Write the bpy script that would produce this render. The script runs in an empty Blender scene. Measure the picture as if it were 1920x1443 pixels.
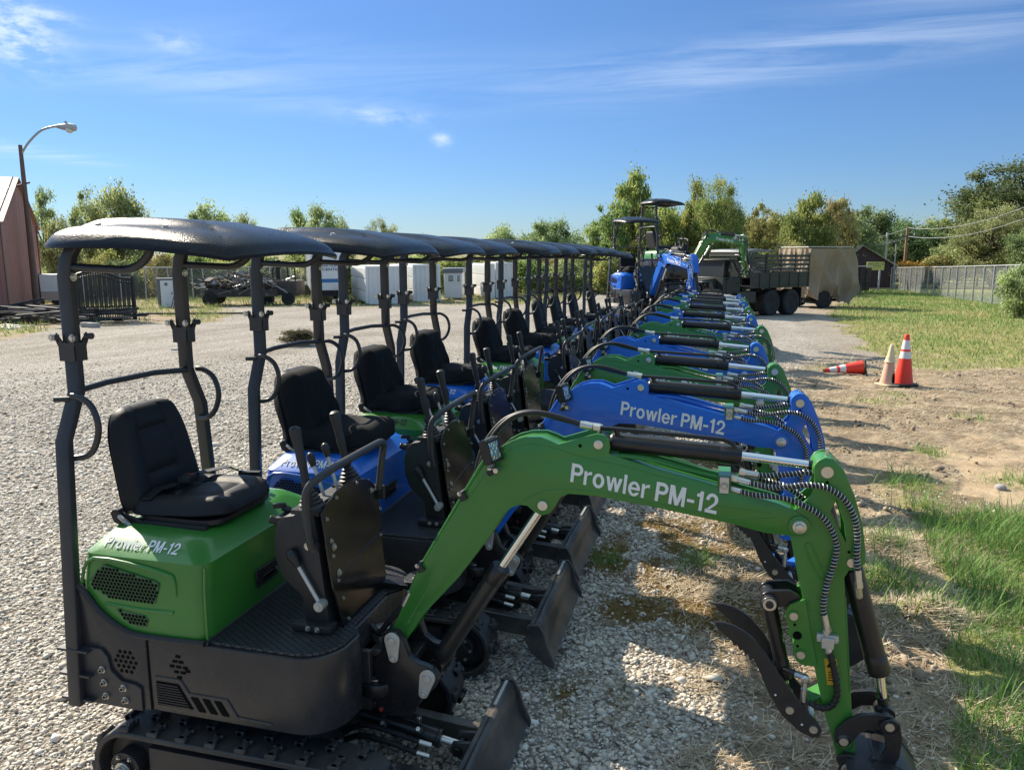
import bpy, bmesh, math, random
import numpy as np
from mathutils import Vector, Matrix
R = math.radians
random.seed(7)
rng = np.random.default_rng(11)
SC = bpy.context.scene
COL = SC.collection

# ------------------------------------------------------------------ camera
F, PW, PH = 1443.0, 1920.0, 1443.0
XV, YH, HC = 1350.0, 474.0, 2.22
pitch = math.atan((PH/2-YH)/F)
_up = Vector((0, math.cos(pitch), math.sin(pitch)))
_dv = Vector((XV-PW/2, -(YH-PH/2), -F))
_y = (_dv - _up*_dv.dot(_up)).normalized()
_x = _y.cross(_up)
CAMR = Matrix((_x, _y, _up))          # camera -> world rotation
CAM = Vector((0, 0, HC))
cd = bpy.data.cameras.new("camera")
cd.sensor_width = 36.0
cd.lens = 36.0*F/PW
cd.clip_start = 0.05
cd.clip_end = 3000
cam = bpy.data.objects.new("camera", cd)
COL.objects.link(cam)
cam.matrix_world = Matrix.Translation(CAM) @ CAMR.to_4x4()
SC.camera = cam

# ------------------------------------------------------------------ light
SUN_EL = R(36.0)
SUN_AZ = math.atan2(-0.876, 0.482)       # clockwise from +Y
sun_dir = Vector((math.sin(SUN_AZ)*math.cos(SUN_EL), math.cos(SUN_AZ)*math.cos(SUN_EL), math.sin(SUN_EL)))
sl = bpy.data.lights.new("sun", 'SUN')
sl.energy = 5.0
sl.angle = R(0.53)
sl.color = (1.0, 0.90, 0.74)
sun = bpy.data.objects.new("sun", sl)
COL.objects.link(sun)
sun.rotation_mode = 'QUATERNION'
sun.rotation_quaternion = sun_dir.to_track_quat('Z', 'Y')

SC.view_settings.view_transform = 'Standard'
SC.view_settings.look = 'None'
SC.view_settings.exposure = 0.85
SC.view_settings.gamma = 1.0

def pix_dir(u, v):
    return (CAMR @ Vector((u-PW/2, -(v-PH/2), -F)))

def build_world():
    w = bpy.data.worlds.new("World")
    SC.world = w
    w.use_nodes = True
    nt = w.node_tree
    N, L = nt.nodes, nt.links
    N.clear()
    out = N.new('ShaderNodeOutputWorld')
    bg = N.new('ShaderNodeBackground')
    bg.inputs['Strength'].default_value = 0.115
    sky = N.new('ShaderNodeTexSky')
    sky.sky_type = 'NISHITA'
    sky.sun_disc = False
    sky.sun_elevation = SUN_EL
    sky.sun_rotation = SUN_AZ
    sky.air_density = 1.0
    sky.dust_density = 0.05
    sky.ozone_density = 4.0
    sky.altitude = 100
    tc = N.new('ShaderNodeTexCoord')
    def math_(op, a, b=None, clamp=False):
        m = N.new('ShaderNodeMath'); m.operation = op; m.use_clamp = clamp
        for i, q in enumerate((a, b)):
            if q is None: continue
            if isinstance(q, (int, float)): m.inputs[i].default_value = q
            else: L.new(q, m.inputs[i])
        return m.outputs[0]
    # saturation as on a clear autumn day
    hs = N.new('ShaderNodeHueSaturation')
    hs.inputs['Saturation'].default_value = 1.10
    hs.inputs['Value'].default_value = 1.0
    L.new(sky.outputs[0], hs.inputs['Color'])
    # thin cirrus: streaky noise on a plane of sky, gathered in a few places
    sep = N.new('ShaderNodeSeparateXYZ'); L.new(tc.outputs['Generated'], sep.inputs[0])
    zc = math_('MAXIMUM', sep.outputs[2], 0.03)
    px = math_('DIVIDE', sep.outputs[0], zc); py = math_('DIVIDE', sep.outputs[1], zc)
    cmb = N.new('ShaderNodeCombineXYZ'); L.new(px, cmb.inputs[0]); L.new(py, cmb.inputs[1])
    mp = N.new('ShaderNodeMapping'); mp.inputs['Rotation'].default_value = (0, 0, R(28)); mp.inputs['Scale'].default_value = (0.45, 1.5, 1)
    L.new(cmb.outputs[0], mp.inputs[0])
    n1 = N.new('ShaderNodeTexNoise'); n1.inputs['Scale'].default_value = 1.3; n1.inputs['Detail'].default_value = 9; n1.inputs['Roughness'].default_value = 0.62
    n1.inputs['Distortion'].default_value = 0.7
    L.new(mp.outputs[0], n1.inputs['Vector'])
    n2 = N.new('ShaderNodeTexNoise'); n2.inputs['Scale'].default_value = 24; n2.inputs['Detail'].default_value = 7; n2.inputs['Roughness'].default_value = 0.66
    mp2 = N.new('ShaderNodeMapping'); mp2.inputs['Scale'].default_value = (1.0, 1.0, 2.6); L.new(tc.outputs['Generated'], mp2.inputs[0])
    L.new(mp2.outputs[0], n2.inputs['Vector'])
    total = None
    # (u, v, half width px, half height px, strength, fine)
    spots = [(15, 60, 95, 70, 1.0, 1), (1640, 62, 430, 58, 0.42, 0), (1230, 130, 330, 55, 0.24, 0), (360, 148, 330, 45, 0.30, 0), (560, 110, 520, 70, 0.16, 0),
             (720, 218, 95, 17, 0.42, 1), (828, 263, 17, 12, 0.8, 1), (330, 78, 50, 22, 0.4, 1), (40, 283, 160, 14, 0.5, 0), (1850, 40, 260, 50, 0.35, 0), (100, 30, 60, 14, 0.4, 1)]
    for (u, v, hw, hh, st, fine) in spots:
        c = pix_dir(u, v).normalized(); rr = pix_dir(u+hw, v).normalized()-c; tt = pix_dir(u, v-hh).normalized()-c
        def dotn(vec):
            d = N.new('ShaderNodeVectorMath'); d.operation = 'DOT_PRODUCT'
            L.new(sub.outputs[0], d.inputs[0]); d.inputs[1].default_value = tuple(vec/vec.length_squared)
            return d.outputs['Value']
        sub = N.new('ShaderNodeVectorMath'); sub.operation = 'SUBTRACT'
        L.new(tc.outputs['Generated'], sub.inputs[0]); sub.inputs[1].default_value = tuple(c)
        a = dotn(rr); b = dotn(tt)
        r2 = math_('ADD', math_('MULTIPLY', a, a), math_('MULTIPLY', b, b))
        fall = math_('EXPONENT', math_('MULTIPLY', r2, -1.3))
        nz = n2.outputs[0] if fine else n1.outputs[0]
        k = math_('MULTIPLY', math_('SUBTRACT', nz, 0.40 if fine else 0.38), 4.2 if fine else 3.2, True)
        m = math_('MULTIPLY', math_('MULTIPLY', fall, k), st)
        total = m if total is None else math_('ADD', total, m)
    total = math_('MINIMUM', total, 0.85)
    mix = N.new('ShaderNodeMix'); mix.data_type = 'RGBA'
    L.new(total, mix.inputs[0]); mix.inputs[7].default_value = (4.6, 5.2, 6.0, 1)
    # sky colour scaled by height: low sky dimmed and cooled, high sky raised
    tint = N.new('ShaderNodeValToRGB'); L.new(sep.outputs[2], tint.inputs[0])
    # (sine of elevation, tint): sky above the view brightened and whitened as added fill, deep blue lower, paler at the horizon
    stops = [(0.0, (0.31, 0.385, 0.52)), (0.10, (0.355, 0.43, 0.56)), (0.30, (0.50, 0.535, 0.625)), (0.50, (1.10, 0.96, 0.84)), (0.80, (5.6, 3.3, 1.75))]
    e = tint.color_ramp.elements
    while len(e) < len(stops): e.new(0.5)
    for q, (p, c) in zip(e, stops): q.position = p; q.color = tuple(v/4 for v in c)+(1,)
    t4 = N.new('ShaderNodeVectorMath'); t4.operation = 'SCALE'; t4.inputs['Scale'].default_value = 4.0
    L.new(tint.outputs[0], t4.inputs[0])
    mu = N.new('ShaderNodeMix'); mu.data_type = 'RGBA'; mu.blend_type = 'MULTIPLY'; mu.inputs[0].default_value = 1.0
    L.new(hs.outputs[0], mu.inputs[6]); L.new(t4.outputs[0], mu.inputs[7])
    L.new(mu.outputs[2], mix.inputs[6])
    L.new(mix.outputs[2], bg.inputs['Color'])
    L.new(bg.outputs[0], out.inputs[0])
build_world()

# ------------------------------------------------------------------ tagging
def tag(o, label=None, cat=None, group=None, kind=None):
    if label: o['label'] = label
    if cat: o['category'] = cat
    if group: o['group'] = group
    if kind: o['kind'] = kind
    return o

def empty(name, loc=(0, 0, 0), rz=0.0, label=None, cat=None, group=None):
    o = bpy.data.objects.new(name, None)
    o.empty_display_size = 0.2
    COL.objects.link(o)
    o.location = loc
    o.rotation_euler = (0, 0, rz)
    return tag(o, label, cat, group)

def link(name, mesh, parent=None):
    o = bpy.data.objects.new(name, mesh)
    COL.objects.link(o)
    if parent is not None:
        o.parent = parent
    return o

# ------------------------------------------------------------------ materials
def mat_new(name):
    m = bpy.data.materials.new(name)
    m.use_nodes = True
    nt = m.node_tree
    b = nt.nodes['Principled BSDF']
    return m, nt, b

def simple(name, col, rough=0.5, metal=0.0, coat=0.0, var=0.12, vscale=9.0, bump=0.0, bscale=200.0, dust=0.0, dustcol=(0.32, 0.27, 0.21), rvar=0.12, spec=0.5):
    m, nt, b = mat_new(name)
    N, L = nt.nodes, nt.links
    tc = N.new('ShaderNodeTexCoord')
    n = N.new('ShaderNodeTexNoise'); n.inputs['Scale'].default_value = vscale; n.inputs['Detail'].default_value = 6; n.inputs['Roughness'].default_value = 0.6
    L.new(tc.outputs['Object'], n.inputs['Vector'])
    mx = N.new('ShaderNodeMix'); mx.data_type = 'RGBA'
    mx.inputs[6].default_value = tuple(c*(1-var) for c in col)+(1,)
    mx.inputs[7].default_value = tuple(min(1, c*(1+var)) for c in col)+(1,)
    L.new(n.outputs[0], mx.inputs[0])
    last = mx.outputs[2]
    if dust > 0:
        n2 = N.new('ShaderNodeTexNoise'); n2.inputs['Scale'].default_value = vscale*0.7; n2.inputs['Detail'].default_value = 8; n2.inputs['Roughness'].default_value = 0.7
        L.new(tc.outputs['Object'], n2.inputs['Vector'])
        cr = N.new('ShaderNodeMapRange'); cr.inputs[1].default_value = 0.42; cr.inputs[2].default_value = 0.75; cr.inputs[3].default_value = 0.0; cr.inputs[4].default_value = dust
        L.new(n2.outputs[0], cr.inputs[0])
        m2 = N.new('ShaderNodeMix'); m2.data_type = 'RGBA'
        L.new(cr.outputs[0], m2.inputs[0]); L.new(last, m2.inputs[6]); m2.inputs[7].default_value = dustcol+(1,)
        last = m2.outputs[2]
    L.new(last, b.inputs['Base Color'])
    rr = N.new('ShaderNodeMapRange'); rr.inputs[3].default_value = max(0.03, rough-rvar); rr.inputs[4].default_value = min(1, rough+rvar)
    L.new(n.outputs[0], rr.inputs[0]); L.new(rr.outputs[0], b.inputs['Roughness'])
    b.inputs['Metallic'].default_value = metal
    b.inputs['Specular IOR Level'].default_value = spec
    if coat:
        b.inputs['Coat Weight'].default_value = coat
        b.inputs['Coat Roughness'].default_value = 0.12
    if bump > 0:
        n3 = N.new('ShaderNodeTexNoise'); n3.inputs['Scale'].default_value = bscale; n3.inputs['Detail'].default_value = 3
        L.new(tc.outputs['Object'], n3.inputs['Vector'])
        bp = N.new('ShaderNodeBump'); bp.inputs['Strength'].default_value = bump; bp.inputs['Distance'].default_value = 0.01
        L.new(n3.outputs[0], bp.inputs['Height']); L.new(bp.outputs[0], b.inputs['Normal'])
    return m

M = {}
M['green'] = simple('green_paint', (0.033, 0.190, 0.022), 0.36, coat=0.35, var=0.14, vscale=5, bump=0.03, bscale=60, dust=0.05)
M['blue'] = simple('blue_paint', (0.005, 0.125, 0.56), 0.35, coat=0.35, var=0.14, vscale=5, bump=0.03, bscale=60, dust=0.04)
M['black'] = simple('black_paint', (0.013, 0.013, 0.015), 0.30, var=0.25, vscale=7, dust=0.08, bump=0.03, bscale=90)
M['charcoal'] = simple('charcoal_paint', (0.030, 0.030, 0.034), 0.40, var=0.12, vscale=6, dust=0.07, bump=0.02, bscale=120)
M['blade'] = simple('scraped_blade_steel', (0.034, 0.034, 0.036), 0.34, var=0.3, vscale=5, dust=0.75, dustcol=(0.17, 0.145, 0.12))
M['skirt'] = simple('satin_charcoal_skirt', (0.024, 0.024, 0.027), 0.27, var=0.14, vscale=5, dust=0.06, bump=0.025, bscale=70, rvar=0.10)
M['steel_black'] = simple('worn_black_steel', (0.016, 0.016, 0.018), 0.42, var=0.3, vscale=8, dust=0.22, dustcol=(0.14, 0.11, 0.085))
M['roof'] = simple('grained_black_plastic', (0.012, 0.0125, 0.015), 0.30, var=0.15, vscale=12, bump=0.32, bscale=210, spec=0.16)
M['rubber'] = simple('track_rubber', (0.028, 0.028, 0.029), 0.52, var=0.3, vscale=14, dust=0.35, dustcol=(0.12, 0.10, 0.085), bump=0.25, bscale=120)
M['chrome'] = simple('chrome_rod', (0.82, 0.82, 0.82), 0.10, metal=1.0, var=0.04, rvar=0.04)
M['zinc'] = simple('zinc_bolt', (0.62, 0.60, 0.55), 0.34, metal=0.9, var=0.2, vscale=60)
M['zincflat'] = simple('zinc_plate', (0.56, 0.54, 0.49), 0.42, metal=0.55, var=0.12, vscale=40)
M['vinyl'] = simple('black_vinyl', (0.012, 0.012, 0.014), 0.55, var=0.15, vscale=20, bump=0.10, bscale=350, spec=0.3)
M['cloth'] = simple('black_cover_cloth', (0.0095, 0.0098, 0.011), 0.85, var=0.25, vscale=9, bump=0.12, bscale=420, spec=0.25)
M['plastic'] = simple('black_plastic', (0.018, 0.018, 0.019), 0.46, var=0.15, vscale=20)
M['void'] = simple('dark_opening', (0.004, 0.004, 0.004), 0.8, var=0.1, spec=0.1)
M['hose'] = simple('black_hose', (0.012, 0.012, 0.012), 0.5, var=0.2, vscale=30)
M['white'] = simple('white_lettering', (0.80, 0.79, 0.74), 0.45, var=0.03, vscale=20)
M['blackletter'] = simple('black_lettering', (0.012, 0.012, 0.012), 0.45, var=0.03)
M['yellow'] = simple('yellow_sticker', (0.62, 0.36, 0.02), 0.5, var=0.05)
M['red'] = simple('red_plastic', (0.50, 0.03, 0.02), 0.45, var=0.1)
M['barrel'] = simple('satin_black_cylinder', (0.014, 0.013, 0.013), 0.32, var=0.2, vscale=8, dust=0.05)
def glass_mat():
    m, nt, b = mat_new('lamp_glass')
    b.inputs['Base Color'].default_value = (0.55, 0.62, 0.60, 1); b.inputs['Roughness'].default_value = 0.06
    b.inputs['Metallic'].default_value = 0.75
    N, L = nt.nodes, nt.links
    n = N.new('ShaderNodeTexVoronoi'); n.inputs['Scale'].default_value = 70
    tc = N.new('ShaderNodeTexCoord'); L.new(tc.outputs['Object'], n.inputs['Vector'])
    bp = N.new('ShaderNodeBump'); bp.inputs['Strength'].default_value = 0.5; bp.inputs['Distance'].default_value = 0.01
    L.new(n.outputs[0], bp.inputs['Height']); L.new(bp.outputs[0], b.inputs['Normal'])
    return m
M['glass'] = glass_mat()
def deck_mat():
    m, nt, b = mat_new('diamond_mat')
    N, L = nt.nodes, nt.links
    tc = N.new('ShaderNodeTexCoord')
    sep = N.new('ShaderNodeSeparateXYZ'); L.new(tc.outputs['Object'], sep.inputs[0])
    def M_(op, a, b_=None):
        q = N.new('ShaderNodeMath'); q.operation = op
        for i, v in enumerate((a, b_)):
            if v is None: continue
            if isinstance(v, (int, float)): q.inputs[i].default_value = v
            else: L.new(v, q.inputs[i])
        return q.outputs[0]
    u = M_('MULTIPLY', sep.outputs[0], 22.0); v = M_('MULTIPLY', sep.outputs[1], 36.0)
    def line(s):
        f = M_('FRACT', s)
        return M_('ABSOLUTE', M_('SUBTRACT', f, 0.5))
    a = line(M_('ADD', u, v)); c = line(M_('SUBTRACT', u, v))
    mn = M_('MINIMUM', a, c)
    rng_ = N.new('ShaderNodeMapRange'); rng_.inputs[1].default_value = 0.02; rng_.inputs[2].default_value = 0.11
    L.new(mn, rng_.inputs[0])
    bp = N.new('ShaderNodeBump'); bp.inputs['Strength'].default_value = 0.9; bp.inputs['Distance'].default_value = 0.006
    L.new(rng_.outputs[0], bp.inputs['Height']); L.new(bp.outputs[0], b.inputs['Normal'])
    mx = N.new('ShaderNodeMix'); mx.data_type = 'RGBA'; L.new(rng_.outputs[0], mx.inputs[0])
    mx.inputs[6].default_value = (0.006, 0.006, 0.006, 1); mx.inputs[7].default_value = (0.030, 0.030, 0.032, 1)
    L.new(mx.outputs[2], b.inputs['Base Color'])
    b.inputs['Roughness'].default_value = 0.42
    return m
M['deck'] = deck_mat()

# ------------------------------------------------------------------ mesh helpers
def fin(bm, name, mats, bevel=0.0, seg=2, ang=32, off=(0, 0, 0), smooth=True):
    bmesh.ops.remove_doubles(bm, verts=bm.verts, dist=1e-5)
    bmesh.ops.recalc_face_normals(bm, faces=bm.faces)
    if bevel > 0:
        es = [e for e in bm.edges if len(e.link_faces) == 2 and e.calc_face_angle(0) > R(ang)]
        if es:
            bmesh.ops.bevel(bm, geom=es, offset=bevel, segments=seg, affect='EDGES', profile=0.5, clamp_overlap=True)
    if any(off):
        bmesh.ops.translate(bm, verts=bm.verts, vec=Vector(off))
    me = bpy.data.meshes.new(name)
    bm.to_mesh(me)
    bm.free()
    for m in mats:
        me.materials.append(m)
    if smooth:
        me.polygons.foreach_set('use_smooth', [True]*len(me.polygons))
        me.set_sharp_from_angle(angle=R(38))
    return me

def setmat(bm, n0, mi):
    bm.faces.ensure_lookup_table()
    for f in bm.faces[n0:]:
        f.material_index = mi

def box(bm, x0, x1, y0, y1, z0, z1, mi=0):
    n0 = len(bm.faces)
    vs = [bm.verts.new((x, y, z)) for x in (x0, x1) for y in (y0, y1) for z in (z0, z1)]
    for q in ((0, 1, 3, 2), (4, 6, 7, 5), (0, 4, 5, 1), (2, 3, 7, 6), (0, 2, 6, 4), (1, 5, 7, 3)):
        bm.faces.new([vs[i] for i in q])
    setmat(bm, n0, mi)

def obox(bm, c, size, mtx, mi=0):
    n0 = len(bm.faces)
    vs = [bm.verts.new(Vector(c)+mtx @ Vector((sx*size[0]/2, sy*size[1]/2, sz*size[2]/2))) for sx in (-1, 1) for sy in (-1, 1) for sz in (-1, 1)]
    for q in ((0, 1, 3, 2), (4, 6, 7, 5), (0, 4, 5, 1), (2, 3, 7, 6), (0, 2, 6, 4), (1, 5, 7, 3)):
        bm.faces.new([vs[i] for i in q])
    setmat(bm, n0, mi)

def roty(a): return Matrix.Rotation(a, 3, 'Y')
def rotz(a): return Matrix.Rotation(a, 3, 'Z')

def prism(bm, pts, y0, y1, mi=0, axis='y'):
    """outline in xz pulled along y (axis 'y'), in yz along x ('x'), in xy along z ('z')"""
    n0 = len(bm.faces)
    def P(p, h):
        if axis == 'y': return (p[0], h, p[1])
        if axis == 'x': return (h, p[0], p[1])
        return (p[0], p[1], h)
    a = [bm.verts.new(P(p, y0)) for p in pts]
    b = [bm.verts.new(P(p, y1)) for p in pts]
    bm.faces.new(a)
    bm.faces.new(list(reversed(b)))
    n = len(pts)
    for i in range(n):
        j = (i+1) % n
        bm.faces.new((a[i], b[i], b[j], a[j]))
    setmat(bm, n0, mi)

def frames(pts):
    pts = [Vector(p) for p in pts]
    n = len(pts)
    T = []
    for i in range(n):
        a = pts[max(0, i-1)]; b = pts[min(n-1, i+1)]
        T.append((b-a).normalized())
    ref = Vector((0, 0, 1)) if abs(T[0].z) < 0.9 else Vector((1, 0, 0))
    u = (ref - T[0]*ref.dot(T[0])).normalized()
    out = []
    for i in range(n):
        u = (u - T[i]*u.dot(T[i])).normalized()
        out.append((pts[i], T[i], u, T[i].cross(u)))
    return out

def spline(pts, k=6):
    pts = [Vector(p) for p in pts]
    out = []
    n = len(pts)
    for i in range(n-1):
        p0 = pts[max(0, i-1)]; p1 = pts[i]; p2 = pts[i+1]; p3 = pts[min(n-1, i+2)]
        for j in range(k):
            t = j/k
            out.append(0.5*((2*p1)+(p2-p0)*t+(2*p0-5*p1+4*p2-p3)*t*t+(3*p1-p0-3*p2+p3)*t**3))
    out.append(pts[-1])
    return out

def tube(bm, pts, r, n=10, mi=0, caps=True, ry=None):
    n0 = len(bm.faces)
    rr = r if isinstance(r, (list, tuple)) else [r]*len(pts)
    rings = []
    for (p, t, u, w), q in zip(frames(pts), rr):
        rings.append([bm.verts.new(p+u*math.cos(2*math.pi*k/n)*q+w*math.sin(2*math.pi*k/n)*q) for k in range(n)])
    for a, b in zip(rings, rings[1:]):
        for k in range(n):
            bm.faces.new((a[k], a[(k+1) % n], b[(k+1) % n], b[k]))
    if caps:
        bm.faces.new(list(reversed(rings[0])))
        bm.faces.new(rings[-1])
    setmat(bm, n0, mi)

def cyl(bm, p0, p1, r, n=16, mi=0, r1=None):
    tube(bm, [p0, p1], [r, r if r1 is None else r1], n, mi)

def ycyl(bm, x, z, y0, y1, r, n=16, mi=0):
    cyl(bm, (x, y0, z), (x, y1, z), r, n, mi)

def helix(bm, pts, r, pitch, wr, mi=0, n=4):
    fr = frames(pts)
    L = [0]
    for a, b in zip(fr, fr[1:]): L.append(L[-1]+(b[0]-a[0]).length)
    tot = L[-1]
    steps = max(12, int(tot/pitch*9))
    path = []
    i = 0
    for s in range(steps+1):
        d = tot*s/steps
        while i < len(fr)-2 and L[i+1] < d: i += 1
        t = 0 if L[i+1] == L[i] else (d-L[i])/(L[i+1]-L[i])
        p = fr[i][0].lerp(fr[i+1][0], t); u = fr[i][2].lerp(fr[i+1][2], t).normalized(); w = fr[i][3].lerp(fr[i+1][3], t).normalized()
        a = 2*math.pi*d/pitch
        path.append(p+u*math.cos(a)*r+w*math.sin(a)*r)
    tube(bm, path, wr, n, mi)

def lathe(bm, prof, n=20, mi=0, c=(0, 0, 0), mtx=None):
    n0 = len(bm.faces)
    rings = []
    for (r, z) in prof:
        ring = []
        for k in range(n):
            a = 2*math.pi*k/n
            v = Vector((r*math.cos(a), r*math.sin(a), z))
            if mtx is not None: v = mtx @ v
            ring.append(bm.verts.new(v+Vector(c)))
        rings.append(ring)
    for a, b in zip(rings, rings[1:]):
        for k in range(n):
            bm.faces.new((a[k], a[(k+1) % n], b[(k+1) % n], b[k]))
    bm.faces.new(list(reversed(rings[0]))); bm.faces.new(rings[-1])
    setmat(bm, n0, mi)

def rrect(x0, x1, y0, y1, r, n=5):
    out = []
    for (cx, cy, a0) in ((x1-r, y1-r, 0), (x0+r, y1-r, 90), (x0+r, y0+r, 180), (x1-r, y0+r, 270)):
        for k in range(n+1):
            a = R(a0+90*k/n)
            out.append((cx+r*math.cos(a), cy+r*math.sin(a)))
    return out

def loft(bm, secs, mi=0, caps=True):
    n0 = len(bm.faces)
    rings = [[bm.verts.new(p) for p in s] for s in secs]
    n = len(rings[0])
    for a, b in zip(rings, rings[1:]):
        for k in range(n):
            bm.faces.new((a[k], a[(k+1) % n], b[(k+1) % n], b[k]))
    if caps:
        bm.faces.new(list(reversed(rings[0]))); bm.faces.new(rings[-1])
    setmat(bm, n0, mi)

def hexbolt(bm, c, d, r=0.009, h=0.008, mi=0):
    d = Vector(d).normalized()
    c = Vector(c)
    cyl(bm, c, c+d*0.0025, r*1.45, 12, mi)
    cyl(bm, c+d*0.0025, c+d*(h+0.0025), r, 6, mi)

def curve_prism(outer, holes, y0, y1, name, mats, bev=0.004):
    cu = bpy.data.curves.new(name, 'CURVE')
    cu.dimensions = '2D'; cu.fill_mode = 'BOTH'
    for pts in [outer]+holes:
        s = cu.splines.new('POLY'); s.points.add(len(pts)-1); s.use_cyclic_u = True
        for p, q in zip(s.points, pts): p.co = (q[0], q[1], 0, 1)
    cu.extrude = (y1-y0)/2-bev; cu.bevel_depth = bev; cu.bevel_resolution = 1; cu.offset = -bev
    ob = bpy.data.objects.new(name, cu); COL.objects.link(ob)
    bpy.context.view_layer.update()
    me = bpy.data.meshes.new_from_object(ob.evaluated_get(bpy.context.evaluated_depsgraph_get()))
    bpy.data.objects.remove(ob); bpy.data.curves.remove(cu)
    yc = (y0+y1)/2
    for v in me.vertices: v.co = (v.co.x, yc-v.co.z, v.co.y)
    bm = bmesh.new(); bm.from_mesh(me); bpy.data.meshes.remove(me)
    return bm

_txt = {}
def text_data(s, bold=0.012, ext=0.0):
    k = (s, bold, ext)
    if k in _txt: return _txt[k]
    cu = bpy.data.curves.new('t', 'FONT')
    cu.body = s; cu.size = 1.0; cu.offset = bold; cu.extrude = ext; cu.resolution_u = 3
    ob = bpy.data.objects.new('t', cu); COL.objects.link(ob)
    bpy.context.view_layer.update()
    me = bpy.data.meshes.new_from_object(ob.evaluated_get(bpy.context.evaluated_depsgraph_get()))
    vs = [v.co.copy() for v in me.vertices]; fs = [list(p.vertices) for p in me.polygons]
    bpy.data.objects.remove(ob); bpy.data.curves.remove(cu); bpy.data.meshes.remove(me)
    x0 = min(v.x for v in vs); x1 = max(v.x for v in vs); y0 = min(v.y for v in vs); y1 = max(v.y for v in vs)
    _txt[k] = (vs, fs, x0, x1, y0, y1)
    return _txt[k]

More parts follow.
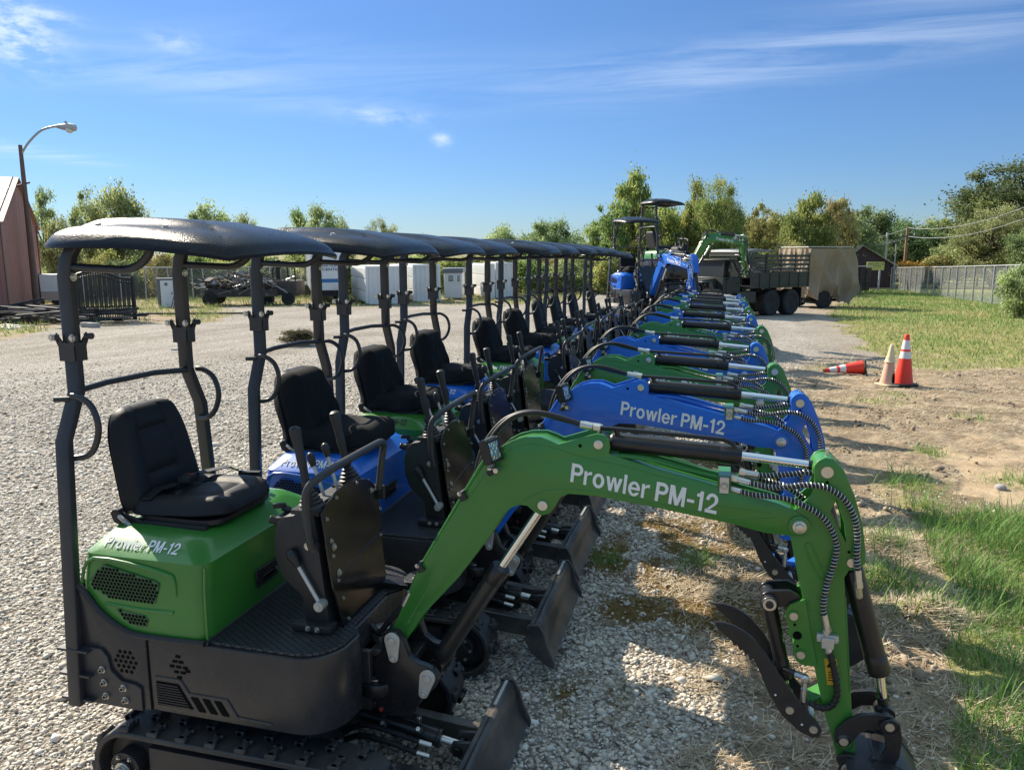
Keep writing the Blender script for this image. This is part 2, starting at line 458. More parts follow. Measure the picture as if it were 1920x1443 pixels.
LET_V = [7.91,0.188,8.098,0.198,8.121,0.214,8.34,0.417,8.396,0.473,8.446,0.535,8.48,0.635,8.485,0.715,8.472,0.781,8.46,0.812,8.441,0.85,8.411,0.892,8.371,0.932,8.329,0.962,8.283,0.985,8.237,1.001,8.19,1.009,8.125,1.01,8.06,0.997,8.016,0.981,7.975,0.958,7.921,0.917,7.906,0.899,7.867,0.846,7.836,0.773,7.823,0.692,7.823,0.65,7.829,0.641,8.008,0.642,8.012,0.719,8.032,0.773,8.074,0.819,8.133,0.844,8.194,0.839,8.248,0.809,8.284,0.762,8.3,0.7,8.3,0.669,8.279,0.608,8.288,0.596,8.287,0.588,8.244,0.51,7.913,0.198,0.001,0.0,0.177,-0.002,0.19,0.004,0.194,0.385,0.427,0.387,0.485,0.399,0.546,0.426,0.588,0.456,0.632,0.5,0.658,0.538,0.678,0.577,0.694,0.631,0.698,0.735,0.678,0.808,0.659,0.846,0.632,0.885,0.606,0.912,0.582,0.935,0.538,0.963,0.508,0.978,0.435,0.998,0.388,1.002,0.0,0.999,0.196,0.56,0.19,0.573,0.194,0.819,0.396,0.821,0.442,0.808,0.473,0.787,0.505,0.742,0.513,0.715,0.513,0.669,0.493,0.615,0.462,0.583,0.404,0.56,0.786,0.0,0.95,-0.002,0.959,0.004,0.96,0.458,0.976,0.496,1.02,0.535,1.093,0.566,1.158,0.578,1.227,0.575,1.236,0.581,1.235,0.741,1.17,0.744,1.127,0.733,1.07,0.708,1.027,0.679,0.995,0.646,0.966,0.605,0.96,0.612,0.957,0.727,0.793,0.729,0.784,0.723,1.635,-0.019,1.702,-0.017,1.764,-0.001,1.825,0.03,1.879,0.071,1.926,0.127,1.968,0.204,1.991,0.277,2.0,0.338,1.996,0.427,1.98,0.496,1.945,0.573,1.912,0.623,1.856,0.679,1.818,0.705,1.737,0.739,1.679,0.748,1.614,0.748,1.572,0.739,1.498,0.708,1.445,0.671,1.404,0.631,1.363,0.569,1.325,0.477,1.312,0.412,1.312,0.312,1.329,0.238,1.355,0.173,1.387,0.122,1.448,0.056,1.491,0.026,1.556,-0.005,1.633,0.142,1.595,0.157,1.568,0.175,1.524,0.235,1.497,0.323,1.497,0.408,1.521,0.488,1.55,0.535,1.579,0.563,1.61,0.581,1.641,0.59,1.675,0.588,1.706,0.578,1.741,0.556,1.76,0.536,1.787,0.492,1.812,0.415,1.815,0.342,1.799,0.265,1.784,0.231,1.758,0.192,1.733,0.168,1.691,0.145,1.668,0.14,2.288,0.0,2.45,-0.002,2.46,0.004,2.545,0.5,2.554,0.525,2.66,0.004,2.673,-0.002,2.823,-0.002,2.835,0.003,3.032,0.723,3.02,0.729,2.852,0.727,2.799,0.535,2.759,0.377,2.747,0.35,2.647,0.724,2.635,0.729,2.473,0.728,2.465,0.712,2.378,0.365,2.37,0.353,2.27,0.726,2.09,0.727,2.096,0.688,2.273,0.042,3.121,0.0,3.285,-0.002,3.294,0.004,3.292,1.0,3.128,1.002,3.119,0.996,3.722,-0.019,3.759,-0.021,3.828,-0.008,3.864,0.004,3.913,0.03,3.97,0.075,3.995,0.104,4.025,0.146,4.051,0.2,4.04,0.206,3.874,0.205,3.843,0.167,3.813,0.142,3.767,0.121,3.72,0.122,3.693,0.132,3.665,0.15,3.628,0.191,3.6,0.246,3.586,0.31,3.597,0.313,4.078,0.314,4.084,0.323,4.084,0.408,4.066,0.492,4.025,0.585,3.991,0.631,3.947,0.675,3.878,0.72,3.84,0.735,3.786,0.748,3.701,0.748,3.619,0.723,3.547,0.679,3.519,0.654,3.481,0.608,3.45,0.558,3.427,0.504,3.407,0.415,3.407,0.312,3.431,0.215,3.47,0.138,3.532,0.064,3.59,0.022,3.628,0.003,3.674,-0.012,3.593,0.441,3.59,0.446,3.6,0.485,3.631,0.542,3.659,0.575,3.705,0.603,3.728,0.609,3.767,0.608,3.805,0.593,3.847,0.558,3.886,0.492,3.899,0.454,3.897,0.442,4.181,0.0,4.345,-0.002,4.354,0.004,4.355,0.458,4.371,0.496,4.415,0.535,4.488,0.566,4.553,0.578,4.622,0.575,4.631,0.581,4.63,0.741,4.565,0.744,4.522,0.733,4.465,0.708,4.422,0.679,4.39,0.646,4.361,0.605,4.355,0.612,4.352,0.727,4.188,0.729,4.179,0.723,4.986,0.0,5.162,-0.002,5.175,0.004,5.179,0.385,5.412,0.387,5.47,0.399,5.531,0.426,5.573,0.456,5.617,0.5,5.643,0.538,5.663,0.577,5.679,0.631,5.683,0.735,5.663,0.808,5.644,0.846,5.617,0.885,5.591,0.912,5.567,0.935,5.523,0.963,5.493,0.978,5.42,0.998,5.373,1.002,4.985,0.999,5.181,0.56,5.175,0.573,5.179,0.819,5.381,0.821,5.427,0.808,5.458,0.787,5.49,0.742,5.498,0.715,5.498,0.669,5.478,0.615,5.447,0.583,5.389,0.56,5.771,0.0,5.939,-0.002,5.948,0.004,5.951,0.484,5.963,0.465,6.127,0.008,6.132,0.0,6.143,-0.002,6.301,-0.002,6.311,0.004,6.477,0.465,6.489,0.484,6.492,0.004,6.501,-0.002,6.669,0.0,6.672,0.723,6.67,0.999,6.416,0.999,6.22,0.312,6.024,0.999,5.771,1.0,6.786,0.315,7.181,0.314,7.187,0.327,7.184,0.473,6.789,0.474,6.783,0.462,7.474,0.0,7.65,-0.002,7.658,0.001,7.66,0.012,7.659,0.996,7.65,1.002,7.485,1.002,7.472,0.996,7.47,0.935,7.433,0.885,7.419,0.876,7.308,0.843,7.3,0.838,7.298,0.827,7.301,0.7,7.462,0.698,7.471,0.692,7.826,0.0,8.479,-0.001,8.485,0.008,8.485,0.165,8.481,0.173,8.471,0.175,7.91,0.175,7.898,0.177,7.89,0.185,7.837,0.181,7.826,0.177,7.823,0.169]
LET_F = [65,63,64,43,68,65,68,63,65,68,62,63,68,61,62,68,60,61,68,59,60,68,58,59,68,57,58,68,69,57,69,56,57,70,56,69,43,67,68,71,56,70,71,55,56,72,55,71,73,55,72,73,54,55,74,54,73,75,54,74,75,53,54,76,53,75,77,53,76,77,52,53,43,66,67,43,46,66,46,77,66,46,52,77,46,51,52,46,50,51,46,49,50,46,48,49,46,47,48,43,45,46,43,44,45,90,88,89,90,87,88,91,87,90,98,96,97,98,95,96,78,95,98,92,87,91,93,87,92,94,87,93,78,94,95,78,81,94,81,82,94,82,83,94,83,84,94,84,85,94,85,87,94,85,86,87,78,80,81,78,79,80,117,115,116,117,114,115,118,114,117,118,113,114,119,113,118,119,112,113,119,111,112,120,111,119,121,111,120,121,141,111,141,110,111,121,140,141,142,110,141,143,110,142,121,139,140,144,110,143,144,109,110,122,139,121,122,138,139,145,109,144,146,109,145,122,137,138,146,108,109,147,108,146,122,136,137,123,136,122,147,107,108,148,107,147,124,136,123,124,135,136,149,107,148,149,106,107,124,134,135,125,134,124,149,105,106,150,105,149,126,134,125,126,133,134,151,105,150,151,104,105,152,104,151,126,132,133,127,132,126,153,104,152,127,131,132,154,104,153,127,154,131,127,104,154,127,103,104,128,103,127,128,102,103,129,102,128,129,101,102,130,101,129,130,100,101,99,100,130,172,170,171,166,164,165,173,170,172,178,176,177,167,164,166,178,175,176,173,169,170,167,163,164,174,159,173,159,169,173,179,175,178,168,163,167,174,158,159,160,169,159,174,157,158,169,163,168,175,157,174,179,157,175,160,163,169,155,157,179,155,156,157,161,163,160,161,162,163,185,183,184,185,182,183,180,182,185,180,181,182,218,216,217,218,215,216,218,214,215,219,214,218,219,213,214,220,213,219,220,212,213,221,212,220,221,238,212,238,239,212,239,211,212,221,237,238,222,237,221,240,211,239,222,236,237,241,211,240,241,210,211,222,235,236,223,235,222,242,210,241,223,234,235,224,234,223,243,210,242,243,209,210,224,233,234,244,209,243,224,232,233,232,209,244,224,209,232,225,209,224,225,208,209,225,206,208,206,207,208,225,205,206,226,205,225,226,204,205,226,203,204,227,203,226,196,194,195,197,194,196,197,193,194,227,202,203,198,193,197,227,201,202,198,192,193,199,192,198,228,201,227,228,200,201,228,199,200,228,192,199,228,191,192,228,190,191,229,190,228,229,189,190,230,189,229,230,188,189,231,188,230,231,187,188,186,187,231,257,255,256,257,254,255,258,254,257,265,263,264,265,262,263,245,262,265,259,254,258,260,254,259,261,254,260,245,261,262,245,248,261,248,249,261,249,250,261,250,251,261,251,252,261,252,254,261,252,253,254,245,247,248,245,246,247,288,286,287,266,291,288,291,286,288,291,285,286,291,284,285,291,283,284,291,282,283,291,281,282,291,280,281,291,292,280,292,279,280,293,279,292,266,290,291,294,279,293,294,278,279,295,278,294,296,278,295,296,277,278,297,277,296,298,277,297,298,276,277,299,276,298,300,276,299,300,275,276,266,289,290,266,269,289,269,300,289,269,275,300,269,274,275,269,273,274,269,272,273,269,271,272,269,270,271,266,268,269,266,267,268,301,320,321,301,304,320,304,319,320,319,317,318,319,316,317,319,312,316,312,315,316,301,303,304,305,319,304,319,311,312,313,315,312,306,319,305,319,310,311,306,310,319,307,310,306,301,302,303,307,309,310,314,315,313,308,309,307,327,325,326,327,324,325,322,324,327,322,323,324,335,333,334,335,332,333,336,332,335,336,331,332,337,331,336,338,344,337,344,331,337,339,344,338,340,344,339,341,344,340,342,343,341,343,344,341,328,331,344,328,330,331,328,329,330,354,352,353,355,352,354,356,352,355,356,351,352,356,350,351,356,349,350,356,348,349,345,348,356,345,347,348,345,346,347,18,16,17,18,15,16,18,14,15,19,14,18,19,13,14,20,13,19,20,12,13,21,12,20,21,11,12,22,11,21,23,11,22,23,10,11,23,32,10,32,33,10,33,9,10,24,32,23,24,31,32,34,9,33,24,30,31,34,8,9,35,8,34,35,7,8,25,30,24,25,29,30,36,7,35,25,28,29,36,6,7,37,6,36,26,28,25,38,6,37,27,28,26,38,5,6,39,5,38,40,5,39,41,5,40,41,4,5,42,4,41,42,3,4,42,2,3,42,1,2,0,1,42]
def add_text(bm, s, o, ux, uy, width, capw, mi=0, bold=0.012):
    """text with its lower left at o; ux, uy unit directions; width and cap height in metres"""
    if s == 'Prowler PM-12':
        vs = [Vector((LET_V[i], LET_V[i+1], 0)) for i in range(0, len(LET_V), 2)]
        fs = [LET_F[i:i+3] for i in range(0, len(LET_F), 3)]
        x0 = min(v.x for v in vs); x1 = max(v.x for v in vs)
    else:
        vs, fs, x0, x1, y0, y1 = text_data(s, bold)
    o = Vector(o); ux = Vector(ux); uy = Vector(uy)
    sx = width/(x1-x0)
    cap = 1.0 if s == 'Prowler PM-12' else 0.73
    sy = capw/cap
    n0 = len(bm.faces)
    nv = [bm.verts.new(o+ux*((v.x-x0)*sx)+uy*(v.y*sy)) for v in vs]
    for f in fs:
        try: bm.faces.new([nv[i] for i in f])
        except ValueError: pass
    setmat(bm, n0, mi)

def fin_text(bm, name, mats, off=(0, 0, 0)):
    if any(off): bmesh.ops.translate(bm, verts=bm.verts, vec=Vector(off))
    me = bpy.data.meshes.new(name); bm.to_mesh(me); bm.free()
    for m in mats: me.materials.append(m)
    return me

# ------------------------------------------------------------------ terrain
def gz(x, y):
    t = max(0.0, math.hypot(x, y)-12)
    return -1.65*(1-math.exp(-t*0.026/1.65))
def gz_np(x, y):
    t = np.maximum(0.0, np.hypot(x, y)-12)
    return -1.65*(1-np.exp(-t*0.026/1.65))

# ------------------------------------------------------------------ ground
def at(u, v):
    """the ground point that the photograph shows at pixel (u, v)"""
    d = pix_dir(u, v); t = prev = 0.5
    while t < 900:
        P = CAM+d*(t/F)
        if P.z < gz(P.x, P.y): break
        prev = t; t *= 1.01
    for _ in range(30):
        m = (prev+t)/2; P = CAM+d*(m/F)
        if P.z < gz(P.x, P.y): t = m
        else: prev = m
    return P
def polar(u, r):
    """ground point in the direction of pixel column u (near the horizon), r metres away"""
    d = pix_dir(u, YH); d.z = 0; d.normalize()
    x, y = d.x*r, d.y*r
    return Vector((x, y, gz(x, y)))
def hgt(P, v, u=None):
    """height above the ground of pixel row v at the distance of P"""
    r = math.hypot(P.x, P.y)
    fwd = P.x*(-math.sin(R(14.915)))+P.y*math.cos(R(14.915))
    # row v on the vertical through P
    lo, hi = -2.0, 40.0
    Ri = CAMR.transposed()
    for _ in range(40):
        m = (lo+hi)/2
        c = Ri @ (Vector((P.x, P.y, m))-CAM)
        vv = PH/2-F*c.y/(-c.z)
        if vv > v: lo = m
        else: hi = m
    return lo-P.z

def hash2(ix, iy, s):
    h = (ix.astype(np.int64)*374761393+iy.astype(np.int64)*668265263+s*1274126177) & 0x7fffffff
    h = ((h ^ (h >> 13))*1274126177) & 0x7fffffff
    return ((h ^ (h >> 16)) & 0xffff)/65535.0
def vnoise(x, y, s=0):
    ix = np.floor(x); iy = np.floor(y); fx = x-ix; fy = y-iy
    fx = fx*fx*(3-2*fx); fy = fy*fy*(3-2*fy)
    a = hash2(ix, iy, s); b = hash2(ix+1, iy, s); c = hash2(ix, iy+1, s); d = hash2(ix+1, iy+1, s)
    return (a*(1-fx)+b*fx)*(1-fy)+(c*(1-fx)+d*fx)*fy
def fbm(x, y, s=0, o=4):
    t = 0; a = 0.5; f = 1.0
    for k in range(o):
        t = t+a*vnoise(x*f, y*f, s+k*7); a *= 0.5; f *= 2.03
    return t/(1-0.5**o)
def sstep(a, b, x):
    t = np.clip((x-a)/(b-a), 0, 1); return t*t*(3-2*t)
def inpoly(x, y, P):
    c = np.zeros(x.shape, bool); n = len(P)
    for i in range(n):
        x1, y1 = P[i]; x2, y2 = P[(i+1) % n]
        if y1 == y2: continue
        c ^= ((y1 > y) != (y2 > y)) & (x < (x2-x1)*(y-y1)/(y2-y1)+x1)
    return c
FIELD = [(5.0, 37.6), (4.3, 27), (3.75, 20.8), (3.9, 17.2), (7, 18.2), (80, 30), (80, 140), (14, 140), (12, 74), (8.5, 56.4)]
NEARG = [(1.72, 6.9), (2.2, 7.3), (2.9, 7.2), (4.5, 6.0), (3.5, 2.5), (1.15, 2.5), (1.06, 3.4), (1.15, 4.05), (1.22, 4.5), (1.55, 4.75), (1.62, 5.8)]
TAN = [(2.66, 9.64), (3.9, 11.1), (5.5, 12.0), (6.0, 9.5), (2.65, 7.4), (2.25, 7.75)]
LEFTG = [(-20.4, 17.9), (-22.2, 20.8), (-23.6, 23.3), (-20.5, 25.3), (-18.8, 26.5), (-26.0, 36.5), (-40, 44), (-75, 60), (-75, 20), (-30, 14)]
def masks(x, y):
    w = 0.18+0.02*np.hypot(x, y)
    nx = x+(fbm(x*1.3, y*1.3, 3)-0.5)*4*w*0.55; ny = y+(fbm(x*1.3+9, y*1.3+4, 5)-0.5)*4*w*0.55
    r = np.hypot(x, y)
    xb = np.interp(y, [0, 3, 5, 7.6, 12, 16, 20, 34, 60], [0.05, -0.12, 0.0, 0.35, 0.75, 1.2, 3.3, 4.2, 6])
    wd = np.interp(y, [0, 3, 10, 30], [0.30, 0.35, 0.6, 1.0])
    grav = 1-sstep(-wd, wd, nx-xb+(fbm(x*3.1, y*3.1, 21)-0.5)*wd*2.2)
    left = inpoly(nx, ny, LEFTG)
    far = sstep(41.0, 47.0, r+(fbm(x*0.3, y*0.3, 8)-0.5)*6)*(x < -9)
    grav = grav*(1-left)*(1-far)
    gr = (inpoly(nx, ny, FIELD)*sstep(0.22, 0.52, fbm(x*0.55, y*0.55, 31)*0.6+0.22+0.3*sstep(18, 30, r)) + inpoly(nx, ny, NEARG)*1.0)
    for (cx, cy, rr) in ((1.87, 7.93, .22), (2.36, 9.31, .16), (1.83, 7.25, .20), (1.16, 5.45, .26), (2.4, 12.6, .3), (2.9, 13.4, .25), (3.4, 11.6, .2), (-0.70, 5.3, .10), (-0.05, 5.45, .12), (2.4, 16.8, .45), (1.35, 5.0, .2), (1.32, 6.2, .14), (2.9, 8.3, .2)):
        gr = gr+np.exp(-((x-cx)**2+(y-cy)**2)/(rr*rr)*(0.5+fbm(x*6, y*6, 12)))*1.15*(fbm(x*9, y*9, 13) > 0.36)
    gr = gr+(left+far)*sstep(0.38, 0.62, fbm(x*0.8, y*0.8, 41))*0.9
    gr = gr+sstep(55, 70, r)*(x > 8)
    grass = np.clip(gr, 0, 1)
    tan = inpoly(nx, ny, TAN)*sstep(0.30, 0.56, fbm(x*1.6, y*1.6, 66))*0.9
    moss = np.zeros_like(x)
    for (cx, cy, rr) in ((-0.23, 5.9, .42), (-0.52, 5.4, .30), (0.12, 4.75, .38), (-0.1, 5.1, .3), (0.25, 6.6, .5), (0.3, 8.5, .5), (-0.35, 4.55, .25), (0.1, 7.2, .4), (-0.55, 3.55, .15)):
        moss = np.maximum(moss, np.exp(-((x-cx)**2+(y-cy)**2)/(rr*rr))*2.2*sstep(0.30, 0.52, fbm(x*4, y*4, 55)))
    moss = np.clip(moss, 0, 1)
    gray = np.clip(inpoly(nx, ny, [(2.84, 34), (5.2, 36), (4.4, 28), (3.7, 19), (2.6, 15.4), (1.3, 15.0)])*1.0, 0, 1)
    return grav, grass, tan, moss, gray

def bumpz(x, y, grav, tan):
    """small relief of the dirt side: clods and ruts"""
    r = np.hypot(x, y)
    d = (1-grav)*(1-0.6*tan)
    z = (fbm(x*2.2, y*2.2, 71)-0.5)*0.10*d+(fbm(x*8, y*8, 72)-0.5)*0.045*d
    z = z+(fbm(x*1.1, y*1.1, 73)-0.5)*0.035*grav
    for (cx, cy, rr, h) in ((1.33, 4.93, .17, .11), (1.55, 4.65, .10, .06), (1.25, 6.2, .18, .09), (1.5, 7.0, .15, .06), (1.2, 5.6, .12, .05)):
        z = z+h*np.exp(-((x-cx)**2+(y-cy)**2)/(rr*rr))*(0.6+0.8*fbm(x*7, y*7, 14))
    return z*np.clip((70-r)/30, 0, 1)
def ground_z(x, y):
    g = masks(x, y)
    return gz_np(x, y)+bumpz(x, y, g[0], g[2])

def new_np_mesh(name, co, faces_flat, sizes, mats, smooth=False, cols=None):
    me = bpy.data.meshes.new(name)
    me.vertices.add(len(co)); me.vertices.foreach_set('co', np.asarray(co, np.float32).ravel())
    sizes = np.asarray(sizes, np.int32)
    me.loops.add(int(sizes.sum())); me.loops.foreach_set('vertex_index', np.asarray(faces_flat, np.int32).ravel())
    me.polygons.add(len(sizes))
    starts = np.zeros(len(sizes), np.int32); starts[1:] = np.cumsum(sizes)[:-1]
    me.polygons.foreach_set('loop_start', starts)
    try: me.polygons.foreach_set('loop_total', sizes)
    except Exception: pass
    for m in mats: me.materials.append(m)
    if smooth: me.polygons.foreach_set('use_smooth', [True]*len(sizes))
    if cols:
        for k, v in cols.items():
            a = me.attributes.new(k, 'FLOAT', 'POINT'); a.data.foreach_set('value', np.asarray(v, np.float32))
    me.update(calc_edges=True)
    return me

def ground_material():
    m, nt, b = mat_new('ground_soil')
    N, L = nt.nodes, nt.links
    geo = N.new('ShaderNodeNewGeometry')
    def attr(n):
        a = N.new('ShaderNodeAttribute'); a.attribute_name = n; return a.outputs['Fac']
    def noise(sc, det=6, rough=0.6, dist=0.0):
        n = N.new('ShaderNodeTexNoise'); n.inputs['Scale'].default_value = sc; n.inputs['Detail'].default_value = det; n.inputs['Roughness'].default_value = rough
        n.inputs['Distortion'].default_value = dist
        L.new(geo.outputs['Position'], n.inputs['Vector']); return n.outputs[0]
    def ramp(f, stops):
        r = N.new('ShaderNodeValToRGB'); L.new(f, r.inputs[0])
        e = r.color_ramp.elements
        while len(e) < len(stops): e.new(0.5)
        for q, (p, c) in zip(e, stops): q.position = p; q.color = tuple(c)+(1,)
        return r.outputs[0]
    def mix(f, a, c, mode='MIX'):
        x = N.new('ShaderNodeMix'); x.data_type = 'RGBA'; x.blend_type = mode
        if isinstance(f, float): x.inputs[0].default_value = f
        else: L.new(f, x.inputs[0])
        for i, q in ((6, a), (7, c)):
            if isinstance(q, tuple): x.inputs[i].default_value = q+(1,)
            else: L.new(q, x.inputs[i])
        return x.outputs[2]
    def mth(op, a, c=None):
        q = N.new('ShaderNodeMath'); q.operation = op
        for i, v in enumerate((a, c)):
            if v is None: continue
            if isinstance(v, (int, float)): q.inputs[i].default_value = v
            else: L.new(v, q.inputs[i])
        return q.outputs[0]
    # gravel: stone-sized cells, each of its own tint, dark joints
    vo = N.new('ShaderNodeTexVoronoi'); vo.inputs['Scale'].default_value = 34; vo.inputs['Randomness'].default_value = 1
    L.new(geo.outputs['Position'], vo.inputs['Vector'])
    vs = N.new('ShaderNodeSeparateColor'); L.new(vo.outputs['Color'], vs.inputs[0])
    stone = ramp(vs.outputs[0], [(0.0, (0.22, 0.195, 0.165)), (0.3, (0.40, 0.375, 0.34)), (0.65, (0.49, 0.465, 0.425)), (1.0, (0.63, 0.605, 0.56))])
    jd = ramp(vo.outputs['Distance'], [(0.35, (1, 1, 1)), (0.75, (0.42, 0.38, 0.34))])
    stone = mix(1.0, stone, jd, 'MULTIPLY')
    patch = ramp(noise(0.35, 5, 0.65), [(0.35, (0.86, 0.83, 0.80)), (0.62, (1.08, 1.06, 1.04))])
    stone = mix(1.0, stone, patch, 'MULTIPLY')
    fine = ramp(noise(0.9, 6, 0.7, 1.2), [(0.52, (0, 0, 0)), (0.70, (1, 1, 1))])
    mpg = N.new('ShaderNodeMapping'); mpg.inputs['Rotation'].default_value = (0, 0, R(24)); mpg.inputs['Scale'].default_value = (1.3, 0.09, 1)
    L.new(geo.outputs['Position'], mpg.inputs[0])
    rn = N.new('ShaderNodeTexNoise'); rn.inputs['Scale'].default_value = 0.8; rn.inputs['Detail'].default_value = 4; L.new(mpg.outputs[0], rn.inputs['Vector'])
    stone = mix(1.0, stone, ramp(rn.outputs[0], [(0.38, (0.86, 0.85, 0.83)), (0.60, (1.05, 1.05, 1.05))]), 'MULTIPLY')
    stone = mix(mth('MULTIPLY', fine, 0.35), stone, (0.42, 0.39, 0.345))
    # dirt with straw litter
    d1 = ramp(noise(3.2, 8, 0.68, 0.4), [(0.28, (0.15, 0.11, 0.075)), (0.48, (0.30, 0.235, 0.165)), (0.68, (0.46, 0.385, 0.285))])
    d2 = ramp(noise(26, 5, 0.7, 1.5), [(0.34, (0.50, 0.47, 0.44)), (0.66, (1.25, 1.2, 1.12))])
    dirt = mix(1.0, d1, d2, 'MULTIPLY')
    tanc = ramp(noise(2.0, 7, 0.7), [(0.3, (0.40, 0.285, 0.17)), (0.7, (0.58, 0.44, 0.29))])
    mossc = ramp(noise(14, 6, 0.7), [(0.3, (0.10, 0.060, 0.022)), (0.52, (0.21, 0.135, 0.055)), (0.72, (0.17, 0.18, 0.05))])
    g1 = ramp(noise(1.1, 8, 0.72), [(0.30, (0.34, 0.28, 0.14)), (0.48, (0.28, 0.265, 0.10)), (0.62, (0.19, 0.22, 0.065)), (0.8, (0.11, 0.17, 0.04))])
    g2 = ramp(noise(16, 5, 0.75), [(0.3, (0.5, 0.5, 0.5)), (0.68, (1.35, 1.35, 1.3))])
    grassc = mix(1.0, g1, g2, 'MULTIPLY')
    greyc = ramp(noise(2.5, 8, 0.7), [(0.3, (0.235, 0.20, 0.165)), (0.7, (0.40, 0.35, 0.30))])
    greyc = mix(1.0, greyc, d2, 'MULTIPLY')
    c = mix(attr('tan'), dirt, tanc)
    c = mix(attr('gray'), c, greyc)
    c = mix(attr('grav'), c, stone)
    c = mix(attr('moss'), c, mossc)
    c = mix(attr('grass'), c, grassc)
    L.new(c, b.inputs['Base Color'])
    b.inputs['Roughness'].default_value = 0.95
    b.inputs['Specular IOR Level'].default_value = 0.15
    # relief
    h = mth('ADD', mth('MULTIPLY', mth('SUBTRACT', 1.0, vo.outputs['Distance']), mth('MULTIPLY', attr('grav'), 0.9)), mth('MULTIPLY', noise(9, 8, 0.75), 1.2))
    bp = N.new('ShaderNodeBump'); bp.inputs['Strength'].default_value = 0.85; bp.inputs['Distance'].default_value = 0.028
    L.new(h, bp.inputs['Height']); L.new(bp.outputs[0], b.inputs['Normal'])
    return m

def build_ground():
    rr = np.concatenate([np.linspace(0.15, 1.4, 8), np.geomspace(1.5, 60, 330), np.geomspace(63, 1800, 46)])
    # fine where the photograph looks, coarse behind
    base = math.degrees(math.atan2(1, 0))
    az = np.concatenate([np.linspace(-60, 32, 460), np.linspace(32, 300, 90)[1:-1]])
    A = np.radians(az)
    Rm, Am = np.meshgrid(rr, A, indexing='ij')
    x = (Rm*np.sin(Am)).ravel(); y = (Rm*np.cos(Am)).ravel()
    g = masks(x, y)
    z = gz_np(x, y)+bumpz(x, y, g[0], g[2])
    nr, na = len(rr), len(A)
    i, j = np.meshgrid(np.arange(nr-1), np.arange(na), indexing='ij')
    j2 = (j+1) % na
    f = np.stack([i*na+j, i*na+j2, (i+1)*na+j2, (i+1)*na+j], -1).reshape(-1, 4)
    # centre fan
    co = np.stack([x, y, z], 1)
    c0 = len(co); co = np.vstack([co, [[0, 0, 0]]])
    fan = np.stack([np.full(na, c0), (np.arange(na)+1) % na, np.arange(na)], 1)
    flat = np.concatenate([f.ravel(), fan.ravel()]); sizes = [4]*len(f)+[3]*na
    cols = {k: np.append(v, v[0]) for k, v in zip(('grav', 'grass', 'tan', 'moss', 'gray'), g)}
    me = new_np_mesh('ground', co, flat, sizes, [ground_material()], True, cols)
    o = link('ground', me)
    tag(o, kind='structure')
    return o
build_ground()

def in_view(x, y, z, m=0.10):
    P = np.stack([x, y, z-HC], 1)
    C = P @ np.array(CAMR)
    u = PW/2+F*C[:, 0]/-C[:, 2]; v = PH/2-F*C[:, 1]/-C[:, 2]
    return (C[:, 2] < -0.2) & (u > -PW*m) & (u < PW*(1+m)) & (v > 0) & (v < PH*(1+m))

def tone_mat(name, stops, rough=0.9, trans=0.0, spec=0.2, var=0.0):
    m, nt, b = mat_new(name)
    N, L = nt.nodes, nt.links
    a = N.new('ShaderNodeAttribute'); a.attribute_name = 'tone'
    r = N.new('ShaderNodeValToRGB'); L.new(a.outputs['Fac'], r.inputs[0])
    e = r.color_ramp.elements
    while len(e) < len(stops): e.new(0.5)
    for q, (p, c) in zip(e, stops): q.position = p; q.color = tuple(c)+(1,)
    col = r.outputs[0]
    if var:
        oi = N.new('ShaderNodeObjectInfo')
        hs = N.new('ShaderNodeHueSaturation')
        mr = N.new('ShaderNodeMapRange'); mr.inputs[3].default_value = 0.5-var*0.25; mr.inputs[4].default_value = 0.5+var*0.12
        L.new(oi.outputs['Random'], mr.inputs[0]); L.new(mr.outputs[0], hs.inputs['Hue'])
        mv = N.new('ShaderNodeMapRange'); mv.inputs[3].default_value = 1-var; mv.inputs[4].default_value = 1+var
        ml = N.new('ShaderNodeMath'); ml.operation = 'FRACT'; mm = N.new('ShaderNodeMath'); mm.operation = 'MULTIPLY'; mm.inputs[1].default_value = 7.31
        L.new(oi.outputs['Random'], mm.inputs[0]); L.new(mm.outputs[0], ml.inputs[0]); L.new(ml.outputs[0], mv.inputs[0]); L.new(mv.outputs[0], hs.inputs['Value'])
        L.new(col, hs.inputs['Color']); col = hs.outputs[0]
    L.new(col, b.inputs['Base Color'])
    b.inputs['Roughness'].default_value = rough
    b.inputs['Specular IOR Level'].default_value = spec
    if trans:
        t = N.new('ShaderNodeBsdfTranslucent'); L.new(col, t.inputs['Color'])
        ms = N.new('ShaderNodeMixShader'); ms.inputs[0].default_value = trans
        L.new(b.outputs[0], ms.inputs[1]); L.new(t.outputs[0], ms.inputs[2])
        L.new(ms.outputs[0], nt.nodes['Material Output'].inputs[0])
    return m

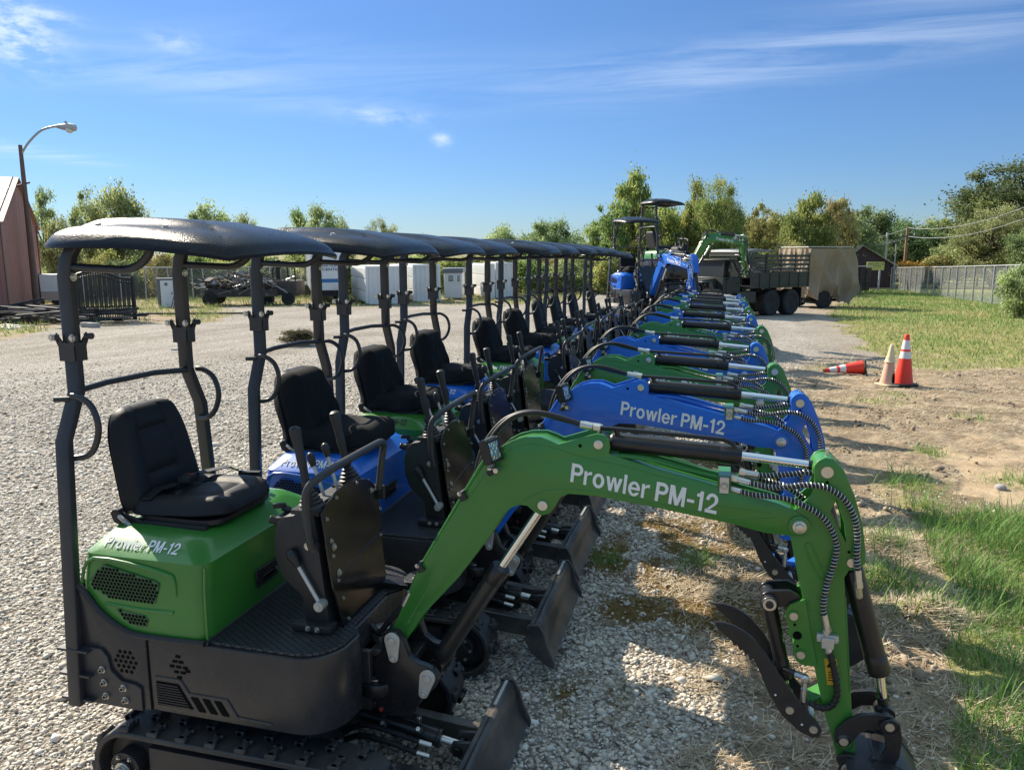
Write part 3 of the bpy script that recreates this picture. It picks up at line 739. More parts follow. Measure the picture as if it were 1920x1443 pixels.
def build_stones():
    # crushed limestone: one object, every stone a small faceted lump
    ico = bmesh.new(); bmesh.ops.create_icosphere(ico, subdivisions=1, radius=1)
    V0 = np.array([v.co[:] for v in ico.verts]); F0 = np.array([[v.index for v in f.verts] for f in ico.faces]); ico.free()
    pts = []
    def scatter(r0, r1, dens, s0, s1):
        area = math.pi*(r1*r1-r0*r0)*(92/360)
        n = int(area*dens)
        r = np.sqrt(rng.uniform(r0*r0, r1*r1, n)); a = np.radians(rng.uniform(-60, 32, n))
        x = r*np.sin(a); y = r*np.cos(a)
        ok = in_view(x, y, np.zeros(n), 0.2)
        x, y = x[ok], y[ok]
        g = masks(x, y)
        p = np.clip(g[0]*1.1, 0, 1)*(1-0.85*g[3])+0.05*(1-g[0])*(1-g[1])*(np.hypot(x, y) < 8)
        p = p*np.clip(1-(np.hypot(x, y)-9)/11, 0.0, 1)**1.6 if r1 > 20 else p
        k = rng.uniform(0, 1, len(x)) < p
        x, y = x[k], y[k]
        s = s0*np.exp(rng.normal(0, s1, len(x)))
        pts.append(np.stack([x, y, s], 1))
    scatter(1.6, 5.2, 3600, 0.0088, 0.38)
    scatter(5.2, 8.5, 1900, 0.0108, 0.34)
    scatter(8.5, 21.0, 620, 0.0160, 0.30)
    P = np.vstack(pts); n = len(P)
    x, y, s = P.T
    z = ground_z(x, y)
    q = rng.normal(size=(n, 4)); q /= np.linalg.norm(q, axis=1)[:, None]
    w, a, b, c = q.T
    Rm = np.empty((n, 3, 3))
    Rm[:, 0, 0] = 1-2*(b*b+c*c); Rm[:, 0, 1] = 2*(a*b-c*w); Rm[:, 0, 2] = 2*(a*c+b*w)
    Rm[:, 1, 0] = 2*(a*b+c*w); Rm[:, 1, 1] = 1-2*(a*a+c*c); Rm[:, 1, 2] = 2*(b*c-a*w)
    Rm[:, 2, 0] = 2*(a*c-b*w); Rm[:, 2, 1] = 2*(b*c+a*w); Rm[:, 2, 2] = 1-2*(a*a+b*b)
    sc = rng.uniform(0.50, 1.45, (n, 3))
    V = V0[None]*sc[:, None, :]*rng.uniform(0.60, 1.28, (n, len(V0)))[:, :, None]
    V = np.einsum('nij,nkj->nki', Rm, V)
    V[:, :, 2] *= 0.58
    V = V*s[:, None, None]+np.stack([x, y, z+s*rng.uniform(-0.1, 0.42, n)], 1)[:, None, :]
    Fc = F0[None]+(np.arange(n)*len(V0))[:, None, None]
    tone = np.repeat(np.clip(rng.normal(0.5, 0.22, n), 0, 1), len(V0))
    mat = tone_mat('limestone', [(0.0, (0.28, 0.225, 0.165)), (0.3, (0.49, 0.425, 0.345)), (0.6, (0.61, 0.55, 0.46)), (1.0, (0.76, 0.715, 0.63))], 0.92, spec=0.25)
    me = new_np_mesh('gravel', V.reshape(-1, 3), Fc.ravel(), np.full(n*len(F0), 3), [mat], False, {'tone': tone})
    o = link('gravel', me)
    tag(o, 'loose crushed limestone gravel round and between the machines', 'gravel', kind='stuff')
build_stones()

def blades(name, x, y, z, length, width, head, lean, curl, tone, mat):
    n = len(x)
    hx, hy = np.cos(head), np.sin(head)          # leaning direction
    wx, wy = -hy, hx
    L = []
    for t, wf in ((0, 1.0), (0.5, 0.8), (1.0, 0.0)):
        hor = length*(np.sin(lean)*t+curl*t*t*0.5); ver = length*(np.cos(lean)*t-curl*t*t*0.30)
        px = x+hx*hor; py = y+hy*hor; pz = z+np.maximum(ver, -0.0)
        if wf > 0:
            L.append(np.stack([px-wx*width*wf/2, py-wy*width*wf/2, pz], 1)); L.append(np.stack([px+wx*width*wf/2, py+wy*width*wf/2, pz], 1))
        else: L.append(np.stack([px, py, pz], 1))
    V = np.stack(L, 1)
    k = np.arange(n)[:, None]*5
    q = np.concatenate([k+0, k+1, k+3, k+2], 1); t3 = np.concatenate([k+2, k+3, k+4], 1)
    flat = np.concatenate([q, t3], 1).ravel(); sizes = np.tile([4, 3], n)
    me = new_np_mesh(name, V.reshape(-1, 3), flat, sizes, [mat], False, {'tone': np.repeat(tone, 5)})
    return link(name, me)

def scatter_pts(n, r0, r1, accept, power=2.0):
    u = rng.uniform(0, 1, n)
    r = (r0**power+u*(r1**power-r0**power))**(1/power); a = np.radians(rng.uniform(-55, 42, n))
    x = r*np.sin(a); y = r*np.cos(a)
    ok = in_view(x, y, gz_np(x, y), 0.32); x, y = x[ok], y[ok]
    k = rng.uniform(0, 1, len(x)) < accept(x, y, masks(x, y))
    return x[k], y[k]

def build_grass():
    gm = tone_mat('grass_blades', [(0.0, (0.48, 0.39, 0.20)), (0.2, (0.34, 0.32, 0.13)), (0.40, (0.16, 0.26, 0.055)), (0.7, (0.10, 0.24, 0.042)), (1.0, (0.22, 0.33, 0.085))], 0.6, 0.30, 0.35)
    sm = tone_mat('dry_straw', [(0.0, (0.22, 0.16, 0.10)), (0.5, (0.46, 0.37, 0.25)), (1.0, (0.70, 0.60, 0.44))], 0.8, 0.1, 0.3)
    # thick tufts at the lower right
    x, y = scatter_pts(330000, 1.8, 12, lambda x, y, g: g[1]*sstep(0.22, 0.5, fbm(x*3.3, y*3.3, 91))*(1-0.4*(np.hypot(x, y) > 7.5)), 2.0)
    n = len(x); z = ground_z(x, y)
    tall = fbm(x*2.6, y*2.6, 92)
    o = blades('grass', x, y, z-0.005, np.exp(rng.normal(0, 0.38, n))*(0.05+0.17*tall), rng.uniform(0.003, 0.007, n), rng.uniform(0, 6.28, n), rng.uniform(0.1, 0.75, n), rng.uniform(0.1, 0.9, n), np.clip(rng.normal(0.70, 0.2, n), 0, 1), gm)
    tag(o, 'green grass growing in tufts on the right', 'grass', kind='stuff')
    # long arching blades standing out of the tufts
    x, y = scatter_pts(9000, 2.5, 9, lambda x, y, g: g[1]*sstep(0.45, 0.6, fbm(x*2.6, y*2.6, 92))*0.5, 2.0)
    n = len(x); z = ground_z(x, y)
    o = blades('tall_grass', x, y, z-0.005, rng.uniform(0.18, 0.40, n), rng.uniform(0.004, 0.008, n), rng.uniform(0, 6.28, n), rng.uniform(0.2, 0.8, n), rng.uniform(0.6, 1.6, n), np.clip(rng.normal(0.62, 0.35, n), 0, 1), gm)
    tag(o, 'long arching grass blades standing out of the green tufts', 'grass', kind='stuff')
    # mown field beyond
    x, y = scatter_pts(330000, 12, 75, lambda x, y, g: g[1]*(x > 0), 1.15)
    n = len(x); z = ground_z(x, y); r = np.hypot(x, y)
    t = np.clip(rng.normal(0.24, 0.15, n)+0.75*(fbm(x*0.45, y*0.45, 93)-0.47)+0.12*sstep(22, 40, r), 0, 1)
    o = blades('field_grass', x, y, z-0.01, rng.uniform(0.04, 0.13, n)*(1+r/60), rng.uniform(0.008, 0.018, n)*(0.6+r/32), rng.uniform(0, 6.28, n), rng.uniform(0.2, 0.9, n), rng.uniform(0.1, 0.8, n), t, gm)
    tag(o, 'mown field grass between the truck and the wire fence', 'grass', kind='stuff')
    # weeds along the left edge of the lot
    x, y = scatter_pts(160000, 22, 66, lambda x, y, g: g[1]*(x < 0)*1.0, 1.3)
    n = len(x); z = ground_z(x, y); r = np.hypot(x, y)
    o = blades('weeds', x, y, z-0.01, rng.uniform(0.08, 0.42, n), rng.uniform(0.015, 0.035, n), rng.uniform(0, 6.28, n), rng.uniform(0.1, 0.6, n), rng.uniform(0.1, 0.8, n), np.clip(rng.normal(0.28, 0.22, n), 0, 1), gm)
    tag(o, 'dry weeds along the far edge of the gravel lot', 'weeds', kind='stuff')
    # straw lying on the dirt
    def straw(x, y, g): return np.clip((1-g[0])*1.1, 0, 1)*(1-0.55*g[1])*(1-0.75*g[2])*(0.12+0.88*sstep(0.40, 0.60, fbm(x*2.3, y*2.3, 95)))
    for (n0, r0, r1) in ((330000, 1.8, 7.0), (200000, 7.0, 22)):
        x, y = scatter_pts(n0, r0, r1, straw, 1.6)
        x, y = x[x > -0.6], y[x > -0.6]
        n = len(x); z = ground_z(x, y); r = np.hypot(x, y)
        cl = fbm(x*5, y*5, 96)
        o = blades('dry_straw', x, y, z+rng.uniform(0.0, 0.022, n)*(0.4+cl), rng.uniform(0.03, 0.13, n), rng.uniform(0.0018, 0.0045, n)*(0.85+r/9), rng.normal(0.5, 1.3, n), rng.uniform(1.15, 1.65, n), rng.uniform(-0.1, 0.25, n), np.clip(rng.normal(0.48, 0.26, n), 0, 1), sm)
        tag(o, 'dead straw scattered over the near dirt by the booms' if r0 < 5 else 'dead straw scattered over the farther dirt by the cones', 'straw', kind='stuff')
    # brown creeping weeds in the gravel between blades and buckets
    x, y = scatter_pts(260000, 2.5, 11, lambda x, y, g: g[3]*0.9, 2.0)
    n = len(x); z = ground_z(x, y)
    mm = tone_mat('creeping_weed', [(0.0, (0.12, 0.06, 0.02)), (0.5, (0.26, 0.15, 0.05)), (0.8, (0.20, 0.19, 0.05)), (1.0, (0.12, 0.20, 0.04))], 0.8, 0.25)
    o = blades('creeping_weed', x, y, z-0.002, rng.uniform(0.015, 0.05, n), rng.uniform(0.004, 0.009, n), rng.uniform(0, 6.28, n), rng.uniform(0.3, 1.3, n), rng.uniform(0.1, 0.6, n), np.clip(rng.normal(0.45, 0.25, n)+0.5*(fbm(x*2.2, y*2.2, 77)-0.5), 0, 1), mm)
    tag(o, 'low brown and green creeping weed among the gravel', 'weeds', kind='stuff')
build_grass()

def build_clods():
    ico = bmesh.new(); bmesh.ops.create_icosphere(ico, subdivisions=1, radius=1)
    V0 = np.array([v.co[:] for v in ico.verts]); F0 = np.array([[v.index for v in f.verts] for f in ico.faces]); ico.free()
    x, y = scatter_pts(60000, 2.2, 20, lambda x, y, g: (x > 0.2)*np.clip(1-g[0], 0, 1)*(1-g[1])*(1-0.8*g[2])*sstep(0.48, 0.66, fbm(x*1.3, y*1.3, 97)), 1.5)
    n = len(x); s = 0.008*np.exp(rng.normal(0, 0.55, n)); z = ground_z(x, y)
    V = V0[None]*rng.uniform(0.6, 1.35, (n, len(V0)))[:, :, None]*rng.uniform(0.7, 1.3, (n, 1, 3))
    V = V*s[:, None, None]+np.stack([x, y, z+s*0.3], 1)[:, None, :]
    Fc = F0[None]+(np.arange(n)*len(V0))[:, None, None]
    m = tone_mat('soil_clods', [(0.0, (0.13, 0.095, 0.065)), (0.5, (0.27, 0.21, 0.15)), (1.0, (0.42, 0.345, 0.255))], 0.95, spec=0.1)
    me = new_np_mesh('soil_clods', V.reshape(-1, 3), Fc.ravel(), np.full(n*len(F0), 3), [m], False, {'tone': np.repeat(np.clip(rng.normal(0.5, 0.2, n), 0, 1), len(V0))})
    tag(link('soil_clods', me), 'small crumbled clods of earth on the torn up dirt', 'soil', kind='stuff')
build_clods()

# ------------------------------------------------------------------ the mini excavator (built once per part, meshes shared)
OX, OY = -1.9, 2.77
OFF = (-OX, -OY, 0)
_mesh = {}
def P_(name, key, parent, fn, label=None):
    k = (name, key)
    if k not in _mesh:
        _mesh[k] = fn()
    o = link(name, _mesh[k], parent)
    if label: o['label'] = label
    return o

def FM(bm, name, mats, bevel=0.0, seg=2, ang=32):
    return fin(bm, name, [M[m] for m in mats], bevel, seg, ang, OFF)

YN, YF = 2.70, 2.83           # near and far face of the boom
YC = 2.765
def oval(x0, x1, zc, r, n=12):
    pts = []
    for k in range(n+1):
        a = R(90+180*k/n); pts.append((x0+r*math.cos(a), zc+r*math.sin(a)))
    m = 14
    for k in range(1, m): pts.append((x0+(x1-x0)*k/m, zc-r))
    for k in range(n+1):
        a = R(-90+180*k/n); pts.append((x1+r*math.cos(a), zc+r*math.sin(a)))
    for k in range(1, m): pts.append((x1+(x0-x1)*k/m, zc+r))
    return pts

TX0, TX1, TZ, TR = -2.215, -1.255, 0.183, 0.155
def track_mesh(y0, y1):
    bm = bmesh.new()
    o = oval(TX0, TX1, TZ, TR); i = oval(TX0, TX1, TZ, TR-0.024)
    n = len(o)
    A = [[bm.verts.new((p[0], y, p[1])) for p in q] for q in (o, i) for y in (y0, y1)]
    for k in range(n):
        j = (k+1) % n
        bm.faces.new((A[0][k], A[1][k], A[1][j], A[0][j]))
        bm.faces.new((A[2][k], A[2][j], A[3][j], A[3][k]))
        bm.faces.new((A[0][k], A[0][j], A[2][j], A[2][k]))
        bm.faces.new((A[1][k], A[3][k], A[3][j], A[1][j]))
    # lugs, two rows staggered, T shaped
    per = [0]
    for k in range(n):
        a = o[k]; b = o[(k+1) % n]; per.append(per[-1]+math.hypot(b[0]-a[0], b[1]-a[1]))
    tot = per[-1]; N = 44
    for s in range(N):
        d = tot*s/N
        k = max(q for q in range(n) if per[q] <= d)
        a = Vector(o[k]); b = Vector(o[(k+1) % n]); t = (d-per[k])/(per[k+1]-per[k])
        p = a.lerp(b, t); tan = (b-a).normalized(); nor = Vector((tan.y, -tan.x))
        if (p+nor*0.01-Vector(((TX0+TX1)/2, TZ))).length < (p-Vector(((TX0+TX1)/2, TZ))).length: nor = -nor
        m = Matrix(((tan.x, 0, nor.x), (0, 1, 0), (tan.y, 0, nor.y)))
        yc = (y0+y1)/2; w = (y1-y0)
        sgn = 1 if s % 2 else -1
        c = p+nor*0.0085
        obox(bm, (c.x, yc+sgn*w*0.27, c.y), (0.026, w*0.40, 0.021), m)
        obox(bm, (c.x, yc+sgn*w*0.42, c.y), (0.048, w*0.13, 0.021), m)
        obox(bm, (c.x, yc+sgn*w*0.12, c.y), (0.040, w*0.10, 0.021), m)
    return FM(bm, 'track', ['rubber'], 0.004, 1, 40)

def wheel_mesh(x, y0, y1, r, teeth=0):
    bm = bmesh.new()
    ym = (y0+y1)/2; s = -1 if ym < OY else 1
    yo = y0 if s < 0 else y1
    ycyl(bm, x, TZ, ym-0.03, ym+0.03, r, 28)
    ycyl(bm, x, TZ, ym, yo+s*0.004, r*0.58, 24)
    ycyl(bm, x, TZ, ym, yo+s*0.016, r*0.33, 20)
    for k in range(teeth):
        a = 2*math.pi*k/teeth
        obox(bm, (x+math.cos(a)*r, ym, TZ+math.sin(a)*r), (0.022, 0.03, 0.02), roty(-a))
    for k in range(6):
        a = 2*math.pi*k/6
        hexbolt(bm, (x+math.cos(a)*r*0.45, yo+s*0.004, TZ+math.sin(a)*r*0.45), (0, s, 0), 0.007, 0.006, 1)
    if teeth:
        hexbolt(bm, (x, yo+s*0.016, TZ), (0, s, 0), 0.026, 0.02, 1)
    return FM(bm, 'wheel', ['steel_black', 'zinc'], 0.003, 1)

def track_frame_mesh(y0, y1):
    bm = bmesh.new()
    box(bm, -2.11, -1.37, y0+0.012, y1-0.012, 0.085, 0.285)
    box(bm, -2.13, -1.35, y0+0.03, y1-0.03, 0.15, 0.24)
    for x in (-2.0, -1.75, -1.5):
        ycyl(bm, x, 0.085, y0+0.02, y1-0.02, 0.045, 18)
    return FM(bm, 'track_frame', ['steel_black'], 0.006, 2)

def undercarriage_mesh():
    bm = bmesh.new()
    box(bm, -2.06, -1.46, 2.46, 3.08, 0.19, 0.36)
    box(bm, -2.0, -1.9, 2.40, 3.14, 0.20, 0.30)
    box(bm, -1.62, -1.5, 2.40, 3.14, 0.20, 0.30)
    cyl(bm, (-1.78, YC, 0.35), (-1.78, YC, 0.40), 0.24, 40)
    cyl(bm, (-1.78, YC, 0.40), (-1.78, YC, 0.44), 0.21, 40)
    return FM(bm, 'undercarriage', ['steel_black'], 0.008, 2)

def blade_mesh():
    bm = bmesh.new()
    pts = [(-0.885, 0.335), (-0.865, 0.345), (-0.845, 0.335), (-0.832, 0.29), (-0.825, 0.24), (-0.815, 0.20), (-0.785, 0.155), (-0.77, 0.135), (-0.795, 0.138), (-0.835, 0.17), (-0.86, 0.22), (-0.875, 0.28)]
    prism(bm, pts, 2.345, 3.195)
    side = [(-0.905, 0.345), (-0.845, 0.352), (-0.815, 0.30), (-0.80, 0.24), (-0.76, 0.15), (-0.765, 0.115), (-0.80, 0.125), (-0.885, 0.19), (-0.915, 0.25)]
    prism(bm, side, 2.33, 2.345); prism(bm, side, 3.195, 3.21)
    box(bm, -0.90, -0.868, 2.345, 3.195, 0.305, 0.338)
    for y in (2.56, 2.93):
        prism(bm, [(-1.45, 0.30), (-1.42, 0.19), (-0.86, 0.15), (-0.865, 0.25)], y, y+0.05)
    prism(bm, [(-0.90, 0.33), (-0.98, 0.32), (-1.0, 0.27), (-0.87, 0.20)], 2.725, 2.74)
    prism(bm, [(-0.90, 0.33), (-0.98, 0.32), (-1.0, 0.27), (-0.87, 0.20)], 2.80, 2.815)
    # worn bare steel along the top edge
    n0 = len(bm.faces)
    box(bm, -0.884, -0.862, 2.98, 3.19, 0.338, 0.349, 1)
    return FM(bm, 'dozer_blade', ['blade', 'zincflat'], 0.004, 1)

def blade_cyl_mesh():
    bm = bmesh.new()
    cyl(bm, (-1.40, YC, 0.36), (-1.06, YC, 0.30), 0.036, 20)
    cyl(bm, (-1.06, YC, 0.30), (-1.045, YC, 0.297), 0.040, 20)
    cyl(bm, (-1.045, YC, 0.297), (-0.96, YC, 0.283), 0.018, 14, 1)
    ycyl(bm, -0.96, 0.283, 2.71, 2.82, 0.02, 14)
    for x in (-1.30, -1.14):
        cyl(bm, (x, YC-0.01, 0.36), (x, YC-0.01, 0.395), 0.013, 10, 1)
        cyl(bm, (x+0.02, YC-0.04, 0.345), (x+0.02, YC-0.07, 0.375), 0.011, 10, 1)
    return FM(bm, 'blade_cylinder', ['barrel', 'zinc'], 0.002, 1)

def blade_hose_mesh(k):
    bm = bmesh.new()
    for (dy, dz) in (((-0.06, 0.0), (-0.09, -0.03))[k],):
        p = spline([(-1.46, YC+dy, 0.30+dz), (-1.36, YC+dy-0.02, 0.36+dz), (-1.24, YC+dy-0.02, 0.35+dz), (-1.12, YC+dy, 0.31+dz)])
        tube(bm, p, 0.010, 8); helix(bm, p, 0.0115, 0.012, 0.0024, 0)
        cyl(bm, p[-1], Vector(p[-1])+Vector((0.05, 0.01, -0.015)), 0.011, 10, 1)
    return FM(bm, 'blade_hose', ['hose', 'zinc'])

def footprint(d=0.0):
    p = [(-2.42+d, 2.33+d)]
    for k in range(7):
        a = R(-90+78*k/6); p.append((-1.47+(0.17-d)*math.cos(a), 2.50+(0.17-d)*math.sin(a)))
    p += [(-1.298-d, 2.56), (-1.335-d, 2.61+d), (-1.335-d, 2.93-d), (-1.298-d, 2.98)]
    for k in range(7):
        a = R(12+78*k/6); p.append((-1.47+(0.17-d)*math.cos(a), 3.04+(0.17-d)*math.sin(a)))
    p.append((-2.42+d, 3.21-d))
    return p

def body_mesh():
    bm = bmesh.new()
    prism(bm, footprint(), 0.435, 0.745, axis='z')
    sp = [(-2.42, 0.438), (-2.42, 0.925), (-2.378, 0.905), (-2.32, 0.84), (-2.268, 0.798), (-2.22, 0.765), (-2.171, 0.748), (-2.0955, 0.743), (-2.0955, 0.438)]
    prism(bm, sp, 2.322, 2.3335); prism(bm, sp, 3.2065, 3.218)
    box(bm, -2.432, -2.418, 2.36, 3.18, 0.45, 0.925)
    box(bm, -1.36, -1.24, 2.66, 2.87, 0.60, 0.63); box(bm, -1.36, -1.24, 2.66, 2.87, 0.37, 0.40)
    box(bm, -1.42, -1.30, 2.64, 2.89, 0.37, 0.63)
    return FM(bm, 'body', ['skirt'], 0.006, 2)

def seal_mesh():
    bm = bmesh.new()
    for y, s in ((2.327, -1), (3.213, 1)):
        p = spline([(-2.40, y, 0.925), (-2.37, y, 0.905), (-2.30, y, 0.825), (-2.20, y, 0.765), (-2.12, y, 0.750), (-1.95, y, 0.750), (-1.83, y, 0.755)], 4)
        tube(bm, p, 0.012, 8)
    tube(bm, [(-1.826, 2.33, 0.755), (-1.826, 3.21, 0.755)], 0.010, 8)
    return FM(bm, 'seal', ['plastic'])

def clip_in(poly, x, z):
    c = False; n = len(poly)
    for i in range(n):
        x1, z1 = poly[i]; x2, z2 = poly[(i+1) % n]
        if (z1 > z) != (z2 > z) and x < (x2-x1)*(z-z1)/(z2-z1)+x1: c = not c
    return c

def hexfill(bm, poly, y, pitch, rad, mi=0, nrm=-1, n=6):
    xs = [p[0] for p in poly]; zs = [p[1] for p in poly]
    row = 0; z = min(zs)
    while z < max(zs):
        x = min(xs)+(pitch/2 if row % 2 else 0)
        while x < max(xs):
            if clip_in(poly, x, z):
                vs = [bm.verts.new((x+rad*math.cos(R(60*k+30)), y, z+rad*math.sin(R(60*k+30)))) for k in range(6)]
                f = bm.faces.new(vs); f.material_index = mi
            x += pitch
        z += pitch*0.866; row += 1

def side_grille_mesh():
    """punched openings, louvres, seams and bolts on the near skirt"""
    bm = bmesh.new()
    y = 2.3275
    # seam between rear plate and skirt
    box(bm, -2.0950, -2.0915, y, 2.331, 0.438, 0.742, 0)
    # round perforated plate
    n0 = len(bm.faces)
    for (ci, cj) in [(a, b) for a in range(-3, 4) for b in range(-3, 4)]:
        cx = -2.195+ci*0.0235+(0.0118 if cj % 2 else 0); cz = 0.632+cj*0.0205
        if math.hypot(cx+2.195, cz-0.632) < 0.062:
            ycyl(bm, cx, cz, 2.3210, 2.3225, 0.0083, 10, 0)
    # small pattern of slots
    for i, (dx, dz) in enumerate([(0, 0), (0.03, 0.0), (-0.03, 0), (0.012, 0.022), (-0.015, 0.022), (0.0, 0.044), (0.018, -0.022), (-0.012, -0.022), (0.0, -0.044), (0.04, -0.012)]):
        box(bm, -1.957+dx-0.010, -1.957+dx+0.010, y-0.0004, 2.331, 0.640+dz-0.005, 0.640+dz+0.005, 0)
    # louvre panel and three slanted vents
    prism(bm, [(-2.066, 0.465), (-2.066, 0.565), (-1.965, 0.565), (-1.905, 0.468)], y, 2.331, 0)
    for k in range(3):
        x = -1.90+k*0.052
        prism(bm, [(x+0.022, 0.464), (x-0.012, 0.520), (x+0.018, 0.520), (x+0.052, 0.464)], y, 2.331, 0)
    # raised lips round them
    for a, b in (((-2.07, 0.585), (-1.953, 0.585)), ((-1.953, 0.585), (-1.918, 0.534)), ((-1.918, 0.534), (-1.748, 0.534)), ((-1.748, 0.534), (-1.708, 0.468)), ((-1.708, 0.468), (-1.56, 0.463))):
        tube(bm, [(a[0], 2.3285, a[1]), (b[0], 2.3285, b[1])], 0.0035, 6, 1)
    n = 9
    for k in range(n):
        z = 0.470+k*0.0105
        x1 = -1.908-(z-0.468)*0.62
        box(bm, -2.062, min(x1, -1.91)-0.006, y-0.0025, y-0.0005, z, z+0.0035, 1)
    return FM(bm, 'side_grille', ['void', 'charcoal'])

def mount_mesh(side):
    bm = bmesh.new()
    outl = [(-2.40, 0.437), (-2.125, 0.437), (-2.125, 0.53), (-2.15, 0.545), (-2.215, 0.55), (-2.262, 0.59), (-2.272, 0.645), (-2.30, 0.675), (-2.40, 0.675)]
    for y0, y1, s in ((2.310, 2.3212, -1), (3.2188, 3.230, 1)):
        if s != side: continue
        prism(bm, outl, y0, y1)
        for (x, z) in ((-2.30, 0.59), (-2.296, 0.535), (-2.292, 0.478), (-2.205, 0.525), (-2.20, 0.473)):
            hexbolt(bm, (x, y0 if s < 0 else y1, z), (0, s, 0), 0.011, 0.012, 1)
            ycyl(bm, x, z, (y0-0.016) if s < 0 else y1, y0 if s < 0 else y1+0.016, 0.007, 8, 2)
        for z in (0.45, 0.555, 0.66):
            box(bm, -2.49, -2.345, (2.285 if s < 0 else 3.2275), (2.3125 if s < 0 else 3.25), z, z+0.010)
    return FM(bm, 'mounting_bracket', ['charcoal', 'zinc', 'void'], 0.003, 1)

def deck_mesh():
    bm = bmesh.new()
    prism(bm, footprint(0.012), 0.745, 0.757, axis='z')
    return FM(bm, 'deck', ['deck'], 0.004, 1)

def hood_mesh(col):
    bm = bmesh.new()
    def sec(x0, x1, y0, y1, r, z, dzx=0.0):
        return [(p[0], p[1], z+dzx*(p[0]+2.1)) for p in rrect(x0, x1, y0, y1, r, 6)]
    loft(bm, [sec(-2.405, -1.826, 2.336, 3.204, 0.05, 0.750), sec(-2.40, -1.822, 2.336, 3.204, 0.055, 0.93),
              sec(-2.385, -1.823, 2.345, 3.195, 0.06, 1.058), sec(-2.335, -1.892, 2.418, 3.122, 0.09, 1.118, -0.02),
              sec(-2.29, -1.93, 2.47, 3.07, 0.08, 1.128, -0.02)])
    bmesh.ops.bevel(bm, geom=[e for e in bm.edges if len(e.link_faces) == 2 and abs(e.verts[0].co.z-e.verts[1].co.z) < 0.03 and e.calc_face_angle(0) > R(14)], offset=0.020, segments=4, affect='EDGES', profile=0.5)
    # raised panel round the intake on the near face, and a horizontal crease
    yv = 2.3315
    for s, y in ((-1, 2.337), (1, 3.203)):
        pan = [(-2.385, 0.935), (-2.315, 1.045), (-2.0, 1.018), (-1.955, 0.985), (-1.95, 0.93)]
        p3 = [(a, y, b) for a, b in pan]
        tube(bm, spline(p3, 4), 0.0065, 8)
        tube(bm, [(-2.28, y, 0.862), (-2.10, y, 0.856), (-1.965, y, 0.862)], 0.0075, 8)
    # crease down the front corner
    for y in (2.345, 3.195):
        tube(bm, [(-1.83, y, 0.76), (-1.826, y, 0.95), (-1.826, y+(0.008 if y < 3 else -0.008), 1.05)], 0.006, 8)
    return FM(bm, 'hood', [col])

GR1 = [(-2.273, 1.020), (-2.338, 0.955), (-2.330, 0.925), (-2.262, 0.893), (-2.045, 0.893), (-2.022, 0.970), (-2.05, 0.980)]
GR2 = [(-2.225, 0.842), (-2.105, 0.830), (-2.085, 0.815), (-2.095, 0.790), (-2.13, 0.783), (-2.19, 0.805)]
def grille_mesh(poly, col):
    bm = bmesh.new()
    prism(bm, poly, 2.3325, 2.3375, 1)
    # recessed black field, lattice of thin bars left between hexagonal holes
    hexfill(bm, poly, 2.3318, 0.0165, 0.0076, 0)
    n = len(poly)
    for k in range(n):
        a, b = poly[k], poly[(k+1) % n]
        tube(bm, [(a[0], 2.335, a[1]), (b[0], 2.335, b[1])], 0.0035, 6, 1)
    return FM(bm, 'intake_grille', ['void', 'lattice_'+col])

def latch_mesh():
    bm = bmesh.new()
    prism(bm, [(2.665, 0.835), (2.815, 0.835), (2.825, 0.91), (2.655, 0.91)], -1.822, -1.812, axis='x')
    box(bm, -1.812, -1.806, 2.70, 2.78, 0.855, 0.875, 1)
    cyl(bm, (-1.812, 2.80, 0.87), (-1.806, 2.80, 0.87), 0.010, 10, 2)
    return FM(bm, 'latch', ['plastic', 'void', 'zinc'], 0.003, 1)

def hood_text_mesh(mat):
    from mathutils.bvhtree import BVHTree
    hm = _mesh[('hood', 'green')] if ('hood', 'green') in _mesh else _mesh[('hood', 'blue')]
    bv = BVHTree.FromPolygons([v.co for v in hm.vertices], [list(p.vertices) for p in hm.polygons])
    bm = bmesh.new()
    n = Vector((0, -0.635, 0.773)); d = Vector((0, 0.773, 0.635))
    o = Vector((-2.298, 2.3535, 1.066))+n*0.1
    add_text(bm, 'Prowler PM-12', o+d*0.022, Vector((1, 0, 0)), d, 0.335, 0.050, 0, 0.010)
    bmesh.ops.translate(bm, verts=bm.verts, vec=Vector(OFF))
    for v in bm.verts:
        hit = bv.ray_cast(v.co, -n)
        v.co = (hit[0] if hit[0] is not None else v.co-n*0.1)+n*0.0015
    return fin_text(bm, 'lettering', [M[mat]])

def seat_profile_back():
    return None

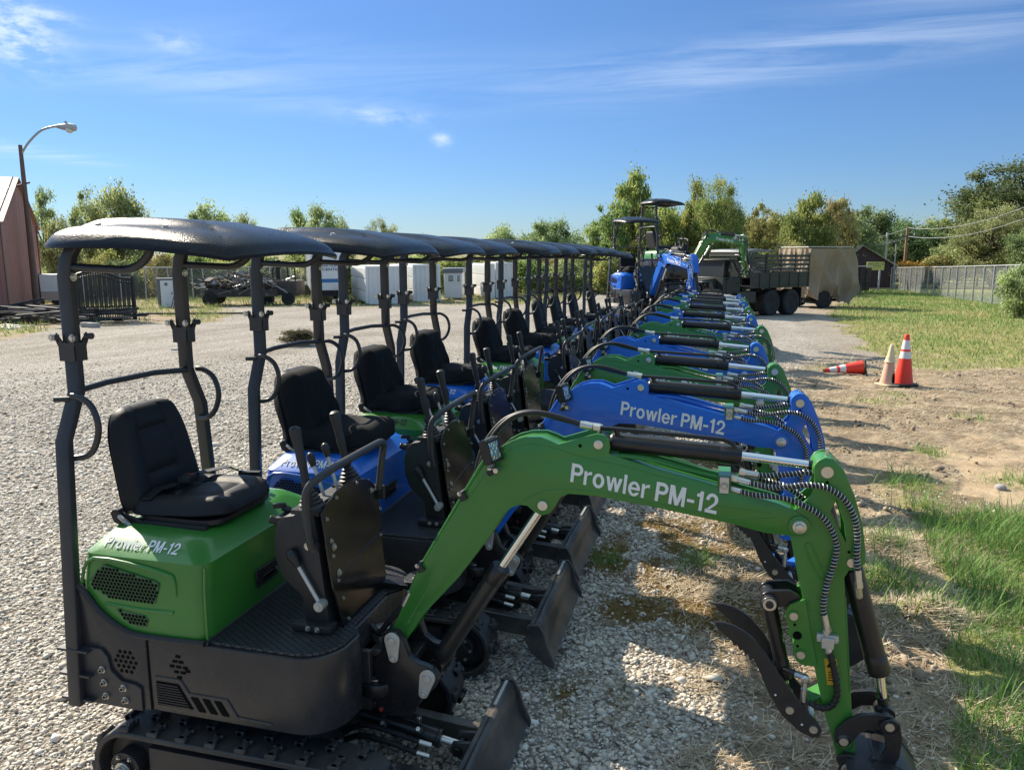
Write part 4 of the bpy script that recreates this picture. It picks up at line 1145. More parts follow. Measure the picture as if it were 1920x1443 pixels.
def pad(bm, org, ex, ey, ez, w, h, t, rnd=0.08, taper=0.8, bulge=0.03, mi=0, seg=14, bolster=0.02, groove=True):
    """an upholstered pad: ex across, ey along, ez thickness direction; bottom width w, length h"""
    org = Vector(org); ex = Vector(ex).normalized(); ey = Vector(ey).normalized(); ez = Vector(ez).normalized()
    n0 = len(bm.faces)
    NU, NV = 24, seg*2
    def edge(v):
        # half width along the length, rounded far end
        wv = (w/2)*(1-(1-taper)*v)
        d = (1-v)*h
        if d < rnd: wv *= (0.55+0.45*math.sqrt(max(0, 1-(1-d/rnd)**2)))
        d2 = v*h
        if d2 < rnd*0.5: wv *= (0.86+0.14*math.sqrt(max(0, 1-(1-d2/(rnd*0.5))**2)))
        return wv
    top = []; bot = []
    for j in range(NV+1):
        v = j/NV; a = []; b = []
        for i in range(NU+1):
            u = -1+2*i/NU
            x = edge(v)*u
            e = min(1-abs(u), (1-v)*h/(w/2)*0.8, v*h/(w/2)*0.8)
            round_ = math.sqrt(max(0, 1-(1-min(1, e/0.30))**2))
            z = t*(0.14+0.86*round_) + bulge*round_*(math.cos(u*1.2))*0.3
            z += bolster*max(0, abs(u)-0.45)*2.2*round_
            if groove:
                for g in (-0.46, 0.46):
                    z -= 0.012*math.exp(-((u-g)/0.055)**2)*round_
                for gv in (0.33, 0.74):
                    if abs(u) < 0.46: z -= 0.012*math.exp(-((v-gv)/0.03)**2)*round_
            a.append(bm.verts.new(org+ex*x+ey*(v*h)+ez*z))
            b.append(bm.verts.new(org+ex*(x*0.97)+ey*(v*h)))
        top.append(a); bot.append(b)
    for j in range(NV):
        for i in range(NU):
            bm.faces.new((top[j][i], top[j][i+1], top[j+1][i+1], top[j+1][i]))
            bm.faces.new((bot[j][i], bot[j+1][i], bot[j+1][i+1], bot[j][i+1]))
    for j in range(NV):
        bm.faces.new((top[j][0], top[j+1][0], bot[j+1][0], bot[j][0]))
        bm.faces.new((top[j][NU], bot[j][NU], bot[j+1][NU], top[j+1][NU]))
    for i in range(NU):
        bm.faces.new((top[0][i], bot[0][i], bot[0][i+1], top[0][i+1]))
        bm.faces.new((top[NV][i], top[NV][i+1], bot[NV][i+1], bot[NV][i]))
    setmat(bm, n0, mi)

SY = 2.745
def cushion_mesh():
    bm = bmesh.new()
    pad(bm, (-2.31, SY, 1.155), (0, 1, 0), (1, 0, 0.05), (-0.05, 0, 1), 0.445, 0.44, 0.054, 0.18, 0.97, 0.03, 0, 14, 0.016)
    prism(bm, [(p[0], p[1]) for p in rrect(-2.30, -1.90, SY-0.21, SY+0.21, 0.08)], 1.138, 1.158, 1, 'z')
    return FM(bm, 'seat_cushion', ['vinyl', 'plastic'])
def backrest_mesh():
    bm = bmesh.new()
    pad(bm, (-2.325, SY, 1.150), (0, 1, 0), (-0.22, 0, 1), (1, 0, 0.22), 0.455, 0.44, 0.060, 0.19, 0.86, 0.03, 0, 14, 0.022)
    pad(bm, (-2.328, SY, 1.150), (0, 1, 0), (-0.22, 0, 1), (-1, 0, -0.22), 0.445, 0.435, 0.022, 0.16, 0.86, 0.02, 1, 10, 0.0, False)
    return FM(bm, 'backrest', ['vinyl', 'plastic'])
def seat_rail_mesh(k):
    bm = bmesh.new()
    box(bm, -2.30, -1.94, SY-0.23+0.43*k, SY-0.20+0.43*k, 1.112, 1.142)
    for y in (SY-0.235+0.46*k,):
        prism(bm, [(-2.37, 1.125), (-2.385, 1.165), (-2.35, 1.19), (-2.30, 1.16), (-2.24, 1.145), (-2.20, 1.118), (-2.22, 1.09), (-2.28, 1.09)], y, y+0.012)
        hexbolt(bm, (-2.23, y, 1.11), (0, -1, 0), 0.010, 0.006, 1)
    if k == 0: ycyl(bm, -2.345, 1.165, SY-0.25, SY-0.20, 0.022, 14, 0)
    if k == 0: cyl(bm, (-2.33, SY-0.245, 1.16), (-2.27, SY-0.255, 1.125), 0.011, 10, 1)
    return FM(bm, 'seat_rail', ['plastic', 'zinc'], 0.002, 1)
def belt_mesh():
    bm = bmesh.new()
    pts = [(-2.24, SY-0.20, 1.225), (-2.23, SY-0.12, 1.248), (-2.21, SY-0.03, 1.243)]
    for a, b in zip(pts, pts[1:]):
        obox(bm, (Vector(a)+Vector(b))/2, (0.046, (Vector(b)-Vector(a)).length*1.05, 0.004), Matrix.Rotation(math.atan2(b[2]-a[2], b[1]-a[1]), 3, 'X'))
    obox(bm, (-2.20, SY+0.02, 1.255), (0.05, 0.085, 0.024), rotz(0.25), 1)
    obox(bm, (-2.19, SY+0.028, 1.2685), (0.030, 0.016, 0.003), rotz(0.25), 2)
    for a, b in (((-2.20, SY+0.10, 1.255), (-2.15, SY+0.235, 1.252)), ((-2.15, SY+0.235, 1.252), (-2.13, SY+0.30, 1.21))):
        a = Vector(a); b = Vector(b); d = b-a
        obox(bm, (a+b)/2, (0.046, d.length*1.05, 0.004), rotz(math.atan2(-d.x, d.y)) @ Matrix.Rotation(math.asin(d.z/d.length), 3, 'X'))
    obox(bm, (-2.08, SY+0.30, 1.20), (0.10, 0.03, 0.03), rotz(0.2), 1)
    return FM(bm, 'seat_belt', ['hose', 'plastic', 'red'], 0.002, 1)
def cover_mesh(part):
    bm = bmesh.new()
    if part == 0:
        pad(bm, (-2.305, SY, 1.135), (0, 1, 0), (-0.25, 0, 1), (1, 0, 0.25), 0.50, 0.452, 0.112, 0.27, 0.84, 0.04, 0, 20, 0.0, False)
        pad(bm, (-2.310, SY, 1.135), (0, 1, 0), (-0.25, 0, 1), (-1, 0, -0.25), 0.50, 0.452, 0.055, 0.27, 0.84, 0.03, 0, 20, 0.0, False)
        bmesh.ops.remove_doubles(bm, verts=bm.verts, dist=0.002)
        for v in bm.verts:
            s = v.co
            h = s.z-1.15
            e = min(1, max(0, h/0.08))*min(1, max(0.15, (0.46-h)/0.12))
            w = 0.011*math.sin(s.y*11+s.z*7)*math.sin(s.z*8+1)+0.006*math.sin((s.y-SY)*30+s.z*16)*(1-h/0.5)+0.003*math.sin(s.y*70-s.z*40)
            v.co.x += w*e; v.co.y += 0.008*math.sin(s.z*17+s.x*12)*(1-h/0.6)
        nm = 'backrest_cover'
    else:
        pad(bm, (-2.33, SY, 1.140), (0, 1, 0), (1, 0, 0.03), (-0.03, 0, 1), 0.50, 0.49, 0.105, 0.19, 0.97, 0.03, 0, 20, 0.0, False)
        for v in bm.verts:
            s = v.co
            w = 0.009*math.sin(s.x*15+s.y*8)*math.sin(s.y*11+2)+0.004*math.sin(s.x*40+s.y*26)
            v.co.z += w; v.co.y += 0.010*math.sin(s.x*29+s.z*40)
        nm = 'cushion_cover'
    return FM(bm, nm, ['cloth'])

def console_mesh():
    bm = bmesh.new()
    side = [(-1.47, 1.235), (-1.60, 1.205), (-1.628, 1.18), (-1.648, 1.11), (-1.645, 1.03), (-1.62, 0.96), (-1.57, 0.915), (-1.535, 0.885), (-1.522, 0.76), (-1.42, 0.76), (-1.43, 0.85)]
    prism(bm, side, 2.545, 3.005)
    box(bm, -1.56, -1.395, 2.50, 2.56, 0.762, 0.79)
    for (x, y) in ((-1.45, 2.50), (-1.49, 2.50)):
        hexbolt(bm, (x, y, 0.776), (0, -1, 0), 0.009, 0.008, 1)
    hexbolt(bm, (-1.50, 2.545, 1.095), (0, -1, 0), 0.012, 0.006, 1)
    # top tray
    prism(bm, [(-1.585, 1.212), (-1.48, 1.238), (-1.48, 1.248), (-1.585, 1.222)], 2.60, 2.95)
    return FM(bm, 'control_console', ['plastic', 'zinc'], 0.010, 3)
def panel_mesh():
    bm = bmesh.new()
    def at(y, z):  # leaning front plate
        return -1.432+(1.24-z)*0.115
    pts = [(2.54, 1.232), (2.60, 1.262), (2.68, 1.282), (2.76, 1.29), (2.86, 1.28), (2.95, 1.255), (3.005, 1.215), (3.03, 1.16), (3.035, 1.06), (3.02, 1.0), (3.005, 0.97), (3.0, 0.80), (2.93, 0.735), (2.82, 0.72), (2.815, 0.69), (2.74, 0.69), (2.70, 0.72), (2.66, 0.70), (2.58, 0.76), (2.545, 0.95)]
    a = [bm.verts.new((at(*p), p[0], p[1])) for p in pts]; b = [bm.verts.new((at(*p)-0.008, p[0], p[1])) for p in pts]
    bm.faces.new(a); bm.faces.new(list(reversed(b)))
    for i in range(len(pts)):
        j = (i+1) % len(pts); bm.faces.new((a[i], b[i], b[j], a[j]))
    tube(bm, [(at(2.56, 0.97)+0.001, 2.56, 0.955), (at(3.02, 1.0)+0.001, 3.025, 1.005)], 0.004, 6)
    for (y, z, r) in ((2.565, 1.205, .007), (2.66, 1.262, .007), (2.84, 1.27, .007), (2.965, 1.20, .010), (2.995, 1.195, .006), (3.02, 1.10, .007), (2.575, 1.115, .008), (2.59, 1.085, .012), (2.572, 1.055, .007), (2.60, 0.975, .012), (2.585, 0.95, .007), (2.99, 0.99, .007), (2.60, 0.87, .007), (2.62, 0.775, .007)):
        hexbolt(bm, (at(y, z), y, z), (1, 0, 0.1), r, 0.007, 1)
    box(bm, -1.455, -1.40, 3.03, 3.055, 1.14, 1.20, 2)
    return FM(bm, 'front_panel', ['gloss', 'zinc', 'plastic'], 0.002, 1)
def joystick_mesh(y, x0=-1.505, x1=-1.57, zt=1.555):
    bm = bmesh.new()
    p0 = Vector((x0, y, 1.225)); p1 = Vector((x1, y+0.004, zt)); d = p1-p0
    zs = [(0.058, 0.0), (0.060, 0.02)]
    r = 0.056
    for k in range(5):
        zz = 0.05+k*0.045
        zs += [(r, zz), (r-0.010, zz+0.018)]
        r -= 0.0075
    zs += [(0.024, 0.30), (0.019, 0.36)]
    mtx = d.to_track_quat('Z', 'Y').to_matrix()
    lathe(bm, [(a, b*d.length) for a, b in zs], 18, 0, p0, mtx)
    lathe(bm, [(0.015, 0.34*d.length), (0.016, 0.5*d.length), (0.019, 0.56*d.length), (0.019, 0.62*d.length), (0.018, 0.7*d.length), (0.020, 0.82*d.length), (0.024, 0.93*d.length), (0.023, 0.975*d.length), (0.012, d.length)], 16, 0, p0, mtx)
    box(bm, x0-0.06, x0+0.06, y-0.06, y+0.06, 1.222, 1.240)
    return FM(bm, 'joystick', ['plastic'])
def lever_mesh(a, b, r=0.007, knob=0.016):
    bm = bmesh.new()
    a = Vector(a); b = Vector(b); d = (a-b).normalized()
    cyl(bm, b, a, r, 10, 0)
    lathe(bm, [(0.009, -0.03), (0.013, -0.02), (knob, 0.0), (knob*1.05, 0.012), (knob*0.8, 0.024), (0.004, 0.03)], 14, 1, a, d.to_track_quat('Z', 'Y').to_matrix())
    return FM(bm, 'lever', ['zincflat', 'plastic'])
def side_lever_mesh():
    bm = bmesh.new()
    a = Vector((-1.555, 2.525, 1.055)); b = Vector((-1.445, 2.525, 0.868))
    cyl(bm, b, a, 0.0085, 10, 0)
    lathe(bm, [(0.010, -0.045), (0.014, -0.03), (0.021, 0.0), (0.022, 0.012), (0.015, 0.028), (0.004, 0.033)], 14, 1, a, (a-b).to_track_quat('Z', 'Y').to_matrix())
    ycyl(bm, b.x, b.z, 2.505, 2.548, 0.020, 16, 0)
    hexbolt(bm, (b.x, 2.505, b.z), (0, -1, 0), 0.011, 0.005, 0)
    return FM(bm, 'travel_lever', ['zincflat', 'plastic'])
def grabbar_mesh():
    bm = bmesh.new()
    p = [(-1.470, 2.525, 1.095), (-1.475, 2.510, 1.16), (-1.478, 2.505, 1.29), (-1.466, 2.512, 1.345), (-1.44, 2.545, 1.375), (-1.41, 2.65, 1.40), (-1.39, 2.93, 1.412), (-1.385, 3.0, 1.41), (-1.392, 3.03, 1.38), (-1.402, 3.035, 1.33), (-1.42, 3.03, 1.19)]
    tube(bm, spline(p, 5), 0.0155, 12)
    ycyl(bm, -1.47, 1.10, 2.525, 2.55, 0.02, 12)
    return FM(bm, 'grab_bar', ['charcoal'])
def keys_mesh():
    bm = bmesh.new()
    cyl(bm, (-1.66, 2.60, 1.165), (-1.69, 2.59, 1.175), 0.016, 12); cyl(bm, (-1.64, 2.66, 1.19), (-1.67, 2.655, 1.205), 0.014, 12)
    box(bm, -1.665, -1.62, 2.585, 2.68, 1.15, 1.185)
    obox(bm, (-1.675, 2.64, 1.215), (0.05, 0.014, 0.02), rotz(0.5))
    return FM(bm, 'switch_cluster', ['plastic'], 0.002, 1)
def pedal_mesh():
    bm = bmesh.new()
    pts = rrect(-1.28, -1.12, 2.92, 3.06, 0.05)
    prism(bm, pts, 0.80, 0.812, 0, 'z')
    for k in range(5):
        obox(bm, (-1.20, 2.945+k*0.025, 0.8125), (0.11, 0.006, 0.006), rotz(0.5), 1)
        obox(bm, (-1.20, 2.945+k*0.025, 0.8125), (0.11, 0.006, 0.006), rotz(-0.5), 1)
    box(bm, -1.40, -1.13, 2.95, 3.03, 0.765, 0.785, 2)
    return FM(bm, 'foot_pedal', ['plastic', 'zincflat', 'black'], 0.002, 1)

def post_mesh(s):
    """rectangular tube with a jog: rings of four corners"""
    bm = bmesh.new()
    def yy(v): return v if s < 0 else 2*2.775-v
    w = 0.038; d = 0.060
    secs = []
    for (z, y, x) in ((0.43, 2.272, -2.39), (1.50, 2.345, -2.40), (1.68, 2.427, -2.40), (2.13, 2.430, -2.40), (2.20, 2.433, -2.385), (2.245, 2.437, -2.355)):
        y0 = y
        ring = [(x-d, yy(y0), z), (x, yy(y0), z), (x, yy(y0+w), z), (x-d, yy(y0+w), z)]
        secs.append(ring)
    loft(bm, secs)
    return FM(bm, 'canopy_post', ['charcoal'], 0.008, 3, 40)
def collar_mesh(s):
    bm = bmesh.new()
    y0 = 2.422 if s < 0 else 2*2.775-2.422-0.052
    y1 = y0+0.052
    x0, x1 = -2.466, -2.394
    # plates on four sides with flared ears and bolts
    for (xa, ya, xb, yb) in ((x0, y0, x1, y0), (x1, y0, x1, y1), (x1, y1, x0, y1), (x0, y1, x0, y0)):
        a = Vector((xa, ya, 0)); b = Vector((xb, yb, 0)); t = (b-a).normalized(); n = Vector((t.y, -t.x, 0))
        L = (b-a).length
        P = [(0, 1.805), (L, 1.805), (L, 1.86), (L+0.018, 1.90), (L+0.006, 1.915), (L*0.68, 1.875), (L*0.32, 1.875), (-0.006, 1.915), (-0.018, 1.90), (0, 1.86)]
        f0 = [bm.verts.new(a+t*p+Vector((0, 0, z))+n*0.0) for p, z in P]
        f1 = [bm.verts.new(a+t*p+Vector((0, 0, z))+n*0.006) for p, z in P]
        bm.faces.new(f0); bm.faces.new(list(reversed(f1)))
        for i in range(len(P)):
            j = (i+1) % len(P); bm.faces.new((f0[i], f1[i], f1[j], f0[j]))
    for (x, y) in ((x0, y0), (x1, y0), (x1, y1), (x0, y1)):
        dx = 1 if x == x1 else -1; dy = 1 if y == y1 else -1
        c = Vector((x+dx*0.012, y+dy*0.012, 1.898))
        n = Vector((dx, dy, 0)).normalized()
        cyl(bm, c-n*0.02, c+n*0.012, 0.013, 12, 0)
        hexbolt(bm, c+Vector((0, dy*0.008, 0)), (0, dy, 0), 0.010, 0.007, 1)
    return FM(bm, 'collar', ['charcoal', 'zinc'])
def handle_mesh(s):
    bm = bmesh.new()
    y = 2.40 if s < 0 else 2*2.775-2.40
    p = [(-2.41, y, 1.672), (-2.375, y, 1.670), (-2.325, y, 1.640), (-2.300, y, 1.585), (-2.300, y, 1.53), (-2.325, y, 1.47), (-2.365, y, 1.435), (-2.43, y-(0.02 if s < 0 else -0.02), 1.425)]
    tube(bm, spline(p, 5), 0.0125, 12)
    return FM(bm, 'grab_handle', ['charcoal'])
def brace_mesh(s):
    bm = bmesh.new()
    y = 2.452 if s < 0 else 2*2.775-2.452
    p = [(-2.41, y, 2.166), (-2.20, y, 2.158), (-2.14, y, 2.160), (-2.09, y, 2.178), (-2.05, y, 2.212), (-2.035, y, 2.245)]
    tube(bm, spline(p, 5), 0.0155, 12)
    hexbolt(bm, (-2.40, y, 2.128), (1, 0, 0), 0.011, 0.007, 1)
    return FM(bm, 'roof_brace', ['charcoal', 'zinc'])
def crossbar_mesh():
    bm = bmesh.new()
    tube(bm, [(-2.43, 2.44, 1.682), (-2.45, 2.62, 1.688), (-2.46, 2.92, 1.684), (-2.42, 3.11, 1.672)], 0.0135, 12)
    cyl(bm, (-2.44, 2.42, 1.655), (-2.49, 2.395, 1.655), 0.011, 10)
    return FM(bm, 'cross_bar', ['charcoal'])
def roof_mesh():
    bm = bmesh.new()
    NX, NY = 64, 56
    X0, X1, Y0, Y1 = -2.565, -1.60, 2.325, 3.225
    def pt(u, v):
        a = 2*u-1; b = 2*v-1
        m = max(abs(a), abs(b))
        p = 3.4 if a < 0 else 5.0
        k = (abs(a)**p+abs(b)**p)**(1/p)
        s = m/k if k > 1e-6 else 1
        x = (X0+X1)/2+a*s*(X1-X0)/2; y = (Y0+Y1)/2+b*s*(Y1-Y0)/2
        m = min(1, m)
        # rim: level at the back, sagging toward the front corners
        ez = 2.250-0.036*max(0, (u-0.45)/0.55)**1.3*(0.35+0.65*abs(b)**2)
        lip = min(1, (1-m)/0.05)
        dome = max(0.0, 1-(m/0.985)**6.5)**0.6 if m < 0.985 else 0
        h = 0.078*(1-0.30*max(0, u-0.35))
        z = ez+h*dome+0.004*lip
        st = lambda t: 0 if t < 0 else (1 if t > 1 else t*t*(3-2*t))
        # raised middle panel and the valleys beside it
        z += 0.026*st((0.62-abs(b))/0.22)*(st((0.92-abs(a))/0.32) if a < 0 else st((1.0-a)/0.95))
        z -= 0.005*math.exp(-((abs(b)-0.68)/0.08)**2)*(st((0.85-abs(a))/0.3) if a < 0 else st((0.9-a)/0.85))
        z -= 0.030*max(0, u-0.5)**1.4
        return Vector((x, y, z))
    def grid(f):
        g = [[bm.verts.new(f(i/NX, j/NY)) for j in range(NY+1)] for i in range(NX+1)]
        return g
    def warp(q):  # cluster samples near the rim
        return 0.35*(0.5-0.5*math.cos(math.pi*q))+0.65*q
    T = grid(lambda u, v: pt(warp(u), warp(v)))
    B = grid(lambda u, v: pt(warp(u), warp(v))-Vector((0, 0, 0.012)))
    for i in range(NX):
        for j in range(NY):
            bm.faces.new((T[i][j], T[i+1][j], T[i+1][j+1], T[i][j+1]))
            bm.faces.new((B[i][j], B[i][j+1], B[i+1][j+1], B[i+1][j]))
    for i in range(NX):
        bm.faces.new((T[i][0], B[i][0], B[i+1][0], T[i+1][0])); bm.faces.new((T[i][NY], T[i+1][NY], B[i+1][NY], B[i][NY]))
    for j in range(NY):
        bm.faces.new((T[0][j], T[0][j+1], B[0][j+1], B[0][j])); bm.faces.new((T[NX][j], B[NX][j], B[NX][j+1], T[NX][j+1]))
    for (u, v) in ((0.22, 0.17), (0.60, 0.17), (0.22, 0.83), (0.60, 0.83)):
        p = pt(u, v); hexbolt(bm, p-Vector((0, 0, 0.001)), (0, -0.2, 1), 0.011, 0.007, 1)
    return FM(bm, 'roof', ['roof', 'zinc'])

# --- digging gear
SWB = [(-1.287, 0.587), (-1.257, 0.635), (-1.238, 0.69), (-1.215, 0.722), (-1.185, 0.722), (-1.160, 0.69), (-1.138, 0.625), (-1.10, 0.598), (-1.035, 0.585), (-1.010, 0.545), (-1.03, 0.50), (-1.088, 0.445), (-1.133, 0.365), (-1.265, 0.345), (-1.287, 0.374)]
def swing_mesh():
    bm = bmesh.new()
    prism(bm, SWB, 2.655, 2.692); prism(bm, SWB, 2.838, 2.875)
    box(bm, -1.275, -1.13, 2.69, 2.84, 0.36, 0.42); box(bm, -1.275, -1.13, 2.69, 2.84, 0.56, 0.60)
    cyl(bm, (-1.30, YC, 0.34), (-1.30, YC, 0.66), 0.050, 24)
    cyl(bm, (-1.30, YC, 0.66), (-1.30, YC, 0.68), 0.036, 20, 1)
    lathe(bm, [(0.075, 0), (0.08, 0.006), (0.08, 0.05), (0.075, 0.056)], 28, 0, (-1.295, 2.70, 0.435))
    cyl(bm, (-1.295, 2.70, 0.49), (-1.295, 2.70, 0.505), 0.05, 24, 1)
    cyl(bm, (-1.46, 2.60, 0.445), (-1.33, 2.60, 0.445), 0.016, 14, 2)
    ycyl(bm, -1.262, 0.375, 2.650, 2.66, 0.012, 12, 3)
    return FM(bm, 'swing_bracket', ['black', 'zinc', 'chrome', 'red'], 0.006, 2)
def pinplate_mesh(x, z, ang):
    bm = bmesh.new()
    d = Vector((math.sin(ang), 0, -math.cos(ang)))
    n = Vector((d.z, 0, -d.x))
    pts = []
    L = 0.075
    for k in range(9):
        a = math.pi*k/8; pts.append(Vector((x, 0, z))+n*0.033*math.cos(a)-d*0.033*math.sin(a))
    for k in range(9):
        a = math.pi*k/8; pts.append(Vector((x, 0, z))+d*L-n*0.020*math.cos(a)+d*0.020*math.sin(a))
    prism(bm, [(p.x, p.z) for p in pts], 2.644, 2.653)
    hexbolt(bm, (x, 2.644, z), (0, -1, 0), 0.015, 0.010)
    q = Vector((x, 2.644, z))+d*L; hexbolt(bm, q, (0, -1, 0), 0.011, 0.010)
    return FM(bm, 'pin_plate', ['zincflat'], 0.002, 1)

BOOM = [(-1.243, 0.686), (-1.216, 0.727), (-1.103, 0.976), (-0.905, 1.303), (-0.822, 1.438), (-0.792, 1.475), (-0.759, 1.506), (-0.72, 1.530), (-0.67, 1.546), (-0.61, 1.550), (-0.575, 1.540), (-0.545, 1.527),
        (-0.425, 1.569), (-0.40, 1.576), (-0.375, 1.572), (-0.357, 1.556), (-0.353, 1.530), (-0.357, 1.505), (-0.325, 1.494), (-0.174, 1.455), (0.104, 1.392), (0.224, 1.368), (0.285, 1.347), (0.325, 1.325), (0.342, 1.295), (0.330, 1.268), (0.30, 1.255), (0.195, 1.258), (0.088, 1.279), (-0.169, 1.315), (-0.4, 1.342), (-0.501, 1.342),
        (-0.535, 1.325), (-0.552, 1.29), (-0.575, 1.258), (-0.605, 1.249), (-0.635, 1.262), (-0.66, 1.282), (-0.69, 1.283), (-0.72, 1.27), (-0.75, 1.243), (-0.808, 1.148), (-0.934, 0.968), (-1.082, 0.797), (-1.162, 0.672), (-1.18, 0.645), (-1.205, 0.632), (-1.230, 0.642)]
def boom_mesh(col):
    bm = bmesh.new()
    # inner web body inset from the two side plates so edges read as welded plate
    prism(bm, BOOM, YN, YN+0.012); prism(bm, BOOM, YF-0.012, YF)
    c = []
    n = len(BOOM)
    for i in range(n):
        a = Vector(BOOM[i-1]); b = Vector(BOOM[i]); d = Vector(BOOM[(i+1) % n])
        t = ((b-a).normalized()+(d-b).normalized()).normalized()
        nn = Vector((t.y, -t.x))
        c.append((b.x-0*nn.x, b.y)) if False else c.append((b.x+nn.x*0.010, b.y+nn.y*0.010))
    skip = set(range(12, 18)) | set(range(32, 38))
    c2 = [p for i, p in enumerate(c) if i not in skip]
    prism(bm, c2, YN+0.011, YF-0.011)
    # bosses and pins
    for (x, z, r, mi) in ((-1.203, 0.686, 0.030, 1), (-0.600, 1.289, 0.020, 1), (-0.395, 1.537, 0.018, 1)):
        ycyl(bm, x, z, YN-0.006, YF+0.006, r, 20, mi)
    ycyl(bm, 0.304, 1.295, YN-0.008, YF+0.008, 0.036, 24, 0)
    ycyl(bm, 0.304, 1.295, YN-0.018, YF+0.018, 0.025, 20, 1)
    hexbolt(bm, (0.304, YN-0.018, 1.295), (0, -1, 0), 0.016, 0.010, 1)
    ycyl(bm, -0.462, 1.528, YN-0.001, YN+0.004, 0.008, 12, 2)
    # weld seam lines on the plate
    for pts in ([(0.02, 1.345), (0.21, 1.330), (0.225, 1.318), (0.04, 1.295)], [(-1.05, 0.93), (-1.16, 0.74), (-1.10, 0.80)]):
        tube(bm, [(p[0], YN+0.0012, p[1]) for p in pts], 0.0032, 6)
    low = [(-0.68, 1.302), (-0.60, 1.345), (-0.52, 1.362), (-0.40, 1.361), (-0.169, 1.335), (0.06, 1.302)]
    tube(bm, spline([(p[0], YN+0.0010, p[1]) for p in low], 3), 0.0030, 6)
    up = [(-0.88, 1.31), (-0.80, 1.432), (-0.74, 1.49), (-0.66, 1.525), (-0.57, 1.518), (-0.45, 1.487), (-0.3, 1.465), (-0.1, 1.42)]
    tube(bm, spline([(p[0], YN+0.0010, p[1]) for p in up], 3), 0.0028, 6)
    return FM(bm, 'boom', [col, 'zinc', 'void'], 0.0035, 2)
def boom_text_mesh():
    bm = bmesh.new()
    ux = Vector((0.520, 0, -0.0785)).normalized()
    add_text(bm, 'Prowler PM-12', (-0.497, YN-0.0022, 1.390), ux, Vector((0.10, 0, 1)).normalized(), 0.530, 0.072, 0, 0.020)
    return fin_text(bm, 'lettering', [M['white']], OFF)
def light_mesh():
    bm = bmesh.new()
    m = roty(R(-14)) @ rotz(R(-24))
    c = Vector((-0.790, 2.662, 1.497))
    obox(bm, c, (0.030, 0.070, 0.095), m)
    for k in range(4):
        obox(bm, c+m @ Vector((-0.022, -0.024+k*0.016, 0)), (0.018, 0.004, 0.08), m)
    obox(bm, c+m @ Vector((0.0165, 0, 0)), (0.004, 0.054, 0.078), m, 1)
    for (a, b, d, e) in ((0, 0.038, 0.072, 0.010), (0, -0.038, 0.072, 0.010), (0.031, 0, 0.010, 0.09), (-0.031, 0, 0.010, 0.09)):
        obox(bm, c+m @ Vector((0.017, a, b)), (0.010, d, e), m)
    box(bm, -0.80, -0.782, 2.64, 2.70, 1.425, 1.437, 2); box(bm, -0.80, -0.78, 2.66, 2.68, 1.43, 1.455, 2)
    ycyl(bm, -0.775, 1.418, 2.668, 2.702, 0.012, 12, 2)
    ycyl(bm, -0.80, 1.405, 2.675, 2.705, 0.012, 12, 0)
    return FM(bm, 'work_light', ['plastic', 'glass', 'zinc'], 0.003, 1)
def pipe_mesh(k, col):
    """rigid oil lines along the top of the boom; the fifth runs up its back edge"""
    bm = bmesh.new()
    if k < 4:
        y = (2.718, 2.742, 2.788, 2.812)[k]
        pts = [(-0.33, y, 1.493), (-0.22, y, 1.488), (-0.10, y, 1.464), (0.0, y, 1.448-0.004*k), (0.10, y, 1.428)]
        tube(bm, spline(pts, 3), 0.0062, 8)
    else:
        tube(bm, [(-1.16, 2.715, 0.850), (-1.10, 2.715, 0.985), (-0.914, 2.715, 1.305), (-0.83, 2.715, 1.446)], 0.008, 8)
        tube(bm, spline([(-1.15, 2.712, 0.87), (-1.18, 2.712, 0.81), (-1.24, 2.712, 0.74), (-1.29, 2.72, 0.68), (-1.33, 2.73, 0.70)], 4), 0.012, 8, 1)
        cyl(bm, (-1.175, 2.712, 0.815), (-1.145, 2.712, 0.875), 0.013, 10, 2)
    return FM(bm, 'oil_pipe', [col, 'hose', 'zinc'])
def clip_mesh(k):
    bm = bmesh.new()
    if k < 2:
        x, z = ((-1.095, 0.99), (-0.915, 1.30))[k]
        obox(bm, (x, 2.712, z), (0.028, 0.05, 0.034), roty(R(-32)))
        hexbolt(bm, (x-0.01, 2.688, z+0.01), (0, -1, 0), 0.007, 0.006, 1)
    else:
        box(bm, 0.028, 0.072, 2.701, 2.83, 1.40, 1.452, 2)
        box(bm, 0.033, 0.066, 2.688, 2.70, 1.392, 1.450, 3)
        hexbolt(bm, (0.049, 2.688, 1.42), (0, -1, 0), 0.009, 0.003, 3)
    return FM(bm, 'pipe_clamp', ['plastic', 'zinc', 'green', 'zincflat'], 0.002, 1)

